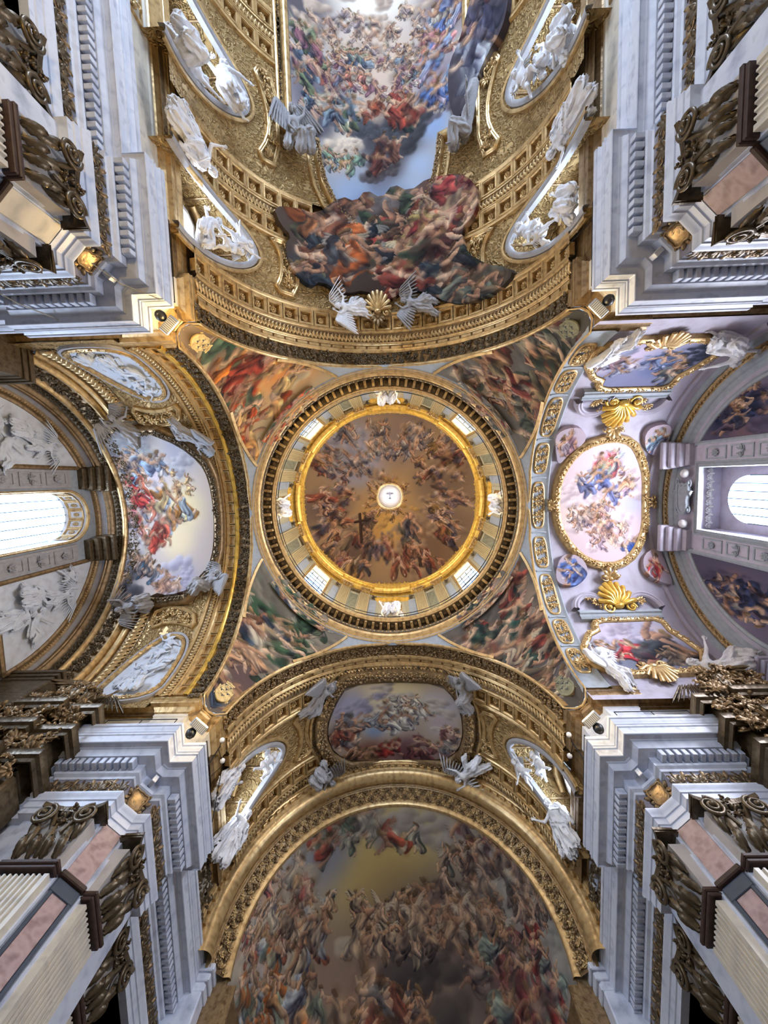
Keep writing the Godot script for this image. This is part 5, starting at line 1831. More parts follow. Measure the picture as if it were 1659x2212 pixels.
func frescoes() -> void:
	# the long ceiling painting of the nave
	var main := fresco(768, 1024, ["b8a898", "9aa4b4"],
		[[0.5, 0.08, 0.30, "e6e0d2"], [0.5, 0.02, 0.2, "f2eee2"], [0.12, 0.2, 0.2, "5a5458"], [0.9, 0.2, 0.22, "6e5c60"], [0.5, 0.35, 0.3, "c4ae9a"], [0.16, 0.5, 0.18, "6a646c"], [0.84, 0.48, 0.16, "8a7c84"], [0.5, 0.52, 0.16, "b09a88"], [0.30, 0.62, 0.14, "d8ccbc"], [0.62, 0.62, 0.17, "3c3c42"], [0.48, 0.63, 0.12, "4c4c52"], [0.2, 0.6, 0.10, "5c5a62"], [0.8, 0.62, 0.10, "8fa4c4"], [0.28, 0.70, 0.1, "d2b8a0"], [0.55, 0.73, 0.12, "564e52"], [0.72, 0.75, 0.1, "a4b4cc"], [0.36, 0.84, 0.14, "9fb0c8"], [0.5, 0.80, 0.08, "6a6268"], [0.66, 0.84, 0.12, "b0bccc"], [0.5, 0.95, 0.3, "8296b4"]],
		[[0.5, 0.25, 0.42, 0.2, 40, 0.16, "b8a494"], [0.18, 0.5, 0.14, 0.16, 14, 0.16, "6c6870"], [0.86, 0.45, 0.12, 0.2, 14, 0.16, "726a74"], [0.60, 0.62, 0.14, 0.08, 16, 0.17, "44444a"], [0.46, 0.62, 0.12, 0.05, 9, 0.14, "50525a"], [0.53, 0.76, 0.1, 0.05, 9, 0.14, "5a5458"], [0.3, 0.66, 0.1, 0.03, 6, 0.12, "dccdbc"]],
		[[0.5, 0.27, 0.42, 0.12, 110, 0.075, ["b08a76", "c4a08a", "9a8a8c", "c0ac94"], true], [0.5, 0.40, 0.36, 0.09, 60, 0.09, MIXC, true], [0.15, 0.42, 0.11, 0.16, 26, 0.13, MIXC, true], [0.86, 0.36, 0.1, 0.2, 30, 0.14, PASTEL, true], [0.32, 0.52, 0.14, 0.05, 16, 0.13, MIXC, true], [0.66, 0.54, 0.08, 0.04, 8, 0.15, ["a8473a", "3a4a44", "8a4a3a"], false], [0.30, 0.71, 0.1, 0.04, 12, 0.11, ["7a9a86", "c8a070", "9ab0b8"], false], [0.53, 0.68, 0.07, 0.05, 8, 0.13, ["7a3f38", "8a5a4a", "5a4848"], false], [0.5, 0.5, 0.1, 0.03, 6, 0.11, ["b85a38", "8a4a3a"], false]], 3)
	var nave_m := paint_mat("nave_fresco", main)
	var ut := uvt(Vector2(-5.6, 31.0), Vector2(11.2, 0), Vector2(0, -14.5))
	var inner := V2([-5.24, 40.0, -5.24, 21.35, -3.6, 21.35, -3.48, 20.3, -3.2, 19.3, -2.7, 18.4, -1.9, 17.6, 0.0, 17.2, 1.9, 17.6, 2.7, 18.4, 3.2, 19.3, 3.48, 20.3, 3.6, 21.35, 5.24, 21.35, 5.24, 40.0])
	var t := painting("fresco", "long ceiling painting of clouds, light and crowded figures filling the nave vault", inner, vmap(VN, -0.1), vmap(VN, 0.04), ut, nave_m)
	var fline := V2([-5.3, 39.5, -5.3, 21.3, -3.72, 21.3, -3.62, 20.4, -3.36, 19.3, -2.86, 18.35, -2.0, 17.4, -1.4, 17.1])
	for s in 2:
		if s == 1:
			for i in fline.size():
				fline[i].x = -fline[i].x
		var fm := MB.new()
		rail(fm, fline, vmap(VN, 0.0), V2a([-0.22, -0.1, -0.2, 0.14, -0.12, 0.22, -0.04, 0.24, 0.04, 0.24, 0.12, 0.22, 0.2, 0.14, 0.22, -0.1]), false)
		var fp := part("gilded_frame", fm.done(), M.gold, t)
		fm = MB.new()
		var l2 := PackedVector2Array()
		for q in fline:
			l2.append(q + Vector2(-0.55 if s == 0 else 0.55, -0.35 if q.y < 21.0 else 0.0))
		rail(fm, l2, vmap(VN, -0.05), V2a([-0.1, -0.06, -0.08, 0.1, 0.0, 0.13, 0.08, 0.1, 0.1, -0.06]), false)
		part("outer_frame", fm.done(), M.gold, t)
		var ts := []
		for i in range(2, fline.size() - 1):
			var l := fline[i].distance_to(fline[i + 1])
			var n := maxi(1, roundi(l / 0.3))
			for j in n:
				var q := fline[i].lerp(fline[i + 1], (j + 0.5) / n)
				ts.append(fit(VN.frame(q.x, q.y, 0.2, rng.randf() * TAU), 0.36))
		many("frame_leaves", O.clump, M.old_gold, fp, ts)
		ts = []
		for i in 52:
			ts.append(fit(VN.frame(-5.72 if s == 0 else 5.72, 21.7 + i * 0.35, -0.06, rng.randf() * TAU), 0.3))
		many("frame_buds", O.clump, M.bronze, fp, ts)
	# painted figures spilling over its lower edge
	var spill := fresco(640, 448, ["5a4c44", "3c342f"],
		[[0.5, 0.25, 0.2, "46382f"], [0.3, 0.5, 0.2, "41413c"], [0.52, 0.42, 0.14, "2a2624"], [0.12, 0.72, 0.12, "3a4048"], [0.68, 0.6, 0.16, "4a4236"], [0.85, 0.85, 0.14, "5a6058"], [0.75, 0.12, 0.14, "7a4a46"], [0.2, 0.3, 0.1, "6a5040"], [0.93, 0.15, 0.06, "5a7288"], [0.5, 0.92, 0.3, "3a2c28"], [0.5, 0.05, 0.1, "8c9098"]],
		[[0.4, 0.45, 0.3, 0.25, 22, 0.2, "4a4440"], [0.75, 0.7, 0.2, 0.2, 12, 0.2, "504a40"], [0.5, 0.1, 0.3, 0.1, 12, 0.16, "6a6260"]],
		[[0.45, 0.28, 0.30, 0.22, 30, 0.19, DARKC, true], [0.72, 0.30, 0.16, 0.2, 18, 0.19, ["c8b070", "b8a080", "a8503f", "8a3a3a"], true], [0.25, 0.48, 0.18, 0.22, 16, 0.19, ["c86a3a", "3a4450", "5a5a48", "7a4a3a"], true], [0.14, 0.72, 0.1, 0.12, 8, 0.18, ["2c3644", "333d4a"], false], [0.7, 0.62, 0.2, 0.2, 18, 0.2, DARKC, false], [0.86, 0.84, 0.12, 0.1, 9, 0.19, ["5a6460", "7a8078", "6a5a4a"], false], [0.55, 0.66, 0.16, 0.08, 7, 0.18, ["9a4a3a", "7a3a34"], false], [0.77, 0.08, 0.12, 0.08, 8, 0.17, ["a03a3a", "b04a4a"], false], [0.3, 0.1, 0.12, 0.06, 6, 0.16, ["5a6a52", "8a5a48"], true]], 4)
	var sp := V2([-6.69, 16.68, -5.08, 17.22, -3.97, 17.18, -2.39, 18.55, -1.5, 18.3, -0.85, 19.05, 0.1, 18.5, 0.82, 19.3, 1.8, 18.7, 3.05, 19.2, 5.0, 18.68, 5.83, 17.79, 6.1, 16.83, 5.81, 16.13, 4.96, 15.76, 5.23, 14.42, 6.65, 13.25, 7.96, 12.57, 8.34, 12.05, 7.52, 11.72, 5.77, 11.62, 4.34, 11.9, 2.92, 12.75, 1.52, 13.4, 0.65, 12.79, -0.35, 12.7, -1.04, 13.38, -2.47, 13.02, -3.86, 13.61, -4.45, 13.1, -5.27, 13.54, -5.81, 14.01, -5.97, 15.05, -5.58, 15.56, -6.26, 15.91])
	painting("fresco_overspill", "dark painted crowd of falling figures spilling below the nave painting's frame", smooth_line(sp, true, 1), vmap(VN, -0.1), vmap(VN, 0.30), uvt(Vector2(-6.8, 19.3), Vector2(15.2, 0), Vector2(0, -7.8)), paint_mat("spill_fresco", spill))
	var cl := V2([5.08, 25.32, 5.6, 26.6, 6.4, 27.8, 7.6, 27.0, 8.12, 25.3, 7.83, 23.93, 6.44, 23.37, 5.59, 21.9, 4.76, 21.43, 4.31, 22.6, 4.3, 24.46])
	painting("painted_cloud", "dark painted cloud with a pale draped figure crossing the right edge of the nave painting", smooth_line(cl, true, 2), vmap(VN, -0.1), vmap(VN, 0.32), uvt(Vector2(4.2, 27.8), Vector2(4, 0), Vector2(0, -6.5)),
		paint_mat("cloud_fresco", fresco(192, 320, ["4c464e", "3c383e"], [[0.4, 0.6, 0.3, "6a6670"]], [[0.5, 0.5, 0.5, 0.5, 22, 0.5, "504a52"]], [[0.3, 0.6, 0.15, 0.2, 4, 0.7, ["b8bcc8", "c8ccd4"], false], [0.6, 0.3, 0.3, 0.2, 5, 0.6, ["7a3f46", "4a4a60"], false]], 7)))
	# the dome
	var dome := fresco(768, 768, ["8a7458", "8a7458"],
		[[0.5, 0.5, 0.22, "b08a50"], [0.42, 0.7, 0.24, "a8824a"], [0.5, 0.72, 0.1, "b8944e"], [0.3, 0.2, 0.24, "8a8a98"], [0.24, 0.32, 0.14, "80808c"], [0.6, 0.12, 0.18, "7a6a62"], [0.85, 0.4, 0.2, "6a5a4a"], [0.1, 0.55, 0.14, "5c4e48"], [0.25, 0.85, 0.16, "5a4a3e"], [0.75, 0.82, 0.18, "6a5440"], [0.88, 0.65, 0.14, "6e5e4e"], [0.5, 0.42, 0.1, "7a5a38"]],
		[[0.5, 0.5, 0.48, 0.48, 70, 0.12, "8c7660"], [0.3, 0.22, 0.2, 0.12, 20, 0.13, "8e8e9c"], [0.5, 0.6, 0.2, 0.2, 16, 0.12, "a88650"]],
		[[0.5, 0.14, 0.34, 0.08, 34, 0.10, GREYC, true], [0.13, 0.5, 0.07, 0.3, 34, 0.105, GOLDC, true], [0.87, 0.5, 0.07, 0.3, 34, 0.105, GOLDC, true], [0.5, 0.87, 0.34, 0.07, 34, 0.10, GOLDC, true], [0.5, 0.5, 0.2, 0.2, 36, 0.075, ["a88048", "b8904f", "8a6a44"], true], [0.3, 0.74, 0.1, 0.1, 10, 0.12, ["5a4a44", "8a3a2a", "7a6a52"], false], [0.64, 0.74, 0.08, 0.06, 6, 0.13, ["4a4a5a", "5a5a52"], false], [0.27, 0.24, 0.12, 0.1, 14, 0.10, GREYC, false], [0.75, 0.28, 0.12, 0.14, 18, 0.1, GOLDC, true], [0.22, 0.3, 0.1, 0.1, 8, 0.1, GREYC, false]], 5)
	# a brown beam cross held by painted figures low on the left
	var im := dome.get_image()
	var cr := Paint.new(120, 150)
	cr.limb(Vector2(34, 8), Vector2(56, 142), 7, 8, Color("3e2c22"))
	cr.limb(Vector2(16, 46), Vector2(88, 44), 7, 7, Color("3a2a20"))
	var ci := cr.img()
	im.convert(Image.FORMAT_RGBA8)
	im.blend_rect(ci, Rect2i(0, 0, 120, 150), Vector2i(172, 470))
	im.convert(Image.FORMAT_RGB8)
	dome = ImageTexture.create_from_image(im)
	var dt := thing("dome_fresco", "round painting of swirling golden clouds and figures covering the inside of the dome", "fresco")
	var mb := MB.new()
	var rows := []
	for j in 25:
		var e := deg_to_rad(-1.0) + deg_to_rad(81.8) * j / 24.0
		var row := []
		for i in 97:
			var a := TAU * i / 96
			var pn := dome_at(a, e)
			# equal steps of elevation give equal steps of texture radius; the picture's top is +z
			var rr := 0.5 * cos(e * 0.93)
			row.append(mb.vert(pn[0], pn[1], Vector2(0.5 + sin(a) * rr, 0.5 - cos(a) * rr)))
		rows.append(row)
	for j in 24:
		for i in 96:
			mb.quad(rows[j][i], rows[j][i + 1], rows[j + 1][i + 1], rows[j + 1][i])
	part("painted_surface", mb.done(), paint_mat("dome_paint", dome, Color(1.0, 0.98, 0.97)), dt)
	# pendentives
	var pset := [
		["between nave and right transept, dark clouds and grey figures", 1, 1, ["6a6660", "4a4844"], [[0.5, 0.4, 0.35, "5c5a58"], [0.3, 0.25, 0.2, "8a8478"], [0.75, 0.7, 0.2, "4a3a36"], [0.2, 0.6, 0.2, "6a5a50"]], "6a6866", [["7a3a34", "5a5a50", "8a8a86", "4a5a50", "a88a60"], ["8a3030", "3a4a44", "9a9488"]]],
		["between nave and left transept, bright orange draperies", -1, 1, ["a89878", "8a7a62"], [[0.5, 0.35, 0.3, "c8a878"], [0.3, 0.3, 0.25, "d08040"], [0.75, 0.35, 0.2, "b85034"], [0.5, 0.8, 0.25, "6a5a50"], [0.15, 0.15, 0.15, "8a8468"]], "b0a084", [["e08838", "d86a30", "c8502c", "e8c080"], ["c04a30", "b8483a", "4a6a5a"]]],
		["between choir and left transept, green cloak and a pale brown beast", -1, -1, ["6e6a62", "5a5450"], [[0.4, 0.3, 0.25, "8a7a66"], [0.6, 0.3, 0.25, "34503a"], [0.3, 0.5, 0.2, "a88a68"], [0.5, 0.7, 0.2, "5a4a48"], [0.2, 0.5, 0.15, "3a4a5e"]], "7a746a", [["33503c", "2f4a38", "8a5a48", "c8b49a"], ["3a4a66", "a88a68", "c89a78", "e0d4c0"]]],
		["between choir and right transept, dark green mantle and red cloth", 1, -1, ["5a5650", "46423e"], [[0.4, 0.4, 0.25, "2f4644"], [0.3, 0.25, 0.2, "8a4a3a"], [0.65, 0.3, 0.2, "8a7868"], [0.6, 0.75, 0.25, "565456"]], "5e5a56", [["2c4642", "33504c", "9a4038", "8a5a44"], ["6a5a4a", "b89878", "c8b8a0", "5a4a44"]]]]
	for q in pset:
		var sx: float = q[1]
		var sz: float = q[2]
		var tex := fresco(512, 512, q[3], q[4], [[0.5, 0.4, 0.5, 0.4, 34, 0.2, q[5]]], [[0.5, 0.2, 0.42, 0.16, 18, 0.17, q[6][0], true], [0.5, 0.42, 0.28, 0.2, 16, 0.2, q[6][0], false], [0.5, 0.48, 0.26, 0.24, 14, 0.19, q[6][1], true], [0.5, 0.75, 0.14, 0.15, 6, 0.16, q[6][1], false]], 20 + int(sx * 3 + sz))
		var pm := paint_mat("pendentive_paint", tex)
		var pt := thing("pendentive", "curved triangular painting " + q[0], "fresco")
		var pf := func(u: Vector2) -> Array: return pend(u, sx, sz, 0.0)
		# outline in (azimuth from the diagonal, height)
		var poly := PackedVector2Array()
		for i in 25:
			var y := 18.7 + 7.5 * i / 24.0
			var rho := sqrt(maxf(142.3 - (y - YC) * (y - YC), 78.4))
			poly.append(Vector2(-(PI / 4 - acos(minf(1.0, 8.87 / rho))) * 9.0, y))
		for i in 25:
			poly.append(Vector2(-poly[24 - i].x, poly[24 - i].y))
		mb = MB.new()
		drape(mb, poly, pf, Vector2(0.6, 0.35), uvt(Vector2(-7.0, 26.3), Vector2(14.0, 0), Vector2(0, -7.6)))
		part("painted_surface", mb.done(), pm, pt)
		# gilded border under the ring and along both arches
		mb = MB.new()
		rail(mb, poly, pf, V2a([-0.06, -0.02, -0.05, 0.04, 0.0, 0.06, 0.05, 0.04, 0.06, -0.02]), true, 0.3)
		part("gilded_border", mb.done(), M.gold, pt)
		# grey corners where the ring meets the arches
		for s in [-1.0, 1.0]:
			mb = MB.new()
			var tri := PackedVector2Array()
			for i in 7:
				var y := 23.6 + 2.55 * i / 6.0
				var rho := sqrt(142.3 - (y - YC) * (y - YC))
				tri.append(Vector2(s * ((PI / 4 - acos(minf(1.0, 8.87 / rho))) - 0.015) * 9.0, y))
			tri.append(Vector2(s * 0.44 * 9.0, 26.14))
			var pf2 := func(u: Vector2) -> Array: return pend(u, sx, sz, 0.03)
			drape(mb, tri, pf2, Vector2(0.6, 0.4), Transform2D.IDENTITY)
			var cn := part("grey_corner", mb.done(), M.blue_grey, pt)
			mb = MB.new()
			rail(mb, PackedVector2Array([tri[0], tri[7]]), pf2, V2a([-0.09, -0.02, -0.07, 0.07, 0.07, 0.07, 0.09, -0.02]), false, 0.3)
			part("corner_moulding", mb.done(), M.gold, cn)
		# figures painted across the ring's mouldings
		var ov := PackedVector2Array()
		for i in 22:
			var x := -0.26 + 0.52 * i / 21.0
			ov.append(Vector2(x, 26.9 + 0.42 * sin(i * 1.7 + sx) * sin(i * 0.6) + 0.2 * (1.0 - absf(x) * 3.0)))
		for i in 12:
			ov.append(Vector2(0.26 - 0.52 * i / 11.0, 25.7))
		var pf3 := func(u: Vector2) -> Array:
			var an: float = atan2(sx, sz) + u.x * sx * sz
			var r: float = lerpf(9.0, 8.45, clampf((u.y - 25.7) / 1.7, 0, 1))
			return [pol(an, r, u.y), Vector3(-sin(an), -0.3, -cos(an)).normalized()]
		mb = MB.new()
		drape(mb, ov, pf3, Vector2(0.06, 0.3), uvt(Vector2(-0.5, 27.5), Vector2(1.0, 0), Vector2(0, -4.0)))
		part("painted_overspill", mb.done(), pm, pt)
		# painted shield at the foot
		var sh := part("painted_shield", cartouche(), M.shield_cream if sx < 0 else M.shield_green, pt, Transform3D(Basis(Vector3(0, 1, 0), atan2(-sx, -sz)) * Basis(Vector3(1, 0, 0), 0.12) * Basis.from_scale(Vector3(0.95, 1.05, 0.5)), Vector3(8.5 * sx, 19.95, 8.5 * sz)))
		for i in 6:
			var bd := MB.new()
			bd.ball(Vector3.ZERO, Vector3(0.05, 0.075, 0.02), 6, 4)
			for w in [-1.0, 1.0]:
				bd.tube([Vector3(0, 0.01, 0), Vector3(w * 0.13, 0.09, 0), Vector3(w * 0.16, -0.02, 0)], [0.025, 0.02, 0.008], 4)
			part("painted_bird", bd.done(), M.blue_marble, sh, Transform3D(Basis.from_scale(Vector3(0.8, 0.8, 1.0)), Vector3([-0.18, 0.16, 0.0, -0.2, 0.2, 0.0][i], [0.32, 0.34, 0.1, -0.08, -0.06, -0.3][i], [0.16, 0.16, 0.18, 0.17, 0.17, 0.16][i])))
	# left transept: framed painting with clouds spilling over the frame towards the window
	var lt := fresco(512, 704, ["c8bcb0", "b4a8a4"],
		[[0.72, 0.45, 0.24, "e0cfa4"], [0.66, 0.62, 0.2, "dccaa6"], [0.8, 0.15, 0.2, "a4a4b0"], [0.25, 0.12, 0.2, "7c7a80"], [0.2, 0.3, 0.15, "b0aaa6"], [0.25, 0.5, 0.14, "9a7e78"], [0.15, 0.86, 0.22, "55525a"], [0.3, 0.75, 0.14, "7a7a84"], [0.75, 0.85, 0.16, "a8a4b8"], [0.55, 0.3, 0.12, "c8bcc0"], [0.5, 0.02, 0.2, "6a6a70"]],
		[[0.3, 0.15, 0.3, 0.12, 14, 0.22, "a0a0a6"], [0.2, 0.85, 0.2, 0.12, 18, 0.24, "5a5860"], [0.7, 0.85, 0.2, 0.1, 10, 0.2, "b4b0c2"], [0.75, 0.2, 0.18, 0.12, 10, 0.18, "b4b4be"], [0.3, 0.45, 0.2, 0.2, 14, 0.2, "b8aeb0"]],
		[[0.42, 0.2, 0.16, 0.1, 12, 0.19, ["8aa4c4", "c8a890", "d0c8c0"], true], [0.34, 0.45, 0.2, 0.14, 22, 0.18, ["b83a3a", "c86a50", "9a9aa8", "e0d8d0"], true], [0.62, 0.45, 0.12, 0.08, 7, 0.2, ["d8883a", "8a9ab0", "d0c090"], false], [0.5, 0.6, 0.12, 0.05, 6, 0.2, ["c84a3a", "d05a48"], false], [0.42, 0.75, 0.12, 0.1, 9, 0.18, ["4a6a80", "8a7a78", "b8a090"], true], [0.2, 0.88, 0.12, 0.08, 6, 0.2, ["4a4850", "55525c"], false], [0.66, 0.85, 0.1, 0.06, 7, 0.16, ["d8a890", "e0b8a0"], true], [0.7, 0.3, 0.15, 0.08, 12, 0.1, ["e0b878", "d8b080"], true]], 8)
	var lp := V2([5.53, 13.67, 4.75, 12.47, 3.51, 11.52, 2.42, 11.25, 0.06, 11.21, -2.27, 11.25, -3.43, 11.44, -4.22, 12.01, -4.91, 12.31, -5.34, 13.56, -5.09, 14.54, -6.23, 15.36, -6.29, 17.57, -4.99, 18.1, -3.26, 17.9, -1.52, 17.6, 0.26, 18.0, 2.03, 17.6, 3.82, 17.09, 5.39, 16.56, 6.1, 15.31, 5.8, 14.19])
	var ltp := painting("fresco_transept", "painting of pale sky and clustered figures in a lush gilded frame, left transept vault", smooth_line(lp, true, 1), vmap(VL, -0.1), vmap(VL, 0.36), uvt(Vector2(6.3, 18.3), Vector2(0, -7.2), Vector2(-12.7, 0)), paint_mat("left_fresco", lt))
	var lf := V2([5.7, 15.0, 5.75, 13.4, 4.9, 12.1, 3.6, 11.2, 2.4, 10.98, -2.3, 10.98, -3.6, 11.15, -4.6, 11.9, -5.5, 12.6, -5.7, 14.0, -5.6, 15.0])
	mb = MB.new()
	rail(mb, lf, vmap(VL, 0.1), V2a([-0.32, -0.2, -0.3, 0.12, -0.2, 0.25, 0.0, 0.3, 0.2, 0.25, 0.28, 0.12, 0.3, -0.2]), false)
	var lfp := part("gilded_frame", mb.done(), M.old_gold, ltp)
	many("frame_foliage", O.clump, M.bronze, lfp, lush(VL, lf, 0.34, 0.46, 0.22, false))
	# choir panel
	var cp := fresco(576, 448, ["a89a86", "8a7a6c"],
		[[0.5, 0.12, 0.3, "c8b890"], [0.15, 0.25, 0.2, "8a8a9c"], [0.85, 0.25, 0.2, "a8a4a8"], [0.1, 0.55, 0.14, "4a3e40"], [0.45, 0.5, 0.2, "b0a69a"], [0.35, 0.6, 0.1, "7a8aa0"], [0.3, 0.9, 0.2, "6a4238"], [0.6, 0.88, 0.2, "5a3c40"], [0.9, 0.8, 0.15, "6a5450"], [0.85, 0.5, 0.15, "9a8c8c"]],
		[[0.5, 0.4, 0.4, 0.3, 22, 0.2, "a89e96"], [0.3, 0.3, 0.2, 0.1, 8, 0.18, "8a8698"]],
		[[0.6, 0.3, 0.2, 0.1, 14, 0.16, ["c8c0b4", "b8b0a8", "d8d0c0"], true], [0.45, 0.45, 0.16, 0.1, 8, 0.18, ["b8b4ae", "9aa0a8"], true], [0.15, 0.55, 0.1, 0.16, 9, 0.2, ["8a4a38", "4a4a52", "6a6a70"], true], [0.38, 0.84, 0.12, 0.06, 5, 0.22, ["8a2f2a", "7a2c2a"], false], [0.66, 0.82, 0.12, 0.08, 6, 0.24, ["5a3238", "6a3a3c", "7a6a60"], true], [0.88, 0.65, 0.08, 0.16, 8, 0.18, ["8a8a90", "7a4a44", "a89a8a"], true], [0.2, 0.86, 0.14, 0.06, 6, 0.18, ["6a4a34", "8a6a4a"], false]], 9)
	var cpl := V2([-3.24, 11.4, 0.0, 11.5, 3.24, 11.4, 4.1, 12.05, 4.59, 13.01, 4.67, 14.3, 4.35, 15.44, 3.21, 16.55, 0.0, 16.9, -3.0, 16.6, -4.25, 15.55, -4.68, 14.46, -4.63, 13.45, -4.02, 12.3])
	var cpt := painting("fresco_choir", "painting of music-making winged figures in a heavy gilded frame on the choir vault", smooth_line(cpl, true, 1), vmap(VA, -0.1), vmap(VA, 0.3), uvt(Vector2(-4.7, 11.3), Vector2(9.4, 0), Vector2(0, 5.7)), paint_mat("choir_fresco", cp))
	mb = MB.new()
	var cf := smooth_line(grow(cpl, 0.42), true, 1)
	rail(mb, cf, vmap(VA, 0.1), V2a([-0.42, -0.2, -0.4, 0.12, -0.3, 0.24, -0.1, 0.3, 0.15, 0.26, 0.36, 0.16, 0.42, -0.2]))
	var cfp := part("gilded_frame", mb.done(), M.old_gold, cpt)
	many("frame_foliage", O.clump, M.old_gold, cfp, lush(VA, cf, 0.34, 0.48, 0.34))
	many("frame_scrolls", O.scroll, M.gold, cfp, lush(VA, grow(cpl, 0.62), 0.3, 0.42, 0.5))
	mb = MB.new()
	rail(mb, grow(cpl, 1.1), vmap(VA, -0.05), V2a([-0.1, -0.08, -0.08, 0.1, 0.0, 0.13, 0.08, 0.1, 0.1, -0.08]))
	part("outer_frame", mb.done(), M.gold, cfp)
	var buds := []
	for q in lush(VA, grow(cpl, 0.93), 0.0, 0.3, 0.55):
		buds.append(q)
	many("frame_buds", O.clump, M.bronze, cfp, buds)
	# apse half dome
	var ap := fresco(960, 544, ["b0a490", "8a7c70"],
		[[0.5, 0.22, 0.18, "c8b476"], [0.42, 0.32, 0.14, "c0aa6c"], [0.2, 0.12, 0.16, "aab0b4"], [0.8, 0.12, 0.2, "98928e"], [0.3, 0.2, 0.1, "8a8a90"], [0.12, 0.4, 0.16, "b89a84"], [0.62, 0.55, 0.2, "584e4a"], [0.72, 0.62, 0.14, "403c40"], [0.5, 0.62, 0.2, "6e5c52"], [0.85, 0.45, 0.16, "8a8c86"], [0.82, 0.65, 0.12, "8a4444"], [0.1, 0.7, 0.12, "a8b0bc"], [0.3, 0.7, 0.16, "8a7464"], [0.45, 0.75, 0.1, "7a4438"], [0.5, 0.95, 0.3, "8c7c6c"], [0.88, 0.9, 0.2, "787a7c"], [0.14, 0.92, 0.2, "b8b4b0"]],
		[[0.5, 0.1, 0.45, 0.1, 26, 0.12, "a8a098"], [0.65, 0.6, 0.2, 0.14, 22, 0.13, "4e4848"], [0.2, 0.5, 0.2, 0.3, 20, 0.12, "b0a494"], [0.85, 0.4, 0.14, 0.3, 16, 0.12, "96928c"]],
		[[0.42, 0.14, 0.16, 0.07, 14, 0.09, ["6a7a6a", "b84a3a", "b8b0a0"], true], [0.8, 0.16, 0.14, 0.1, 16, 0.09, ["6a3a3c", "8a7c78", "a89c90"], true], [0.18, 0.38, 0.16, 0.16, 46, 0.075, ["c86a52", "c8a078", "d8c8b0", "b85a5a", "a8b0b8"], true], [0.75, 0.34, 0.2, 0.14, 50, 0.075, ["8a7468", "a08a78", "7a6a66", "8a8c84"], true], [0.5, 0.46, 0.34, 0.08, 50, 0.075, ["b89a80", "c8b49a", "7a6a60"], true], [0.18, 0.66, 0.14, 0.16, 40, 0.085, ["c8703a", "a8b4c4", "b8a488", "8a9a8a"], false], [0.82, 0.62, 0.14, 0.16, 46, 0.085, ["9a3a3a", "8a4a4c", "8a9a92", "7a6a66"], false], [0.4, 0.74, 0.16, 0.1, 34, 0.085, ["8a4438", "7a5a48", "b8a48a", "6a6a70"], false], [0.5, 0.93, 0.4, 0.07, 60, 0.085, ["a08a78", "b8b0a0", "8a4a3a", "8a7a8a"], false]], 10)
	var apt := thing("fresco_apse", "huge half-dome painting of golden light and dense crowds of figures in the apse", "fresco")
	mb = MB.new()
	rows = []
	for j in 30:
		var row := []
		for i in 49:
			var b := -PI / 2 + PI * i / 48.0
			var y: float
			var rr := AR
			var nn := Vector3(-sin(b), 0, cos(b))
			if j < 4:
				y = 15.6 + 1.6 * j / 4.0
			else:
				var e := PI / 2 * (j - 4) / 25.0
				y = 17.2 + sin(e) * AR
				rr = cos(e) * AR
				nn = Vector3(-sin(b) * cos(e), -sin(e), cos(b) * cos(e))
			var p := Vector3(sin(b) * rr, y, AC.z - cos(b) * rr)
			# laid out evenly round the middle of the half dome
			var q := Vector3(p.x, p.y - 17.2, p.z - AC.z) / AR
			var al := acos(clampf(q.normalized().dot(Vector3(0, 0.7071, -0.7071)), -1, 1))
			var rt := Vector2(q.x, (-q.y - q.z) * 0.7071)
			rt = rt.normalized() * al
			row.append(mb.vert(p, nn, Vector2(0.5 + rt.x / 3.3, (rt.y + 0.82) / 1.85)))
		rows.append(row)
	for j in 29:
		for i in 48:
			mb.quad(rows[j][i], rows[j][i + 1], rows[j + 1][i + 1], rows[j + 1][i])
	part("painted_surface", mb.done(), paint_mat("apse_fresco", ap), apt)
	right_transept_paintings()

func pend(u: Vector2, sx: float, sz: float, d: float) -> Array:
	var rho := sqrt(maxf(0.01, 142.3 - (u.y - YC) * (u.y - YC)))
	var half := maxf(0.02, PI / 4 - acos(minf(1.0, 8.87 / rho)))
	var k := 1.0 - clampf((u.y - 18.7) / 3.6, 0.0, 1.0)
	rho += 0.46 * k * k * (3.0 - 2.0 * k) * maxf(0.0, 1.0 - pow(u.x / 9.0 / half, 2.0))
	var az := atan2(sx, sz) + u.x / 9.0 * sx * sz
	var p := Vector3(sin(az) * rho, u.y, cos(az) * rho)
	var n := (Vector3(0, YC, 0) - p).normalized()
	return [p + n * d, n]

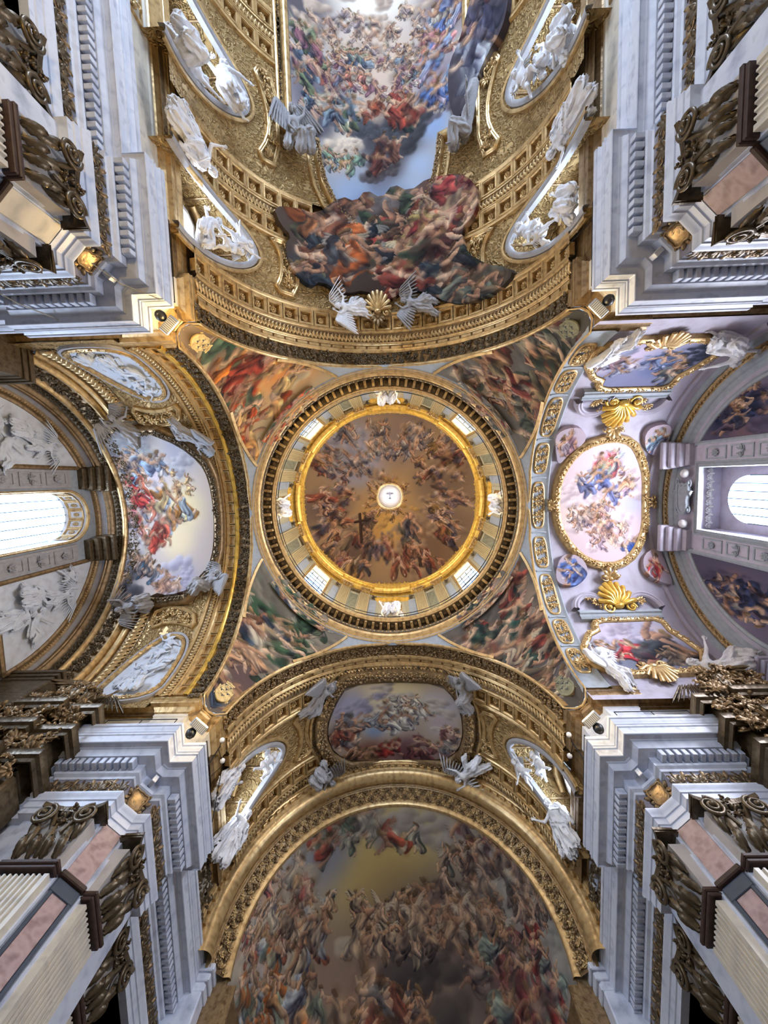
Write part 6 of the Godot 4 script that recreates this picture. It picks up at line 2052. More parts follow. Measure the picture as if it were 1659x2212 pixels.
func right_transept_paintings() -> void:
	var oval := fresco(384, 512, ["c8b8bc", "bcaab2"],
		[[0.65, 0.15, 0.2, "a8a8c8"], [0.55, 0.2, 0.14, "c05058"], [0.4, 0.3, 0.15, "9aa0c0"], [0.5, 0.5, 0.2, "c0b0bc"], [0.2, 0.6, 0.25, "d0bcb4"], [0.6, 0.75, 0.25, "c8a8a4"], [0.85, 0.5, 0.2, "a8a8c8"], [0.82, 0.86, 0.1, "3a5aa8"]],
		[[0.5, 0.5, 0.45, 0.4, 30, 0.25, "cbbac0"]],
		[[0.55, 0.18, 0.18, 0.08, 7, 0.24, ["c84048", "d05a5a", "7ab0a8", "e0d0d8"], true], [0.42, 0.3, 0.14, 0.08, 6, 0.24, ["8a94bc", "a8a8c4", "6a78b0"], true], [0.6, 0.38, 0.14, 0.06, 5, 0.22, ["6a78b4", "e0c8c0"], false], [0.55, 0.68, 0.26, 0.16, 26, 0.2, ["d8b0a4", "e0c4b8", "c89080", "b8a0b0"], true], [0.3, 0.5, 0.2, 0.2, 10, 0.16, ["d8c0b8", "c8b0ac"], true], [0.82, 0.86, 0.04, 0.04, 3, 0.24, ["3a58a8", "3050a0"], false], [0.8, 0.3, 0.1, 0.1, 6, 0.2, ["d89878", "c8a8b8"], true]], 12)
	var q := smooth_line(V2([4.0, 13.5, 3.7, 14.6, 2.8, 15.3, 1.6, 15.85, 0.0, 15.95, -1.5, 15.9, -2.6, 15.4, -3.5, 14.6, -3.85, 13.5, -3.5, 12.3, -2.6, 11.5, -1.4, 10.95, 0.0, 10.8, 1.5, 10.9, 2.6, 11.3, 3.6, 12.1]), true, 1)
	var t := painting("fresco_oval", "pinkish oval painting of angels on clouds in a curling gilded frame, right transept vault", q, vmap(VR, -0.1), vmap(VR, 0.12), uvt(Vector2(4.05, 10.7), Vector2(0, 5.3), Vector2(-8.0, 0)), paint_mat("oval_fresco", oval))
	var mb := MB.new()
	var fl := grow(q, 0.24)
	rail(mb, fl, vmap(VR, 0.02), V2a([-0.26, -0.15, -0.24, 0.14, -0.14, 0.2, 0.0, 0.24, 0.14, 0.2, 0.24, 0.14, 0.26, -0.15]))
	var fp := part("gilded_frame", mb.done(), M.gold, t)
	many("frame_foliage", O.clump, M.gold, fp, lush(VR, fl, 0.22, 0.34, 0.26))
	for e in [[4.6, 13.25, 0.0], [-4.5, 13.25, PI], [0.0, 16.45, -PI / 2], [0.0, 10.35, PI / 2]]:
		part("frame_crest", O.acanthus, M.gold, fp, fit(VR.frame(e[0], e[1], 0.14, e[2] - PI / 2), 1.15 if absf(e[0]) > 1 else 0.8))
	# the two scenes nearer the cornice
	var up := fresco(448, 320, ["9a9ab4", "6a6c88"], [[0.3, 0.3, 0.25, "b8acc0"], [0.65, 0.55, 0.25, "5a6488"], [0.85, 0.3, 0.2, "2c3448"], [0.3, 0.8, 0.2, "787c98"], [0.15, 0.5, 0.2, "b8b0c0"]], [[0.5, 0.4, 0.5, 0.3, 18, 0.25, "8c90ac"], [0.85, 0.35, 0.12, 0.2, 10, 0.22, "343a4e"]],
		[[0.25, 0.5, 0.2, 0.2, 9, 0.22, ["9aa0b8", "a88a94", "c0b8c8"], true], [0.6, 0.45, 0.16, 0.2, 9, 0.26, ["6a80b0", "8a90b0", "4a587a"], false], [0.8, 0.7, 0.14, 0.12, 6, 0.26, ["3a4458", "8a8a80"], false]], 13)
	var low := fresco(448, 320, ["a8a8c0", "7a7c90"], [[0.3, 0.25, 0.3, "c0b8cc"], [0.75, 0.3, 0.2, "b8acb4"], [0.6, 0.55, 0.18, "4c5260"], [0.8, 0.75, 0.2, "4a4444"], [0.2, 0.6, 0.2, "8890a8"], [0.4, 0.85, 0.2, "6a7080"]], [[0.4, 0.25, 0.4, 0.2, 12, 0.25, "b8b0c4"]],
		[[0.25, 0.58, 0.18, 0.14, 10, 0.24, ["8a94a8", "a8a0b0", "b8a090"], false], [0.4, 0.66, 0.1, 0.1, 4, 0.3, ["c83a44", "d0484c"], false], [0.6, 0.5, 0.02, 0.02, 1, 0.62, ["3a4048", "2f343c"], false], [0.82, 0.62, 0.12, 0.16, 7, 0.28, ["4a4440", "5a4a44", "7a6a5c"], false]], 14)
	for k in 2:
		var s: float = 1.0 if k == 0 else -1.0
		var line := V2([10.3, 10.2, 9.3, 10.3, 8.5, 10.9, 8.2, 11.5, 7.75, 11.55, 7.65, 11.9, 7.6, 14.7, 7.75, 15.0, 8.3, 15.05, 9.0, 15.5, 9.7, 15.75, 10.4, 15.3, 10.8, 14.4, 10.85, 11.6])
		for i in line.size():
			line[i].x *= s
		var p := painting("fresco_scene", ["bluish painting of a draped crowd before dark clouds, beside the cornice towards the nave", "painting of a dark-robed standing man among reclining figures, beside the cornice towards the choir"][k], line, vmap(VR, -0.1), vmap(VR, 0.08), uvt(Vector2(7.5, 10.1), Vector2(0, 5.7), Vector2(3.4, 0)) if k == 1 and false else (uvt(Vector2(7.6, 10.1), Vector2(0, 5.7), Vector2(3.3, 0)) if k == 2 else (uvt(Vector2(10.9, 10.1), Vector2(0, 5.7), Vector2(-3.4, 0)) if k == 0 else uvt(Vector2(-7.5, 10.1), Vector2(0, 5.7), Vector2(-3.4, 0)))), paint_mat("scene_fresco", up if k == 0 else low))
		mb = MB.new()
		var g := grow(line, 0.2)
		rail(mb, g, vmap(VR, 0.0), V2a([-0.2, -0.12, -0.18, 0.12, -0.08, 0.2, 0.06, 0.2, 0.16, 0.12, 0.2, -0.12]))
		var gf := part("gilded_frame", mb.done(), M.gold, p)
		many("frame_foliage", O.clump, M.gold, gf, lush(VR, g, 0.16, 0.28, 0.26))
		# straight grey cornice, broken scrolls and shell cartouche between scene and oval
		var pd := thing("shell_cartouche", "gilded shell cartouche with grey scrolls above the " + ["bluish scene near the nave", "scene of the dark-robed man near the choir"][k], "cartouche")
		mb = MB.new()
		rail(mb, V2([s * 7.15, 10.7, s * 7.15, 15.3]), vmap(VR, 0.0), V2a([-0.3, -0.1, -0.28, 0.2, -0.16, 0.26, -0.1, 0.2, 0.0, 0.22, 0.06, 0.3, 0.16, 0.3, 0.2, 0.22, 0.28, 0.2, 0.3, -0.1]), false)
		part("grey_cornice", mb.done(), M.blue_grey, pd)
		for e in [-1.0, 1.0]:
			mb = MB.new()
			var sc := PackedVector2Array()
			for i in 19:
				var a := PI * 1.15 * i / 18.0
				var rr := 1.15 - 0.025 * i
				sc.append(Vector2(s * (6.75 - sin(a) * rr * 0.9), 13.1 + e * (2.35 - 0.95 + cos(a) * rr * 0.9)))
			rail(mb, sc, vmap(VR, 0.05), V2a([-0.2, -0.15, -0.18, 0.2, -0.06, 0.3, 0.02, 0.22, 0.1, 0.28, 0.18, 0.2, 0.2, -0.15]), false)
			part("broken_scroll", mb.done(), M.lavender, pd)
		part("shell", O.shell, M.bright_gold, pd, fit(VR.frame(s * 5.95, 13.1, 0.12, (-PI / 2 if s > 0 else PI / 2)), 1.9))
		var ts := []
		for i in 16:
			ts.append(fit(VR.frame(s * (6.4 + rng.randf_range(-0.5, 0.35)), 13.1 + (i - 7.5) * 0.2, 0.12, rng.randf() * TAU), 0.5))
		many("gilded_foliage", O.acanthus, M.gold, pd, ts)
		# dado shell below the scene, over the attic cornice
		part("dado_shell", O.shell, M.gold, pd, fit(VR.frame(s * 11.15, 12.9, 0.06, (PI / 2 if s > 0 else -PI / 2)), 1.5, 0.9))
	# painted seated figures at the oval's four corners
	var lists := [["mauve-robed winged figure painted beside the oval frame, towards the crossing and the nave", [4.8, 9.9, 5.2, 11.2, 4.2, 12.0, 3.3, 11.0, 2.5, 10.5, 3.5, 10.2], ["9a7a80", "a88088"], 0], ["bluish green-robed figure painted beside the oval frame, towards the window and the nave", [4.9, 15.1, 5.2, 16.5, 3.9, 16.8, 2.9, 16.3, 3.4, 15.5], ["7a90a0", "8a88b0"], 1],
		["blue-cloaked figure painted beside the oval frame, towards the crossing and the choir", [-4.5, 10.0, -3.1, 10.7, -3.4, 11.9, -4.5, 12.1, -5.3, 11.2, -5.2, 10.1], ["4a68b8", "5a78c0"], 2], ["red and orange robed figure painted beside the oval frame, towards the window and the choir", [-3.5, 15.5, -2.9, 16.4, -3.4, 16.8, -5.2, 16.85, -5.4, 16.5, -4.7, 15.4], ["b83a44", "d8803a"], 3]]
	for l in lists:
		var tex := fresco(160, 160, ["a89aa4", "98909c"], [[0.5, 0.5, 0.3, l[2][0]]], [], [[0.5, 0.5, 0.0, 0.0, 1, 1.1, l[2], false], [0.5, 0.45, 0.1, 0.1, 2, 0.8, l[2], true], [0.3, 0.6, 0.1, 0.1, 2, 0.6, ["c0b0b8", l[2][0]], false]], 30 + l[3])
		var line := smooth_line(V2(l[1]), true, 2)
		var lo := line[0]
		var hi := line[0]
		for u in line:
			lo = lo.min(u); hi = hi.max(u)
		painting("painted_figure", l[0], line, vmap(VR, -0.1), vmap(VR, 0.26), uvt(Vector2(hi.x, lo.y), Vector2(0, hi.y - lo.y), Vector2(lo.x - hi.x, 0)), paint_mat("corner_figure", tex))
	# painted halves of the end wall's lunette
	for s in [1.0, -1.0]:
		var poly := PackedVector2Array()
		var c := Vector2(0, YC)
		var x0: float = 0.35 + s * 3.05
		var a0 := asin(absf(x0) / 6.4)
		for i in 17:
			poly.append(c + Vector2(s * sin(lerpf(a0, PI / 2 - 0.04, i / 16.0)), cos(lerpf(a0, PI / 2 - 0.04, i / 16.0))) * 6.4)
		poly.append(Vector2(x0, YC + 0.3))
		var tex := fresco(320, 320, ["6a6478", "524e62"], [[0.3 if s > 0 else 0.35, 0.5, 0.3, "3a4060"], [0.5, 0.2, 0.3, "7a7088"], [0.6, 0.6, 0.25, "2c3048"], [0.45, 0.75, 0.2, "6a5660"]], [[0.5, 0.5, 0.4, 0.4, 16, 0.3, "565068"]], [[0.45, 0.5, 0.22, 0.24, 12, 0.36, ["33406a", "2c365a", "5a5068", "8a6a60"], true]], 40 + int(s))
		var d := painting("fresco_lunette", ["dark blue painting in the half lunette beside the right window, towards the nave", "dark blue painting in the half lunette beside the right window, towards the choir"][0 if s > 0 else 1], poly, plane_map(VR, 17.45), plane_map(VR, 17.38 + 0.0), uvt(Vector2(s * 6.4, YC), Vector2(0, 6.0), Vector2(-s * 3.6, 0)), paint_mat("lunette_fresco", tex), Vector2(0.7, 0.7))
		var fm := MB.new()
		rail(fm, poly, plane_map(VR, 17.40), V2a([-0.14, -0.05, -0.12, 0.08, 0.0, 0.14, 0.1, 0.08, 0.14, -0.05]))
		part("grey_frame", fm.done(), M.blue_grey, d)
# ---------------------------------------------------------------- carved panels of the vaults
func carved_panel(vt: Vault, line: PackedVector2Array, label: String) -> void:
	var t := thing("carved_panel", label, "panel")
	var mb := MB.new()
	drape(mb, line, vmap(vt, -0.03), Vector2(0.4, 0.4), Transform2D.IDENTITY)
	part("ground", mb.done(), M.carved_gold, t)
	mb = MB.new()
	rail(mb, line, vmap(vt, -0.02), V2a([-0.12, -0.08, -0.1, 0.06, -0.04, 0.1, 0.02, 0.06, 0.06, 0.08, 0.12, 0.04, 0.13, -0.08]))
	part("frame", mb.done(), M.gold, t)
	var lo := line[0]
	var hi := line[0]
	for u in line:
		lo = lo.min(u); hi = hi.max(u)
	var inner := grow(line, -0.25)
	var ts := []
	var tb := []
	var c := (lo + hi) / 2
	var x := lo.x
	var k := 0
	while x < hi.x:
		var y := lo.y
		while y < hi.y:
			var q := Vector2(x + 0.14, y + 0.14)
			if Geometry2D.is_point_in_polygon(q, inner):
				(ts if k % 2 else tb).append(fit(vt.frame(q.x, q.y, 0.0, (q - c).angle() + PI / 2 + rng.randf_range(-0.6, 0.6)), 0.58))
			k += 1
			y += 0.36
		x += 0.36
	many("carved_scrolls", O.scroll, M.gold, t, ts)
	many("carved_leaves", O.acanthus, M.gold, t, tb)
func panels() -> void:
	for s in [-1.0, 1.0]:
		var side: String = "left" if s < 0 else "right"
		var l1 := smooth_line(V2([s * 5.2, 12.5, s * 6.6, 12.55, s * 6.2, 13.3, s * 6.1, 14.1, s * 6.3, 14.8, s * 6.75, 15.2, s * 5.2, 15.2]), true, 1)
		carved_panel(VN, l1, "gilded panel of carved scrolls beside the first lunette, " + side + " side of the nave vault")
		var l2 := smooth_line(V2([s * 5.95, 19.1, s * 7.3, 19.0, s * 6.6, 20.2, s * 6.45, 21.2, s * 6.7, 22.3, s * 7.3, 23.4, s * 5.95, 23.6]), true, 1)
		carved_panel(VN, l2, "gilded panel of carved scrolls beside the second lunette, " + side + " side of the nave vault")
		var l3 := smooth_line(V2([s * 5.75, 12.5, s * 6.9, 12.35, s * 6.5, 13.1, s * 6.4, 13.9, s * 6.6, 14.6, s * 6.95, 15.0, s * 5.6, 14.9, s * 6.0, 14.2, s * 6.05, 13.4]), true, 1)
		carved_panel(VA, l3, "hourglass-shaped gilded panel of carved scrolls by the choir painting, " + side + " side")
		var l4 := smooth_line(V2([s * 5.9, 14.2, s * 6.1, 12.0, s * 7.3, 11.5, s * 7.0, 12.3, s * 6.9, 13.2, s * 7.3, 14.2]), true, 1)
		carved_panel(VL, l4, "gilded panel of carved scrolls in the left transept vault, on the side of the " + ("nave" if s > 0 else "choir"))
		# coffered transverse bands of the nave, broken by the ceiling painting
		for b in 2:
			var t := thing("trim_%d" % (8 + b), "two coffer rows, " + ["first", "second"][b] + " transverse arch on the " + side + " of the nave", "arch", Transform3D.IDENTITY, "", "structure")
			var a0: float = [15.45, 24.4][b]
			var s0: float = [4.1, 5.95][b]
			var n: int = [8, 6][b]
			var e0: float = s0 if s > 0 else -SM
			var e1: float = SM if s > 0 else -s0
			band(t, "fillet", VN, [a0 - 0.2, -0.1, a0 - 0.16, 0.03, a0 - 0.1, 0.06, a0 - 0.02, 0.03, a0, 0.0], e0, e1, M.gold)
			coffers(t, VN, a0 + 0.43, 0.84, e0, e1, n, coffer_mesh((e1 - e0) / n, 0.84, 0.16, 0.34), M.gold)
			band(t, "fillet", VN, [a0 + 0.85, 0.0, a0 + 0.88, 0.04, a0 + 0.93, 0.04, a0 + 0.96, -0.02], e0, e1, M.gold)
			band(t, "leaf_bed", VN, [a0 + 0.95, -0.04, a0 + 1.4, -0.04], e0, e1, M.old_gold)
			row_of(t, "leaf_wave", O.wave, M.gold, VN, a0 + 1.17, e0, e1, -0.05, 0.5, 0.21, 0.25)
			band(t, "fillet", VN, [a0 + 1.38, -0.04, a0 + 1.4, 0.02, a0 + 1.45, 0.04, a0 + 1.5, 0.0], e0, e1, M.gold)
			coffers(t, VN, a0 + 1.93, 0.84, e0, e1, n, coffer_mesh((e1 - e0) / n, 0.84, 0.16, 0.34), M.gold)
			band(t, "fillet", VN, [a0 + 2.35, 0.0, a0 + 2.4, 0.04, a0 + 2.48, 0.06, a0 + 2.55, -0.1], e0, e1, M.gold)
	# white stucco reliefs of the left transept vault, in gilded and grey frames
	for s in [-1.0, 1.0]:
		var line := smooth_line(V2([s * 12.0, 14.3, s * 10.2, 14.2, s * 8.8, 13.6, s * 7.95, 12.8, s * 8.0, 12.0, s * 8.7, 11.65, s * 10.0, 11.6, s * 12.0, 11.6]), true, 2)
		var t := thing("stucco_relief", "white stucco relief in round-ended gilded frame, left transept vault towards the " + ("nave" if s > 0 else "choir"), "relief")
		var mb := MB.new()
		drape(mb, line, vmap(VL, -0.02), Vector2(0.4, 0.4), Transform2D.IDENTITY)
		part("white_ground", mb.done(), M.relief_white, t)
		mb = MB.new()
		rail(mb, grow(line, 0.12), vmap(VL, 0.0), V2a([-0.12, -0.08, -0.1, 0.08, 0.0, 0.14, 0.1, 0.08, 0.12, -0.08]))
		var fp := part("gilded_frame", mb.done(), M.gold, t)
		many("frame_beads", O.clump, M.gold, fp, lush(VL, grow(line, 0.12), 0.08, 0.2, 0.22))
		mb = MB.new()
		rail(mb, grow(line, 0.32), vmap(VL, -0.02), V2a([-0.08, -0.08, -0.06, 0.06, 0.06, 0.06, 0.08, -0.08]))
		part("grey_rim", mb.done(), M.grey_stucco, t)
	# white reliefs in the halves of the left transept's end lunette
	for s in [-1.0, 1.0]:
		var poly := PackedVector2Array()
		var x0: float = 0.35 + s * 2.75
		var a0 := asin(absf(x0) / 6.65)
		for i in 17:
			var a := lerpf(a0, PI / 2 - 0.04, i / 16.0)
			poly.append(Vector2(0, YC) + Vector2(s * sin(a), cos(a)) * 6.65)
		poly.append(Vector2(x0, YC + 0.3))
		var t := thing("stucco_relief", "white stucco relief in the half lunette beside the left window, towards the " + ("nave" if s > 0 else "choir"), "relief")
		var mb := MB.new()
		drape(mb, poly, plane_map(VL, 18.14), Vector2(0.8, 0.8), Transform2D.IDENTITY)
		part("white_ground", mb.done(), M.relief_white, t)
		mb = MB.new()
		rail(mb, poly, plane_map(VL, 18.16), V2a([-0.12, -0.04, -0.1, 0.08, 0.0, 0.12, 0.1, 0.08, 0.12, -0.04]))
		part("gilded_frame", mb.done(), M.old_gold, t)
# ---------------------------------------------------------------- stucco figures: smooth-joined tapered limbs meshed with surface nets
class Field:
	var o: Vector3
	var h: float
	var nx: int
	var ny: int
	var nz: int
	var f := PackedFloat32Array()
	func _init(lo: Vector3, hi: Vector3, cell: float) -> void:
		o = lo; h = cell
		nx = ceili((hi.x - lo.x) / cell) + 1
		ny = ceili((hi.y - lo.y) / cell) + 1
		nz = ceili((hi.z - lo.z) / cell) + 1
		f.resize(nx * ny * nz)
		f.fill(1.0)
	# tapered capsule; k: smoothness of the join; fold: depth of drapery folds along it; sub: carve instead
	func bone(a: Vector3, b: Vector3, ra: float, rb: float, k := 0.05, fold := 0.0, freq := 5.0, ph := 0.0, sub := false) -> void:
		var rm := maxf(ra, rb) + k + fold + h * 2.0
		var lo := (a.min(b) - Vector3.ONE * rm - o) / h
		var hi := (a.max(b) + Vector3.ONE * rm - o) / h
		var ax := b - a
		var l2 := maxf(ax.length_squared(), 1e-5)
		var tx := ax.normalized() if ax.length() > 1e-3 else Vector3.UP
		var u := tx.cross(Vector3.FORWARD if absf(tx.z) < 0.9 else Vector3.UP).normalized()
		var w := tx.cross(u)
		for z in range(maxi(0, int(lo.z)), mini(nz, int(hi.z) + 2)):
			for y in range(maxi(0, int(lo.y)), mini(ny, int(hi.y) + 2)):
				var i := (z * ny + y) * nx
				for x in range(maxi(0, int(lo.x)), mini(nx, int(hi.x) + 2)):
					var q := o + Vector3(x, y, z) * h - a
					var t := clampf(q.dot(ax) / l2, 0.0, 1.0)
					var off := q - ax * t
					var d := off.length() - lerpf(ra, rb, t)
					if fold > 0.0:
						var an := atan2(off.dot(w), off.dot(u))
						d -= fold * (sin(an * freq + t * 2.6 + ph) + 0.5 * sin(an * freq * 1.7 - t * 5.0 + ph * 2.0))
					var e := f[i + x]
					if sub:
						d = -d
						var g := maxf(k - absf(d - e), 0.0) / k
						f[i + x] = maxf(d, e) + g * g * k * 0.25
					else:
						var g := maxf(k - absf(d - e), 0.0) / k
						f[i + x] = minf(d, e) - g * g * k * 0.25
	func mesh_into(mb: MB) -> void:
		var id := PackedInt32Array()
		id.resize(nx * ny * nz)
		id.fill(-1)
		var sy := nx
		var sz := nx * ny
		for z in nz - 1:
			for y in ny - 1:
				for x in nx - 1:
					var i := x + y * sy + z * sz
					var v := [f[i], f[i + 1], f[i + sy], f[i + sy + 1], f[i + sz], f[i + sz + 1], f[i + sz + sy], f[i + sz + sy + 1]]
					var m := 0
					for k in 8:
						if v[k] < 0.0: m += 1
					if m == 0 or m == 8:
						continue
					var s := Vector3.ZERO
					var c := 0
					for e in [[0, 1], [2, 3], [4, 5], [6, 7], [0, 2], [1, 3], [4, 6], [5, 7], [0, 4], [1, 5], [2, 6], [3, 7]]:
						var a: float = v[e[0]]
						var b: float = v[e[1]]
						if (a < 0.0) != (b < 0.0):
							var t := a / (a - b)
							var p0 := Vector3(e[0] & 1, (e[0] >> 1) & 1, e[0] >> 2)
							var p1 := Vector3(e[1] & 1, (e[1] >> 1) & 1, e[1] >> 2)
							s += p0.lerp(p1, t)
							c += 1
					var n := Vector3(v[1] + v[3] + v[5] + v[7] - v[0] - v[2] - v[4] - v[6], v[2] + v[3] + v[6] + v[7] - v[0] - v[1] - v[4] - v[5], v[4] + v[5] + v[6] + v[7] - v[0] - v[1] - v[2] - v[3]).normalized()
					id[i] = mb.vert(o + (Vector3(x, y, z) + s / c) * h, n)
		for z in range(1, nz - 1):
			for y in range(1, ny - 1):
				for x in range(1, nx - 1):
					var i := x + y * sy + z * sz
					var a := f[i] < 0.0
					if a != (f[i + 1] < 0.0):
						_q(mb, id, i, i - sy, i - sy - sz, i - sz)
					if a != (f[i + sy] < 0.0):
						_q(mb, id, i, i - 1, i - 1 - sz, i - sz)
					if a != (f[i + sz] < 0.0):
						_q(mb, id, i, i - 1, i - 1 - sy, i - sy)
	func _q(mb: MB, id: PackedInt32Array, a: int, b: int, c: int, d: int) -> void:
		if id[a] >= 0 and id[b] >= 0 and id[c] >= 0 and id[d] >= 0:
			mb.quad(id[a], id[b], id[c], id[d])

# head at the origin of its own frame: y up, z forward; about 0.24 high
func head_into(mb: MB, t: Transform3D, long_hair: bool, beard := false) -> void:
	var g := Field.new(Vector3(-0.15, -0.17, -0.17), Vector3(0.15, 0.17, 0.17), 0.0115)
	g.bone(Vector3(0, 0.035, -0.015), Vector3(0, 0.02, 0.01), 0.092, 0.085, 0.03)
	g.bone(Vector3(0, -0.02, 0.03), Vector3(0, -0.085, 0.045), 0.066, 0.036, 0.04)
	g.bone(Vector3(0, 0.02, 0.095), Vector3(0, -0.025, 0.118), 0.012, 0.019, 0.014)
	for s in [-1.0, 1.0]:
		g.bone(Vector3(s * 0.036, 0.012, 0.105), Vector3(s * 0.036, 0.01, 0.1), 0.022, 0.02, 0.012, 0.0, 5.0, 0.0, true)
		g.bone(Vector3(s * 0.036, 0.010, 0.080), Vector3(s * 0.037, 0.010, 0.081), 0.014, 0.014, 0.006)
		g.bone(Vector3(s * 0.015, 0.033, 0.094), Vector3(s * 0.055, 0.032, 0.078), 0.010, 0.008, 0.01)
		g.bone(Vector3(s * 0.092, 0.01, 0.0), Vector3(s * 0.094, -0.03, 0.005), 0.016, 0.011, 0.008)
		g.bone(Vector3(s * 0.045, -0.03, 0.07), Vector3(s * 0.045, -0.032, 0.07), 0.022, 0.022, 0.03)
	g.bone(Vector3(-0.02, -0.062, 0.092), Vector3(0.02, -0.062, 0.092), 0.010, 0.010, 0.008)
	g.bone(Vector3(-0.022, -0.054, 0.106), Vector3(0.022, -0.054, 0.106), 0.004, 0.004, 0.004, 0.0, 5.0, 0.0, true)
	g.bone(Vector3(0, 0.06, -0.02), Vector3(0, -0.02, -0.06), 0.092, 0.075, 0.012, 0.012, 7.0, 0.5)
	g.bone(Vector3(-0.06, 0.075, 0.035), Vector3(0.06, 0.075, 0.035), 0.035, 0.035, 0.012, 0.010, 6.0, 1.0)
	if long_hair:
		for s in [-1.0, 1.0]:
			g.bone(Vector3(s * 0.085, 0.05, 0.0), Vector3(s * 0.095, -0.10, -0.02), 0.035, 0.028, 0.015, 0.010, 5.0, s)
	if beard:
		g.bone(Vector3(0, -0.08, 0.06), Vector3(0, -0.125, 0.07), 0.05, 0.02, 0.02, 0.010, 6.0, 0.3)
	var hm := MB.new()
	g.mesh_into(hm)
	mb.add(hm, t)
func hand_into(mb: MB, wrist: Vector3, dir: Vector3, palm_n: Vector3, sc: float, curl: float) -> void:
	var d := dir.normalized()
	var n := (palm_n - d * palm_n.dot(d)).normalized()
	var s := d.cross(n)
	mb.tube([wrist - d * 0.02 * sc, wrist + d * 0.04 * sc, wrist + d * 0.09 * sc], [0.028 * sc, 0.042 * sc, 0.040 * sc], 7, true, 0.6)
	for i in 4:
		var l: float = [0.078, 0.092, 0.086, 0.066][i] * sc
		var b := wrist + d * 0.088 * sc + s * (i - 1.5) * 0.021 * sc
		var m := b + d * l * 0.5 - n * l * 0.16 * curl
		mb.tube([b, m, m + d * l * 0.42 * (1.0 - curl * 0.5) - n * l * 0.4 * curl], [0.0115 * sc, 0.0105 * sc, 0.007 * sc], 5)
	var tb := wrist + d * 0.03 * sc - s * 0.036 * sc
	mb.tube([tb, tb + d * 0.035 * sc - s * 0.03 * sc - n * 0.01 * sc, tb + d * 0.068 * sc - s * 0.032 * sc - n * 0.025 * sc], [0.015 * sc, 0.0125 * sc, 0.008 * sc], 5)
func wing_mesh(s: float, l := 1.15) -> ArrayMesh:
	# root at the origin, rising and spreading to side s in the xy plane, feathers in three overlapping ranks
	var mb := MB.new()
	mb.tube([Vector3.ZERO, Vector3(s * 0.20, 0.22, -0.06) * l, Vector3(s * 0.44, 0.42, -0.08) * l, Vector3(s * 0.62, 0.40, -0.06) * l], [0.075, 0.085, 0.06, 0.03], 7, true, 0.7)
	for rank in 3:
		var n: int = [11, 10, 9][rank]
		for i in n:
			var u := i / float(n - 1)
			var root := Vector3(s * (0.05 + 0.55 * u), 0.06 + 0.42 * sin(minf(u * 1.7, 1.57)) - 0.05 * u, -0.06 + 0.02 * rank) * l
			var a := lerpf(-1.75, -0.72, u)
			var len_: float = lerpf(0.42, 0.95, u) * [1.0, 0.62, 0.34][rank] * l
			var tip := root + Vector3(s * cos(a), sin(a), -0.05 + 0.03 * rank) * len_
			mb.tube([root, root.lerp(tip, 0.45) + Vector3(0, 0, 0.03), root.lerp(tip, 0.85), tip], [0.045 * l, 0.088 * l, 0.072 * l, 0.012], 6, true, 0.22)
	return mb.done()

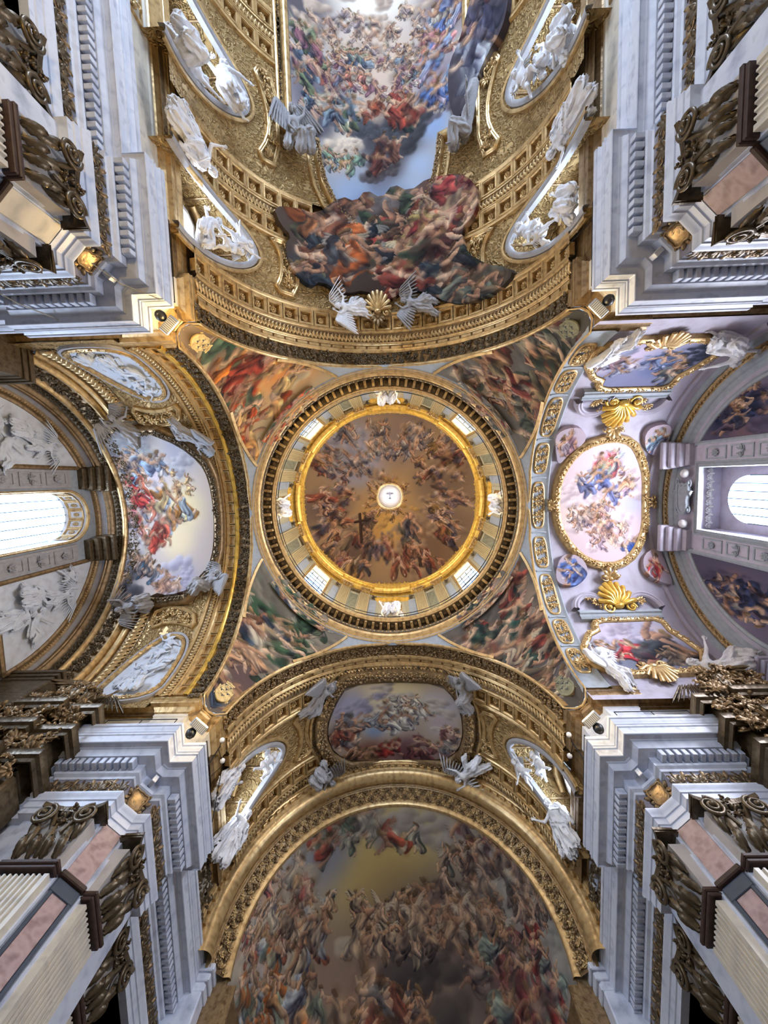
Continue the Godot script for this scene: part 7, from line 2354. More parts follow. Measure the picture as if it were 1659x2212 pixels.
# J: joints in metres, y up, z forward. robe: drapery capsules [a, b, ra, rb, fold]
func build_figure(J: Dictionary, robe: Array, o: Dictionary) -> Node3D:
	var t := Node3D.new()
	var c: float = o.get("child", 1.0)      # limb plumpness
	var lo := Vector3.ONE * 9
	var hi := -lo
	for k in J:
		if J[k] is Vector3:
			lo = lo.min(J[k]); hi = hi.max(J[k])
	var fd := Field.new(lo - Vector3.ONE * 0.25, hi + Vector3.ONE * 0.25, 0.034)
	fd.bone(J.pel, J.che, 0.135 * c, 0.155 * c, 0.06)
	var sd: Vector3 = (J.shl - J.shr).normalized()
	fd.bone(J.che + sd * 0.07, J.che - sd * 0.07, 0.125 * c, 0.125 * c, 0.06)
	fd.bone(J.hil, J.hir, 0.125 * c, 0.125 * c, 0.06)
	fd.bone(J.che, J.hea, 0.06, 0.052, 0.05)
	for e in ["l", "r"]:
		fd.bone(J.che.lerp(J["sh" + e], 0.6), J["sh" + e], 0.085 * c, 0.072 * c, 0.06)
		fd.bone(J["sh" + e], J["el" + e], 0.066 * c, 0.048 * c, 0.04)
		fd.bone(J["el" + e], J["ha" + e], 0.048 * c, 0.03 * c, 0.03)
		fd.bone(J["hi" + e], J["kn" + e], 0.105 * c, 0.07 * c, 0.05)
		fd.bone(J["kn" + e], J["fo" + e], 0.066 * c, 0.04 * c, 0.03)
		var toe: Vector3 = J["fo" + e] + (J.get("to" + e, Vector3(0, -0.05, 0.2)))
		fd.bone(J["fo" + e], toe, 0.042 * c, 0.026, 0.03)
	var mb := MB.new()
	fd.mesh_into(mb)
	var look: Vector3 = J.get("look", Vector3(0, 0, 1)).normalized()
	var up: Vector3 = (J.hea - J.che).normalized()
	up = (up - look * up.dot(look)).normalized()
	head_into(mb, Transform3D(Basis(up.cross(look), up, look) * Basis.from_scale(Vector3.ONE * o.get("head", 1.08)), J.hea + up * 0.09), o.get("hair", true), o.get("beard", false))
	for e in ["l", "r"]:
		var d: Vector3 = J["ha" + e] - J["el" + e]
		hand_into(mb, J["ha" + e], d, Vector3(0, -0.3, -1) if absf(d.normalized().z) < 0.8 else Vector3.DOWN, 1.1, o.get("curl", 0.5))
	part("body", mb.done(), o.get("mat", M.stucco), t)
	if robe.size():
		lo = Vector3.ONE * 9
		hi = -lo
		for r in robe:
			var m := maxf(r[2], r[3]) + 0.2
			lo = lo.min(r[0] - Vector3.ONE * m); lo = lo.min(r[1] - Vector3.ONE * m)
			hi = hi.max(r[0] + Vector3.ONE * m); hi = hi.max(r[1] + Vector3.ONE * m)
		fd = Field.new(lo, hi, 0.04)
		var k := 0
		for r in robe:
			fd.bone(r[0], r[1], r[2], r[3], 0.07, r[4], 5.0 + (k % 3), k * 1.3)
			k += 1
		mb = MB.new()
		fd.mesh_into(mb)
		part("robe", mb.done(), o.get("mat", M.stucco), t)
	if o.get("wings", 0.0) > 0.0:
		for s in [-1.0, 1.0]:
			var base: Vector3 = J.che + Vector3(0, 0.06, -0.12) + sd * 0.06 * s * -1.0
			part("wing", O.wing_l if s < 0 else O.wing_r, o.get("mat", M.stucco), t, Transform3D(Basis(Vector3(0, 1, 0), s * -0.25) * Basis(Vector3(1, 0, 0), -0.15) * Basis.from_scale(Vector3.ONE * o.wings), base))
	return t

var F := {}
func prototypes() -> void:
	O.wing_l = wing_mesh(-1.0)
	O.wing_r = wing_mesh(1.0)
	# seated, one arm raised: origin under the seat
	var a := {"pel": Vector3(0, 0.12, 0), "che": Vector3(0.03, 0.55, 0.03), "hea": Vector3(0.08, 0.78, 0.08), "shl": Vector3(0.22, 0.62, 0.04), "shr": Vector3(-0.17, 0.62, 0.02), "ell": Vector3(0.46, 0.72, 0.14), "hal": Vector3(0.58, 0.96, 0.22), "elr": Vector3(-0.34, 0.40, 0.08), "har": Vector3(-0.30, 0.18, 0.26),
		"hil": Vector3(0.11, 0.08, 0.02), "hir": Vector3(-0.11, 0.08, 0.02), "knl": Vector3(0.20, 0.16, 0.44), "knr": Vector3(-0.18, 0.10, 0.42), "fol": Vector3(0.16, -0.32, 0.40), "for": Vector3(-0.30, -0.34, 0.30), "look": Vector3(0.4, 0.0, 1)}
	F.seated = [a, [[Vector3(0, 0.45, 0.02), Vector3(0, 0.1, 0.02), 0.17, 0.21, 0.022], [Vector3(0.1, 0.1, 0.05), Vector3(0.2, 0.16, 0.44), 0.19, 0.15, 0.028], [Vector3(-0.1, 0.1, 0.05), Vector3(-0.18, 0.1, 0.42), 0.19, 0.15, 0.028], [Vector3(0.2, 0.14, 0.44), Vector3(0.12, -0.26, 0.36), 0.14, 0.17, 0.035], [Vector3(-0.18, 0.08, 0.42), Vector3(-0.28, -0.24, 0.30), 0.14, 0.18, 0.035], [Vector3(-0.2, 0.3, -0.05), Vector3(-0.44, -0.05, -0.08), 0.10, 0.16, 0.03]], {"wings": 0.0}]
	F.angel = [a, F.seated[1], {"wings": 0.95}]
	# flying: body stretched along y, legs trailing down, wings wide
	var b := {"pel": Vector3(0, 0.0, 0), "che": Vector3(0.06, 0.42, 0.06), "hea": Vector3(0.14, 0.64, 0.14), "shl": Vector3(0.25, 0.46, 0.10), "shr": Vector3(-0.12, 0.50, 0.06), "ell": Vector3(0.50, 0.38, 0.20), "hal": Vector3(0.74, 0.50, 0.24), "elr": Vector3(-0.26, 0.74, 0.10), "har": Vector3(-0.16, 0.98, 0.2),
		"hil": Vector3(0.11, -0.05, 0.0), "hir": Vector3(-0.11, -0.05, 0.0), "knl": Vector3(0.18, -0.40, 0.22), "knr": Vector3(-0.20, -0.46, 0.06), "fol": Vector3(0.10, -0.80, 0.02), "for": Vector3(-0.30, -0.90, -0.06), "tol": Vector3(0.0, -0.17, 0.05), "tor": Vector3(-0.05, -0.17, 0.05), "look": Vector3(0.6, 0.1, 1)}
	F.flying = [b, [[Vector3(0.05, 0.36, 0.04), Vector3(0, -0.04, 0.0), 0.16, 0.20, 0.025], [Vector3(0.1, -0.05, 0.0), Vector3(0.18, -0.42, 0.2), 0.19, 0.16, 0.035], [Vector3(-0.1, -0.05, 0.0), Vector3(-0.22, -0.5, 0.05), 0.19, 0.16, 0.035], [Vector3(0.16, -0.4, 0.18), Vector3(0.16, -0.78, 0.0), 0.16, 0.12, 0.04], [Vector3(-0.2, -0.46, 0.04), Vector3(-0.42, -0.86, -0.05), 0.16, 0.12, 0.04], [Vector3(0.2, 0.1, -0.05), Vector3(0.52, -0.2, -0.08), 0.10, 0.12, 0.035], [Vector3(0.52, -0.2, -0.08), Vector3(0.62, -0.5, -0.02), 0.10, 0.05, 0.03]], {"wings": 1.05}]
	# standing in a long mantle, hand to the breast: origin at the feet
	var c := {"pel": Vector3(0, 0.92, 0), "che": Vector3(0.03, 1.32, 0.02), "hea": Vector3(0.0, 1.56, 0.06), "shl": Vector3(0.22, 1.40, 0.02), "shr": Vector3(-0.18, 1.36, 0.02), "ell": Vector3(0.36, 1.14, 0.06), "hal": Vector3(0.18, 1.16, 0.26), "elr": Vector3(-0.42, 1.22, 0.12), "har": Vector3(-0.62, 1.40, 0.24),
		"hil": Vector3(0.11, 0.88, 0.0), "hir": Vector3(-0.11, 0.88, 0.0), "knl": Vector3(0.15, 0.48, 0.12), "knr": Vector3(-0.12, 0.46, 0.0), "fol": Vector3(0.16, 0.08, 0.04), "for": Vector3(-0.14, 0.08, -0.02), "look": Vector3(-0.5, -0.1, 1)}
	F.standing = [c, [[Vector3(0.02, 1.3, 0.02), Vector3(0, 0.9, 0.0), 0.165, 0.16, 0.03], [Vector3(0.06, 0.88, 0.02), Vector3(0.15, 0.12, 0.10), 0.155, 0.15, 0.055], [Vector3(-0.06, 0.88, 0.0), Vector3(-0.16, 0.1, -0.02), 0.155, 0.16, 0.055], [Vector3(-0.2, 1.36, -0.06), Vector3(-0.34, 0.75, -0.14), 0.09, 0.13, 0.045], [Vector3(-0.34, 0.75, -0.14), Vector3(-0.50, 0.28, -0.08), 0.12, 0.07, 0.045], [Vector3(0.22, 1.38, 0.02), Vector3(0.36, 1.08, 0.05), 0.10, 0.10, 0.03], [Vector3(0.36, 1.08, 0.05), Vector3(0.40, 0.62, -0.02), 0.085, 0.06, 0.035], [Vector3(-0.12, 0.98, 0.14), Vector3(0.24, 0.62, 0.16), 0.08, 0.09, 0.04]], {"hair": true}]
	# leaning back on one elbow, knees up: origin at the seat
	var d := {"pel": Vector3(0, 0.14, 0), "che": Vector3(-0.34, 0.38, 0.02), "hea": Vector3(-0.50, 0.58, 0.10), "shl": Vector3(-0.28, 0.48, 0.20), "shr": Vector3(-0.44, 0.40, -0.18), "ell": Vector3(-0.08, 0.62, 0.34), "hal": Vector3(0.10, 0.84, 0.40), "elr": Vector3(-0.70, 0.16, -0.16), "har": Vector3(-0.56, 0.04, 0.06),
		"hil": Vector3(0.05, 0.14, 0.11), "hir": Vector3(0.05, 0.12, -0.11), "knl": Vector3(0.46, 0.38, 0.16), "knr": Vector3(0.50, 0.16, -0.08), "fol": Vector3(0.74, 0.02, 0.18), "for": Vector3(0.92, 0.04, -0.02), "tol": Vector3(0.16, -0.03, 0.05), "tor": Vector3(0.14, 0.02, 0.08), "look": Vector3(-0.2, 0.2, 1)}
	F.leaning = [d, [[Vector3(-0.3, 0.34, 0.0), Vector3(0, 0.14, 0.0), 0.16, 0.2, 0.025], [Vector3(0, 0.14, 0.08), Vector3(0.46, 0.36, 0.16), 0.18, 0.14, 0.035], [Vector3(0, 0.1, -0.08), Vector3(0.55, 0.12, -0.06), 0.18, 0.16, 0.035], [Vector3(0.46, 0.34, 0.15), Vector3(0.66, 0.06, 0.18), 0.13, 0.14, 0.04], [Vector3(-0.1, 0.08, 0.1), Vector3(0.3, -0.16, 0.2), 0.15, 0.16, 0.035]], {"wings": 0.0}]
	# putti: big heads, plump limbs
	var p1 := {"pel": Vector3(0, 0.0, 0), "che": Vector3(0.02, 0.24, 0.03), "hea": Vector3(0.05, 0.37, 0.07), "shl": Vector3(0.16, 0.28, 0.05), "shr": Vector3(-0.12, 0.28, 0.03), "ell": Vector3(0.32, 0.36, 0.10), "hal": Vector3(0.42, 0.52, 0.14), "elr": Vector3(-0.26, 0.16, 0.12), "har": Vector3(-0.36, 0.06, 0.26),
		"hil": Vector3(0.09, -0.03, 0.0), "hir": Vector3(-0.09, -0.03, 0.0), "knl": Vector3(0.20, -0.14, 0.22), "knr": Vector3(-0.16, -0.24, 0.12), "fol": Vector3(0.16, -0.40, 0.12), "for": Vector3(-0.34, -0.42, 0.0), "tol": Vector3(0.0, -0.06, 0.12), "tor": Vector3(-0.02, -0.10, 0.06), "look": Vector3(0.3, -0.2, 1)}
	F.putto = [p1, [[Vector3(-0.12, -0.02, 0.08), Vector3(0.14, -0.02, 0.1), 0.085, 0.085, 0.02], [Vector3(0.14, -0.02, 0.1), Vector3(0.34, -0.22, 0.02), 0.075, 0.06, 0.02]], {"wings": 0.42, "head": 1.12, "hair": false, "child": 0.92}]
	var p2 := p1.duplicate()
	p2.ell = Vector3(0.26, 0.14, 0.16); p2.hal = Vector3(0.16, 0.04, 0.30); p2.elr = Vector3(-0.24, 0.40, 0.08); p2.har = Vector3(-0.22, 0.60, 0.16)
	p2.knr = Vector3(-0.20, -0.10, 0.24); p2["for"] = Vector3(-0.12, -0.36, 0.2); p2.knl = Vector3(0.14, -0.26, 0.06); p2.fol = Vector3(0.24, -0.48, -0.08); p2.look = Vector3(-0.4, 0.1, 1)
	F.putto_b = [p2, [[Vector3(-0.02, 0.26, -0.08), Vector3(-0.32, 0.05, -0.1), 0.07, 0.1, 0.02], [Vector3(-0.32, 0.05, -0.1), Vector3(-0.42, -0.25, -0.06), 0.09, 0.05, 0.02]], {"wings": 0.42, "head": 1.12, "hair": false, "child": 0.92}]
	# old seated man with book for the drum
	var e := a.duplicate()
	e.ell = Vector3(0.34, 0.42, 0.14); e.hal = Vector3(0.16, 0.36, 0.36); e.elr = Vector3(-0.38, 0.50, 0.16); e.har = Vector3(-0.50, 0.72, 0.26); e.look = Vector3(-0.3, -0.35, 1)
	F.elder = [e, F.seated[1] + [[Vector3(0.2, 0.56, -0.04), Vector3(0.32, 0.2, -0.1), 0.12, 0.18, 0.03]], {"beard": true}]

var made := {}
func figure(kind: String, called: String, label: String, cat: String, t: Transform3D, m: Material, group := "") -> Node3D:
	var key := kind + "/" + m.resource_name
	var o: Node3D
	if made.has(key):
		o = made[key].duplicate()
	else:
		# the same shapes in another material share their meshes
		var first := ""
		for k in made:
			if k.begins_with(kind + "/"):
				first = k
		if first:
			o = made[first].duplicate()
			for ch in o.get_children():
				ch.material_override = m
		else:
			var opt: Dictionary = F[kind][2]
			opt.mat = m
			o = build_figure(F[kind][0], F[kind][1], opt)
		made[key] = o
	o.name = uniq(called)
	add_child(o)
	o.transform = t
	tag(o, label, cat, group)
	return o
# basis with y along up, z as near as can be to face
func stand(at: Vector3, up: Vector3, face: Vector3, sc: float, roll := 0.0) -> Transform3D:
	var y := up.normalized()
	var z := (face - y * face.dot(y)).normalized()
	return Transform3D(Basis(y.cross(z), y, z) * Basis(Vector3(0, 1, 0), roll) * Basis.from_scale(Vector3.ONE * sc), at)
# on a vault: from foot to head in (s, a), facing into the room
func on_vault(vt: Vault, foot: Vector2, head: Vector2, d: float, sc: float, seat := 0.45, roll := 0.0, tilt := 0.35) -> Transform3D:
	var q := foot.lerp(head, seat)
	var p := vt.p(q.x, q.y, d)
	var up := vt.p(head.x, head.y, d + tilt) - vt.p(foot.x, foot.y, d - tilt * 0.3)
	return stand(p, up, vt.nrm(q.x), sc, roll)

func figures() -> void:
	prototypes()
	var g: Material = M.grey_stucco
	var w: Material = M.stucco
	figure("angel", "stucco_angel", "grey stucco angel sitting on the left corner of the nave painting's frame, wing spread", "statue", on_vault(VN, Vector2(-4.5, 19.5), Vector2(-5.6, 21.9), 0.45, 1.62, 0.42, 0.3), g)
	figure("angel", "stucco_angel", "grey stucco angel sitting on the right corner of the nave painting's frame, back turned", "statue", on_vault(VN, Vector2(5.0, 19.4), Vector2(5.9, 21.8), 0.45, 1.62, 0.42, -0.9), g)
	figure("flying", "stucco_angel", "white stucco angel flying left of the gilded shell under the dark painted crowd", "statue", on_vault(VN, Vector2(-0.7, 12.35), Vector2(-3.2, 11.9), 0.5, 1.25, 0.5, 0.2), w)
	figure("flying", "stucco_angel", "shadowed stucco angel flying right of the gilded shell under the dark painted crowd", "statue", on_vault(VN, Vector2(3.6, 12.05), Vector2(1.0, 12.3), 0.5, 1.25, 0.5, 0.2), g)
	# nave windows
	figure("leaning", "stucco_figure", "white nude stucco figure leaning beside the first window, left of the nave", "statue", stand(Vector3(-7.75, 19.35, 13.35), Vector3(0.2, 1, -0.1), Vector3(0.9, -0.3, 0.2), 1.25, 0.4), w)
	figure("putto", "stucco_putto", "white winged putto flying high over the first window, left of the nave", "statue", stand(Vector3(-6.85, 20.9, 13.5), Vector3(0.5, 1, 0.4), Vector3(1, -0.8, 0), 1.45), w)
	figure("putto_b", "stucco_putto", "white putto with trumpet-like arm lowest in the first lunette, left of the nave", "statue", stand(Vector3(-7.0, 20.0, 12.75), Vector3(0.9, 0.5, -0.1), Vector3(0.3, -1, 0.2), 1.2), w)
	figure("standing", "stucco_figure", "white draped stucco figure standing on the cornice between both left windows of the nave", "statue", stand(Vector3(-7.9, 17.5, 16.5), Vector3(0.25, 1, -0.35), Vector3(1, -0.3, -0.4), 1.45), w)
	figure("seated", "stucco_figure", "bluish white stucco figure seated against the second window, left of the nave", "statue", stand(Vector3(-8.0, 19.0, 19.9), Vector3(0.1, 1, 0.2), Vector3(1, -0.3, 0.4), 1.6), w)
	figure("leaning", "stucco_figure", "grey nude stucco figure reclining under the hood of the second lunette, left of the nave", "statue", stand(Vector3(-7.0, 20.7, 20.3), Vector3(0.3, 1, 0.6), Vector3(0.8, -0.8, -0.2), 1.55, -0.3), w)
	figure("putto", "stucco_putto", "white putto with one leg kicked out over the first window, right of the nave", "statue", stand(Vector3(6.9, 20.7, 13.2), Vector3(-0.5, 0.8, 0.7), Vector3(-0.9, -0.8, 0), 1.45, 0.6), w)
	figure("putto_b", "stucco_putto", "white putto close to the coffered arch in the first lunette, right of the nave", "statue", stand(Vector3(7.4, 20.2, 12.9), Vector3(-0.5, 0.9, 0.1), Vector3(-0.9, -0.7, 0), 1.2), w)
	figure("standing", "stucco_figure", "white stucco figure with a fluttering ribbon standing between both right windows of the nave", "statue", stand(Vector3(8.1, 17.6, 16.6), Vector3(-0.2, 1, -0.3), Vector3(-1, -0.3, -0.3), 1.45), w)
	figure("seated", "stucco_figure", "white draped stucco figure bending at the sill of the first window, right of the nave", "statue", stand(Vector3(8.0, 18.6, 13.0), Vector3(-0.3, 1, 0.2), Vector3(-1, -0.3, 0.3), 1.35), w)
	figure("putto", "stucco_putto", "white putto with a scroll low in the second lunette, right of the nave", "statue", stand(Vector3(6.9, 20.9, 19.9), Vector3(-0.6, 0.6, 0.7), Vector3(-0.6, -0.9, 0.2), 1.5, -0.4), w)
	figure("putto_b", "stucco_putto", "white putto raising one arm at the frame of the second window, right of the nave", "statue", stand(Vector3(7.5, 20.3, 20.2), Vector3(-0.2, 0.9, 0.5), Vector3(-1, -0.7, 0), 1.5), w)
	figure("seated", "stucco_figure", "white stucco figure seated against the light of the second window, right of the nave", "statue", stand(Vector3(8.1, 19.2, 19.8), Vector3(-0.1, 1, 0.2), Vector3(-1, -0.3, 0.4), 1.6), w)
	# choir
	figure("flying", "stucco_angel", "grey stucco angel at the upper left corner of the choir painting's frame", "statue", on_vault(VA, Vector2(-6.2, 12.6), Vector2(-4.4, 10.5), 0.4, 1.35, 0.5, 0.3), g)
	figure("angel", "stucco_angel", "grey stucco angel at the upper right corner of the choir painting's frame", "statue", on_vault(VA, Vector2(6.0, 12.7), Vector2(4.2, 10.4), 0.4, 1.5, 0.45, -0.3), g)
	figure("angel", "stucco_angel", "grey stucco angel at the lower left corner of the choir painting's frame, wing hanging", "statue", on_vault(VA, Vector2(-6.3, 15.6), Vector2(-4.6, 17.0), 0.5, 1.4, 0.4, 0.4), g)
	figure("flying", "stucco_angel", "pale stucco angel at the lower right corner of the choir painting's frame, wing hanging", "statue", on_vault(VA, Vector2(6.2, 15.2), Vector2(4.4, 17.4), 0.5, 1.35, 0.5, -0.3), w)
	figure("putto", "stucco_putto", "white putto stretching out of the hood over the left choir window", "statue", stand(Vector3(-7.0, 20.8, -13.1), Vector3(0.4, 0.9, 0.3), Vector3(0.9, -0.8, 0), 1.35), w)
	figure("standing", "stucco_figure", "bluish white draped stucco figure standing nearer the crossing at the left choir window", "statue", stand(Vector3(-8.2, 17.6, -12.4), Vector3(0.15, 1, 0), Vector3(1, -0.3, -0.3), 1.35), w)
	figure("standing", "stucco_figure", "white draped stucco figure with raised arm standing nearer the apse at the left choir window", "statue", stand(Vector3(-8.1, 17.4, -15.1), Vector3(0.2, 1, 0.1), Vector3(1, -0.3, 0.5), 1.4), w)
	figure("putto", "stucco_putto", "white putto with dangling legs over the right choir window, nearer the painting", "statue", stand(Vector3(6.9, 21.0, -13.9), Vector3(-0.5, 0.8, 0.2), Vector3(-0.9, -0.8, 0), 1.3), w)
	figure("putto_b", "stucco_putto", "white putto sitting on the pediment of the right choir window", "statue", stand(Vector3(7.6, 20.6, -13.2), Vector3(-0.2, 1, 0), Vector3(-1, -0.6, 0), 1.35), w)
	figure("standing", "stucco_figure", "sunlit white draped stucco figure standing beside the right choir window", "statue", stand(Vector3(8.0, 17.6, -14.9), Vector3(-0.1, 1, 0.05), Vector3(-1, -0.2, 0.4), 1.45, 0.3), w)
	# left transept
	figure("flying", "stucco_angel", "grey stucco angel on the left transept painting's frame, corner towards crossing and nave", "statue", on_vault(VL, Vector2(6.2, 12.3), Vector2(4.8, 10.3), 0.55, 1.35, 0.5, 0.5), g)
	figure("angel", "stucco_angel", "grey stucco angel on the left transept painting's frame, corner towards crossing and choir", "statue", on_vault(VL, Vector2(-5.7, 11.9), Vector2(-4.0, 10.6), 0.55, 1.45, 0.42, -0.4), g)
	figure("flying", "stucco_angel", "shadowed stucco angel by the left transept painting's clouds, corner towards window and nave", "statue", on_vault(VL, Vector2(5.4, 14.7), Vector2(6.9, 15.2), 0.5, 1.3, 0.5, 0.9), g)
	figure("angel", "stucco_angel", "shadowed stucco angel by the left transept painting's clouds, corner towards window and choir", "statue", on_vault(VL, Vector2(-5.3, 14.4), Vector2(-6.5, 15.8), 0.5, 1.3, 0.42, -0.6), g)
	# reliefs: figures half sunk in the white ground
	var rl := [["seated", 11.7, 13.6, 11.0, 13.2, 1.0], ["standing", 11.9, 12.7, 10.4, 12.9, 1.0], ["leaning", 10.2, 12.0, 9.5, 12.6, 1.0], ["putto", 9.4, 13.0, 8.9, 12.7, 1.1], ["putto_b", 8.7, 12.3, 8.3, 12.6, 1.0],
		["standing", -11.8, 13.6, -10.4, 13.2, 1.1], ["seated", -11.6, 12.6, -10.8, 12.8, 1.2], ["leaning", -10.3, 12.2, -9.6, 12.8, 1.1], ["putto", -9.2, 12.9, -8.8, 12.6, 1.1], ["putto_b", -8.4, 12.3, -8.1, 12.6, 1.1]]
	for q in rl:
		var tf := on_vault(VL, Vector2(q[1], q[2]), Vector2(q[3], q[4]), 0.06, q[5], 0.3, 0.0, 0.0)
		tf.basis.z *= 0.55
		figure(q[0], "relief_figure", "white relief figure in the left vault's round-ended panel, " + ("nave" if q[1] > 0 else "choir") + " side, " + {"seated": "seated and draped", "standing": "standing and draped", "leaning": "reclining", "putto": "child lifting an arm", "putto_b": "child nearest the curve"}[q[0]], "relief figure", tf, M.relief_white)
	var wl := [["seated", 4.9, 20.3, 1.2], ["flying", 4.2, 21.6, 1.0], ["standing", 5.2, 18.2, 1.0], ["leaning", 3.9, 19.4, 1.2], ["standing", -4.3, 18.3, 1.1], ["seated", -3.4, 19.9, 1.3], ["flying", -3.9, 21.7, 1.0], ["leaning", -4.9, 19.9, 1.1], ["putto", -2.9, 22.3, 1.2]]
	for q in wl:
		var tf := stand(VL.A * 18.0 + VL.S * q[1] + Vector3.UP * q[2], Vector3(0, 1, 0), -VL.A, q[3])
		tf.basis.z *= 0.5
		figure(q[0], "relief_figure", "white relief figure beside the left transept window, " + ("nave" if q[1] > 0 else "choir") + " side, " + {"seated": "seated in heavy drapery", "standing": "standing and draped", "leaning": "reclining", "flying": "flying with spread wings", "putto": "small winged child"}[q[0]], "relief figure", tf, M.relief_white)
	# right transept
	figure("leaning", "stucco_figure", "white draped stucco man reclining on the cornice by the right window, towards the choir", "statue", stand(Vector3(16.0, 19.25, -7.5), Vector3(-0.15, 1, 0.1), Vector3(-0.3, -0.3, 1), 1.75), w)
	figure("leaning", "stucco_figure", "bluish white stucco figure reclining on the cornice by the right window, towards the nave", "statue", stand(Vector3(15.8, 19.4, 7.4), Vector3(-0.1, 1, -0.1), Vector3(-0.4, -0.3, -1), 1.6), w)
	figure("flying", "stucco_figure", "white stucco figure in blown drapery at the foot of the right arch, towards the choir", "statue", on_vault(VR, Vector2(-11.7, 11.0), Vector2(-10.3, 10.2), 0.35, 1.25, 0.5, 0.4), w)
	figure("flying", "stucco_figure", "white stucco figure in blown drapery at the foot of the right arch, towards the nave", "statue", on_vault(VR, Vector2(11.6, 11.0), Vector2(10.4, 10.1), 0.35, 1.2, 0.5, -0.4), w)
	# drum
	for k in 4:
		var an := k * PI / 2
		figure("elder", "niche_statue", ["white stucco bearded figure seated in the drum niche towards the nave", "white stucco bearded figure seated in the drum niche towards the right transept", "white stucco bearded figure seated in the drum niche towards the choir", "white stucco bearded figure seated in the drum niche towards the left transept"][k], "statue", stand(pol(an, 8.25, 29.1 + 0.35), Vector3(-sin(an) * 0.1, 1, -cos(an) * 0.1), Vector3(-sin(an), -0.2, -cos(an)), 1.75), w)
# ---------------------------------------------------------------- floodlights, cables, shell, organ cases
func small_things() -> void:
	# gilded shell hanging at the crown of the nave's first arch
	var sh := thing("gilded_shell", "gilded scallop shell with fluted ribs at the top of the nave's crossing arch", "shell", VN.frame(-0.35, 12.6, 0.25, 0.0) * Transform3D(Basis.from_scale(Vector3(1.5, 1.5, 1.4)), Vector3.ZERO))
	part("scallop", O.shell, M.gold, sh)
	part("leaf_spray", O.acanthus, M.old_gold, sh, Transform3D(Basis(Vector3(0, 0, 1), PI) * Basis.from_scale(Vector3(0.6, 0.6, 0.5)), Vector3(0, -0.75, 0.0)))
	# floodlights on the corners of the great cornice
	for q in QUAD:
		var sx: float = q[0]
		var sz: float = q[1]
		var at := Vector3(8.05 * sx, 16.35, 8.02 * sz)
		var f := thing("floodlight", "white box floodlight on a black bracket, on the cornice corner of the " + pier_name(sx, sz), "lamp", Transform3D(Basis(Vector3(0, 1, 0), atan2(-sx, -sz)), at))
		var mb := MB.new()
		mb.box(Transform3D(Basis(Vector3(1, 0, 0), -0.5), Vector3(0, 0.1, 0.1)), Vector3(0.34, 0.09, 0.17), 0.02)
		part("housing", mb.done(), M.lamp_case, f)
		mb = MB.new()
		mb.box(Transform3D(Basis(Vector3(1, 0, 0), -0.5), Vector3(0, 0.06, 0.12) + Basis(Vector3(1, 0, 0), -0.5) * Vector3(0, -0.075, 0)), Vector3(0.31, 0.012, 0.145), 0.005)
		part("grille", mb.done(), M.lamp_face, f)
		for i in 9:
			mb = MB.new()
			mb.box(Transform3D(Basis(Vector3(1, 0, 0), -0.5), Vector3(-0.28 + i * 0.07, 0.06, 0.12) + Basis(Vector3(1, 0, 0), -0.5) * Vector3(0, -0.092, 0)), Vector3(0.008, 0.006, 0.145))
			part("grille_bar", mb.done(), M.iron, f)
		mb = MB.new()
		mb.ball(Vector3(-0.05, -0.05, -0.25), Vector3(0.2, 0.24, 0.2), 10, 7)
		mb.tube([Vector3(-0.05, -0.3, -0.25), Vector3(-0.05, 0.1, -0.1)], [0.04, 0.04], 6)
		part("bracket", mb.done(), M.black, f)
		lamp("floodlight_lamp", at + Vector3(-0.75 * sx, 0.35, -0.75 * sz), Color(1.0, 0.84, 0.52) if sx < 0 and sz > 0 else WARM, 16.0 if sx < 0 and sz > 0 else 5.0, 0.25)
	# thin cables and iron rods strung off the cornices
	var lines := [["pale rope slung from the left nave pier's frieze to its cornice corner", [Vector3(-9.0, 13.9, 8.95), Vector3(-8.5, 14.7, 8.6), Vector3(-7.6, 15.3, 8.35)], M.cable],
		["thin pale cable hanging under the left nave pier's transept soffit", [Vector3(-12.2, 13.6, 8.3), Vector3(-11.6, 14.2, 7.9), Vector3(-11.0, 15.1, 7.7)], M.cable],
		["dark cable dropping over the coffers beside the right nave pier", [Vector3(7.9, 19.6, 11.6), Vector3(7.95, 17.6, 11.4), Vector3(7.7, 16.1, 11.0)], M.iron],
		["dark cable over the coffers beside the left choir pier", [Vector3(-7.6, 16.1, -10.0), Vector3(-7.7, 17.6, -10.6), Vector3(-7.6, 16.2, -12.0)], M.iron]]
	for l in lines:
		var mb := MB.new()
		var rad := []
		for i in l[1].size():
			rad.append(0.018)
		mb.tube(l[1], rad, 5)
		solo("cable", mb.done(), l[2], l[0], "cable")
	# light rails along the cornice tops
	for q in [[-1.0, 1.0, 0], [1.0, 1.0, 0], [-1.0, -1.0, 0], [1.0, -1.0, 0], [1.0, -1.0, 1], [-1.0, -1.0, 1], [1.0, 1.0, 1], [-1.0, 1.0, 1]]:
		var r := thing("ledge_rail", "thin handrail on the cornice of the " + pier_name(q[0], q[1]) + (", nave and choir side" if q[2] == 0 else ", transept side"), "railing")
		var a := Vector3(8.0 * q[0], 17.0, 9.0 * q[1]) if q[2] == 0 else Vector3(9.2 * q[0], 17.0, 8.0 * q[1])
		var d := Vector3(0, 0, q[1]) if q[2] == 0 else Vector3(q[0], 0, 0)
		var mb := MB.new()
		mb.tube([a, a + d * 3.0], [0.02, 0.02], 5)
		part("rail", mb.done(), M.iron, r)
		for i in 3:
			mb = MB.new()
			mb.tube([a + d * (i * 1.5) + Vector3(0, -1.0, 0), a + d * (i * 1.5)], [0.018, 0.018], 5)
			part("post", mb.done(), M.iron, r)
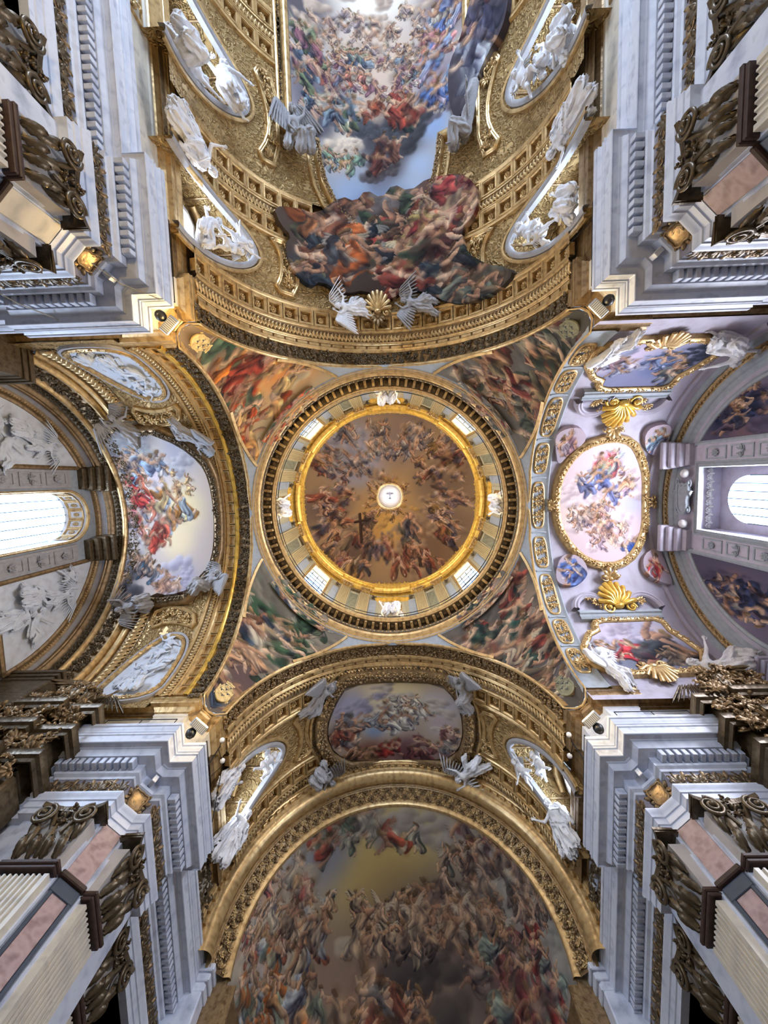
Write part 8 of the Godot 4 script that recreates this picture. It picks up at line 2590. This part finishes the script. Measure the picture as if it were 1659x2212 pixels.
	# white round lamps on a pole by the right choir pier
	for s in [-1.0, 1.0]:
		var st := thing("globe_lamp", "pair of small white globe lamps on a thin pole at the " + pier_name(s, -1), "lamp", Transform3D(Basis(), Vector3(7.75 * s, 16.1, -9.7)))
		var mb := MB.new()
		mb.tube([Vector3(0, 0, 0), Vector3(0, 1.5, 0)], [0.025, 0.025], 6)
		part("pole", mb.done(), M.iron, st)
		for k in 2:
			mb = MB.new()
			mb.ball(Vector3(-0.12 * s, 1.5 - k * 0.1, 0.3 - k * 0.9), Vector3.ONE * 0.11, 10, 7)
			part("globe", mb.done(), M.stucco, st)
			mb = MB.new()
			mb.tube([Vector3(0, 1.45 - k * 0.1, 0), Vector3(-0.1 * s, 1.48 - k * 0.1, 0.28 - k * 0.85)], [0.015, 0.015], 5)
			part("arm", mb.done(), M.iron, st)
	# organ cases standing out from the transept's choir side
	for s in [-1.0, 1.0]:
		var b := Basis(Vector3(0, 1, 0), 0.0)
		var og := thing("organ_case", "dark gilded carved organ case with trophies and fluted columns, " + ("left" if s < 0 else "right") + " transept", "organ", Transform3D(b, Vector3(14.2 * s, 0, -7.9)))
		var mb := MB.new()
		mb.box(Transform3D(Basis(), Vector3(0, 6.6, -0.1)), Vector3(1.9, 6.6, 0.7), 0.1)
		part("case", mb.done(), M.bronze, og)
		for lev in [13.3, 14.6, 15.9]:
			mb = MB.new()
			plan(mb, V2a([2.2, -0.8, 2.2, 0.85, 0.8, 0.85, 0.8, 1.15, -0.8, 1.15, -0.8, 0.85, -2.2, 0.85, -2.2, -0.8]), V2a([0.0, lev, 0.05, lev, 0.1, lev + 0.1, 0.22, lev + 0.14, 0.22, lev + 0.26, 0.28, lev + 0.34, -0.5, lev + 0.36]), Vector3(1, 1, 1))
			part("cornice_step", mb.done(), M.bronze, og)
		mb = MB.new()
		mb.box(Transform3D(Basis(), Vector3(0, 14.9, 0.0)), Vector3(1.8, 1.7, 0.7), 0.1)
		part("attic_block", mb.done(), M.bronze, og)
		for i in 3:
			part("fluted_column", fluted(0.75, 10.5, 7), M.marble if i == 1 else M.bronze, og, Transform3D(Basis(), Vector3((i - 1) * 1.25, 2.0, 0.75)))
		var ts := []
		var tr := []
		for i in 150:
			var y := 12.6 + rng.randf() * 5.4
			var hw := lerpf(2.0, 0.8, clampf((y - 15.5) / 2.5, 0, 1))
			var e := Transform3D(Basis.from_euler(Vector3(rng.randf_range(-0.6, 0.6), rng.randf_range(-0.6, 0.6), rng.randf() * TAU)), Vector3(rng.randf_range(-hw, hw), y, 0.85 + rng.randf_range(-0.1, 0.25)))
			(ts if i % 2 else tr).append(fit(e, rng.randf_range(0.4, 0.8)))
		many("carved_trophies", O.acanthus, M.old_gold, og, ts)
		many("carved_scrolls", O.scroll, M.old_gold, og, tr)
		figure("angel", "organ_angel", "dark gilded angel with wings crowning the organ case of the " + ("left" if s < 0 else "right") + " transept", "statue", stand(Vector3(13.6 * s, 17.0, -7.4), Vector3.UP, Vector3(-0.5 * s, -0.3, 1), 1.3), M.bronze)
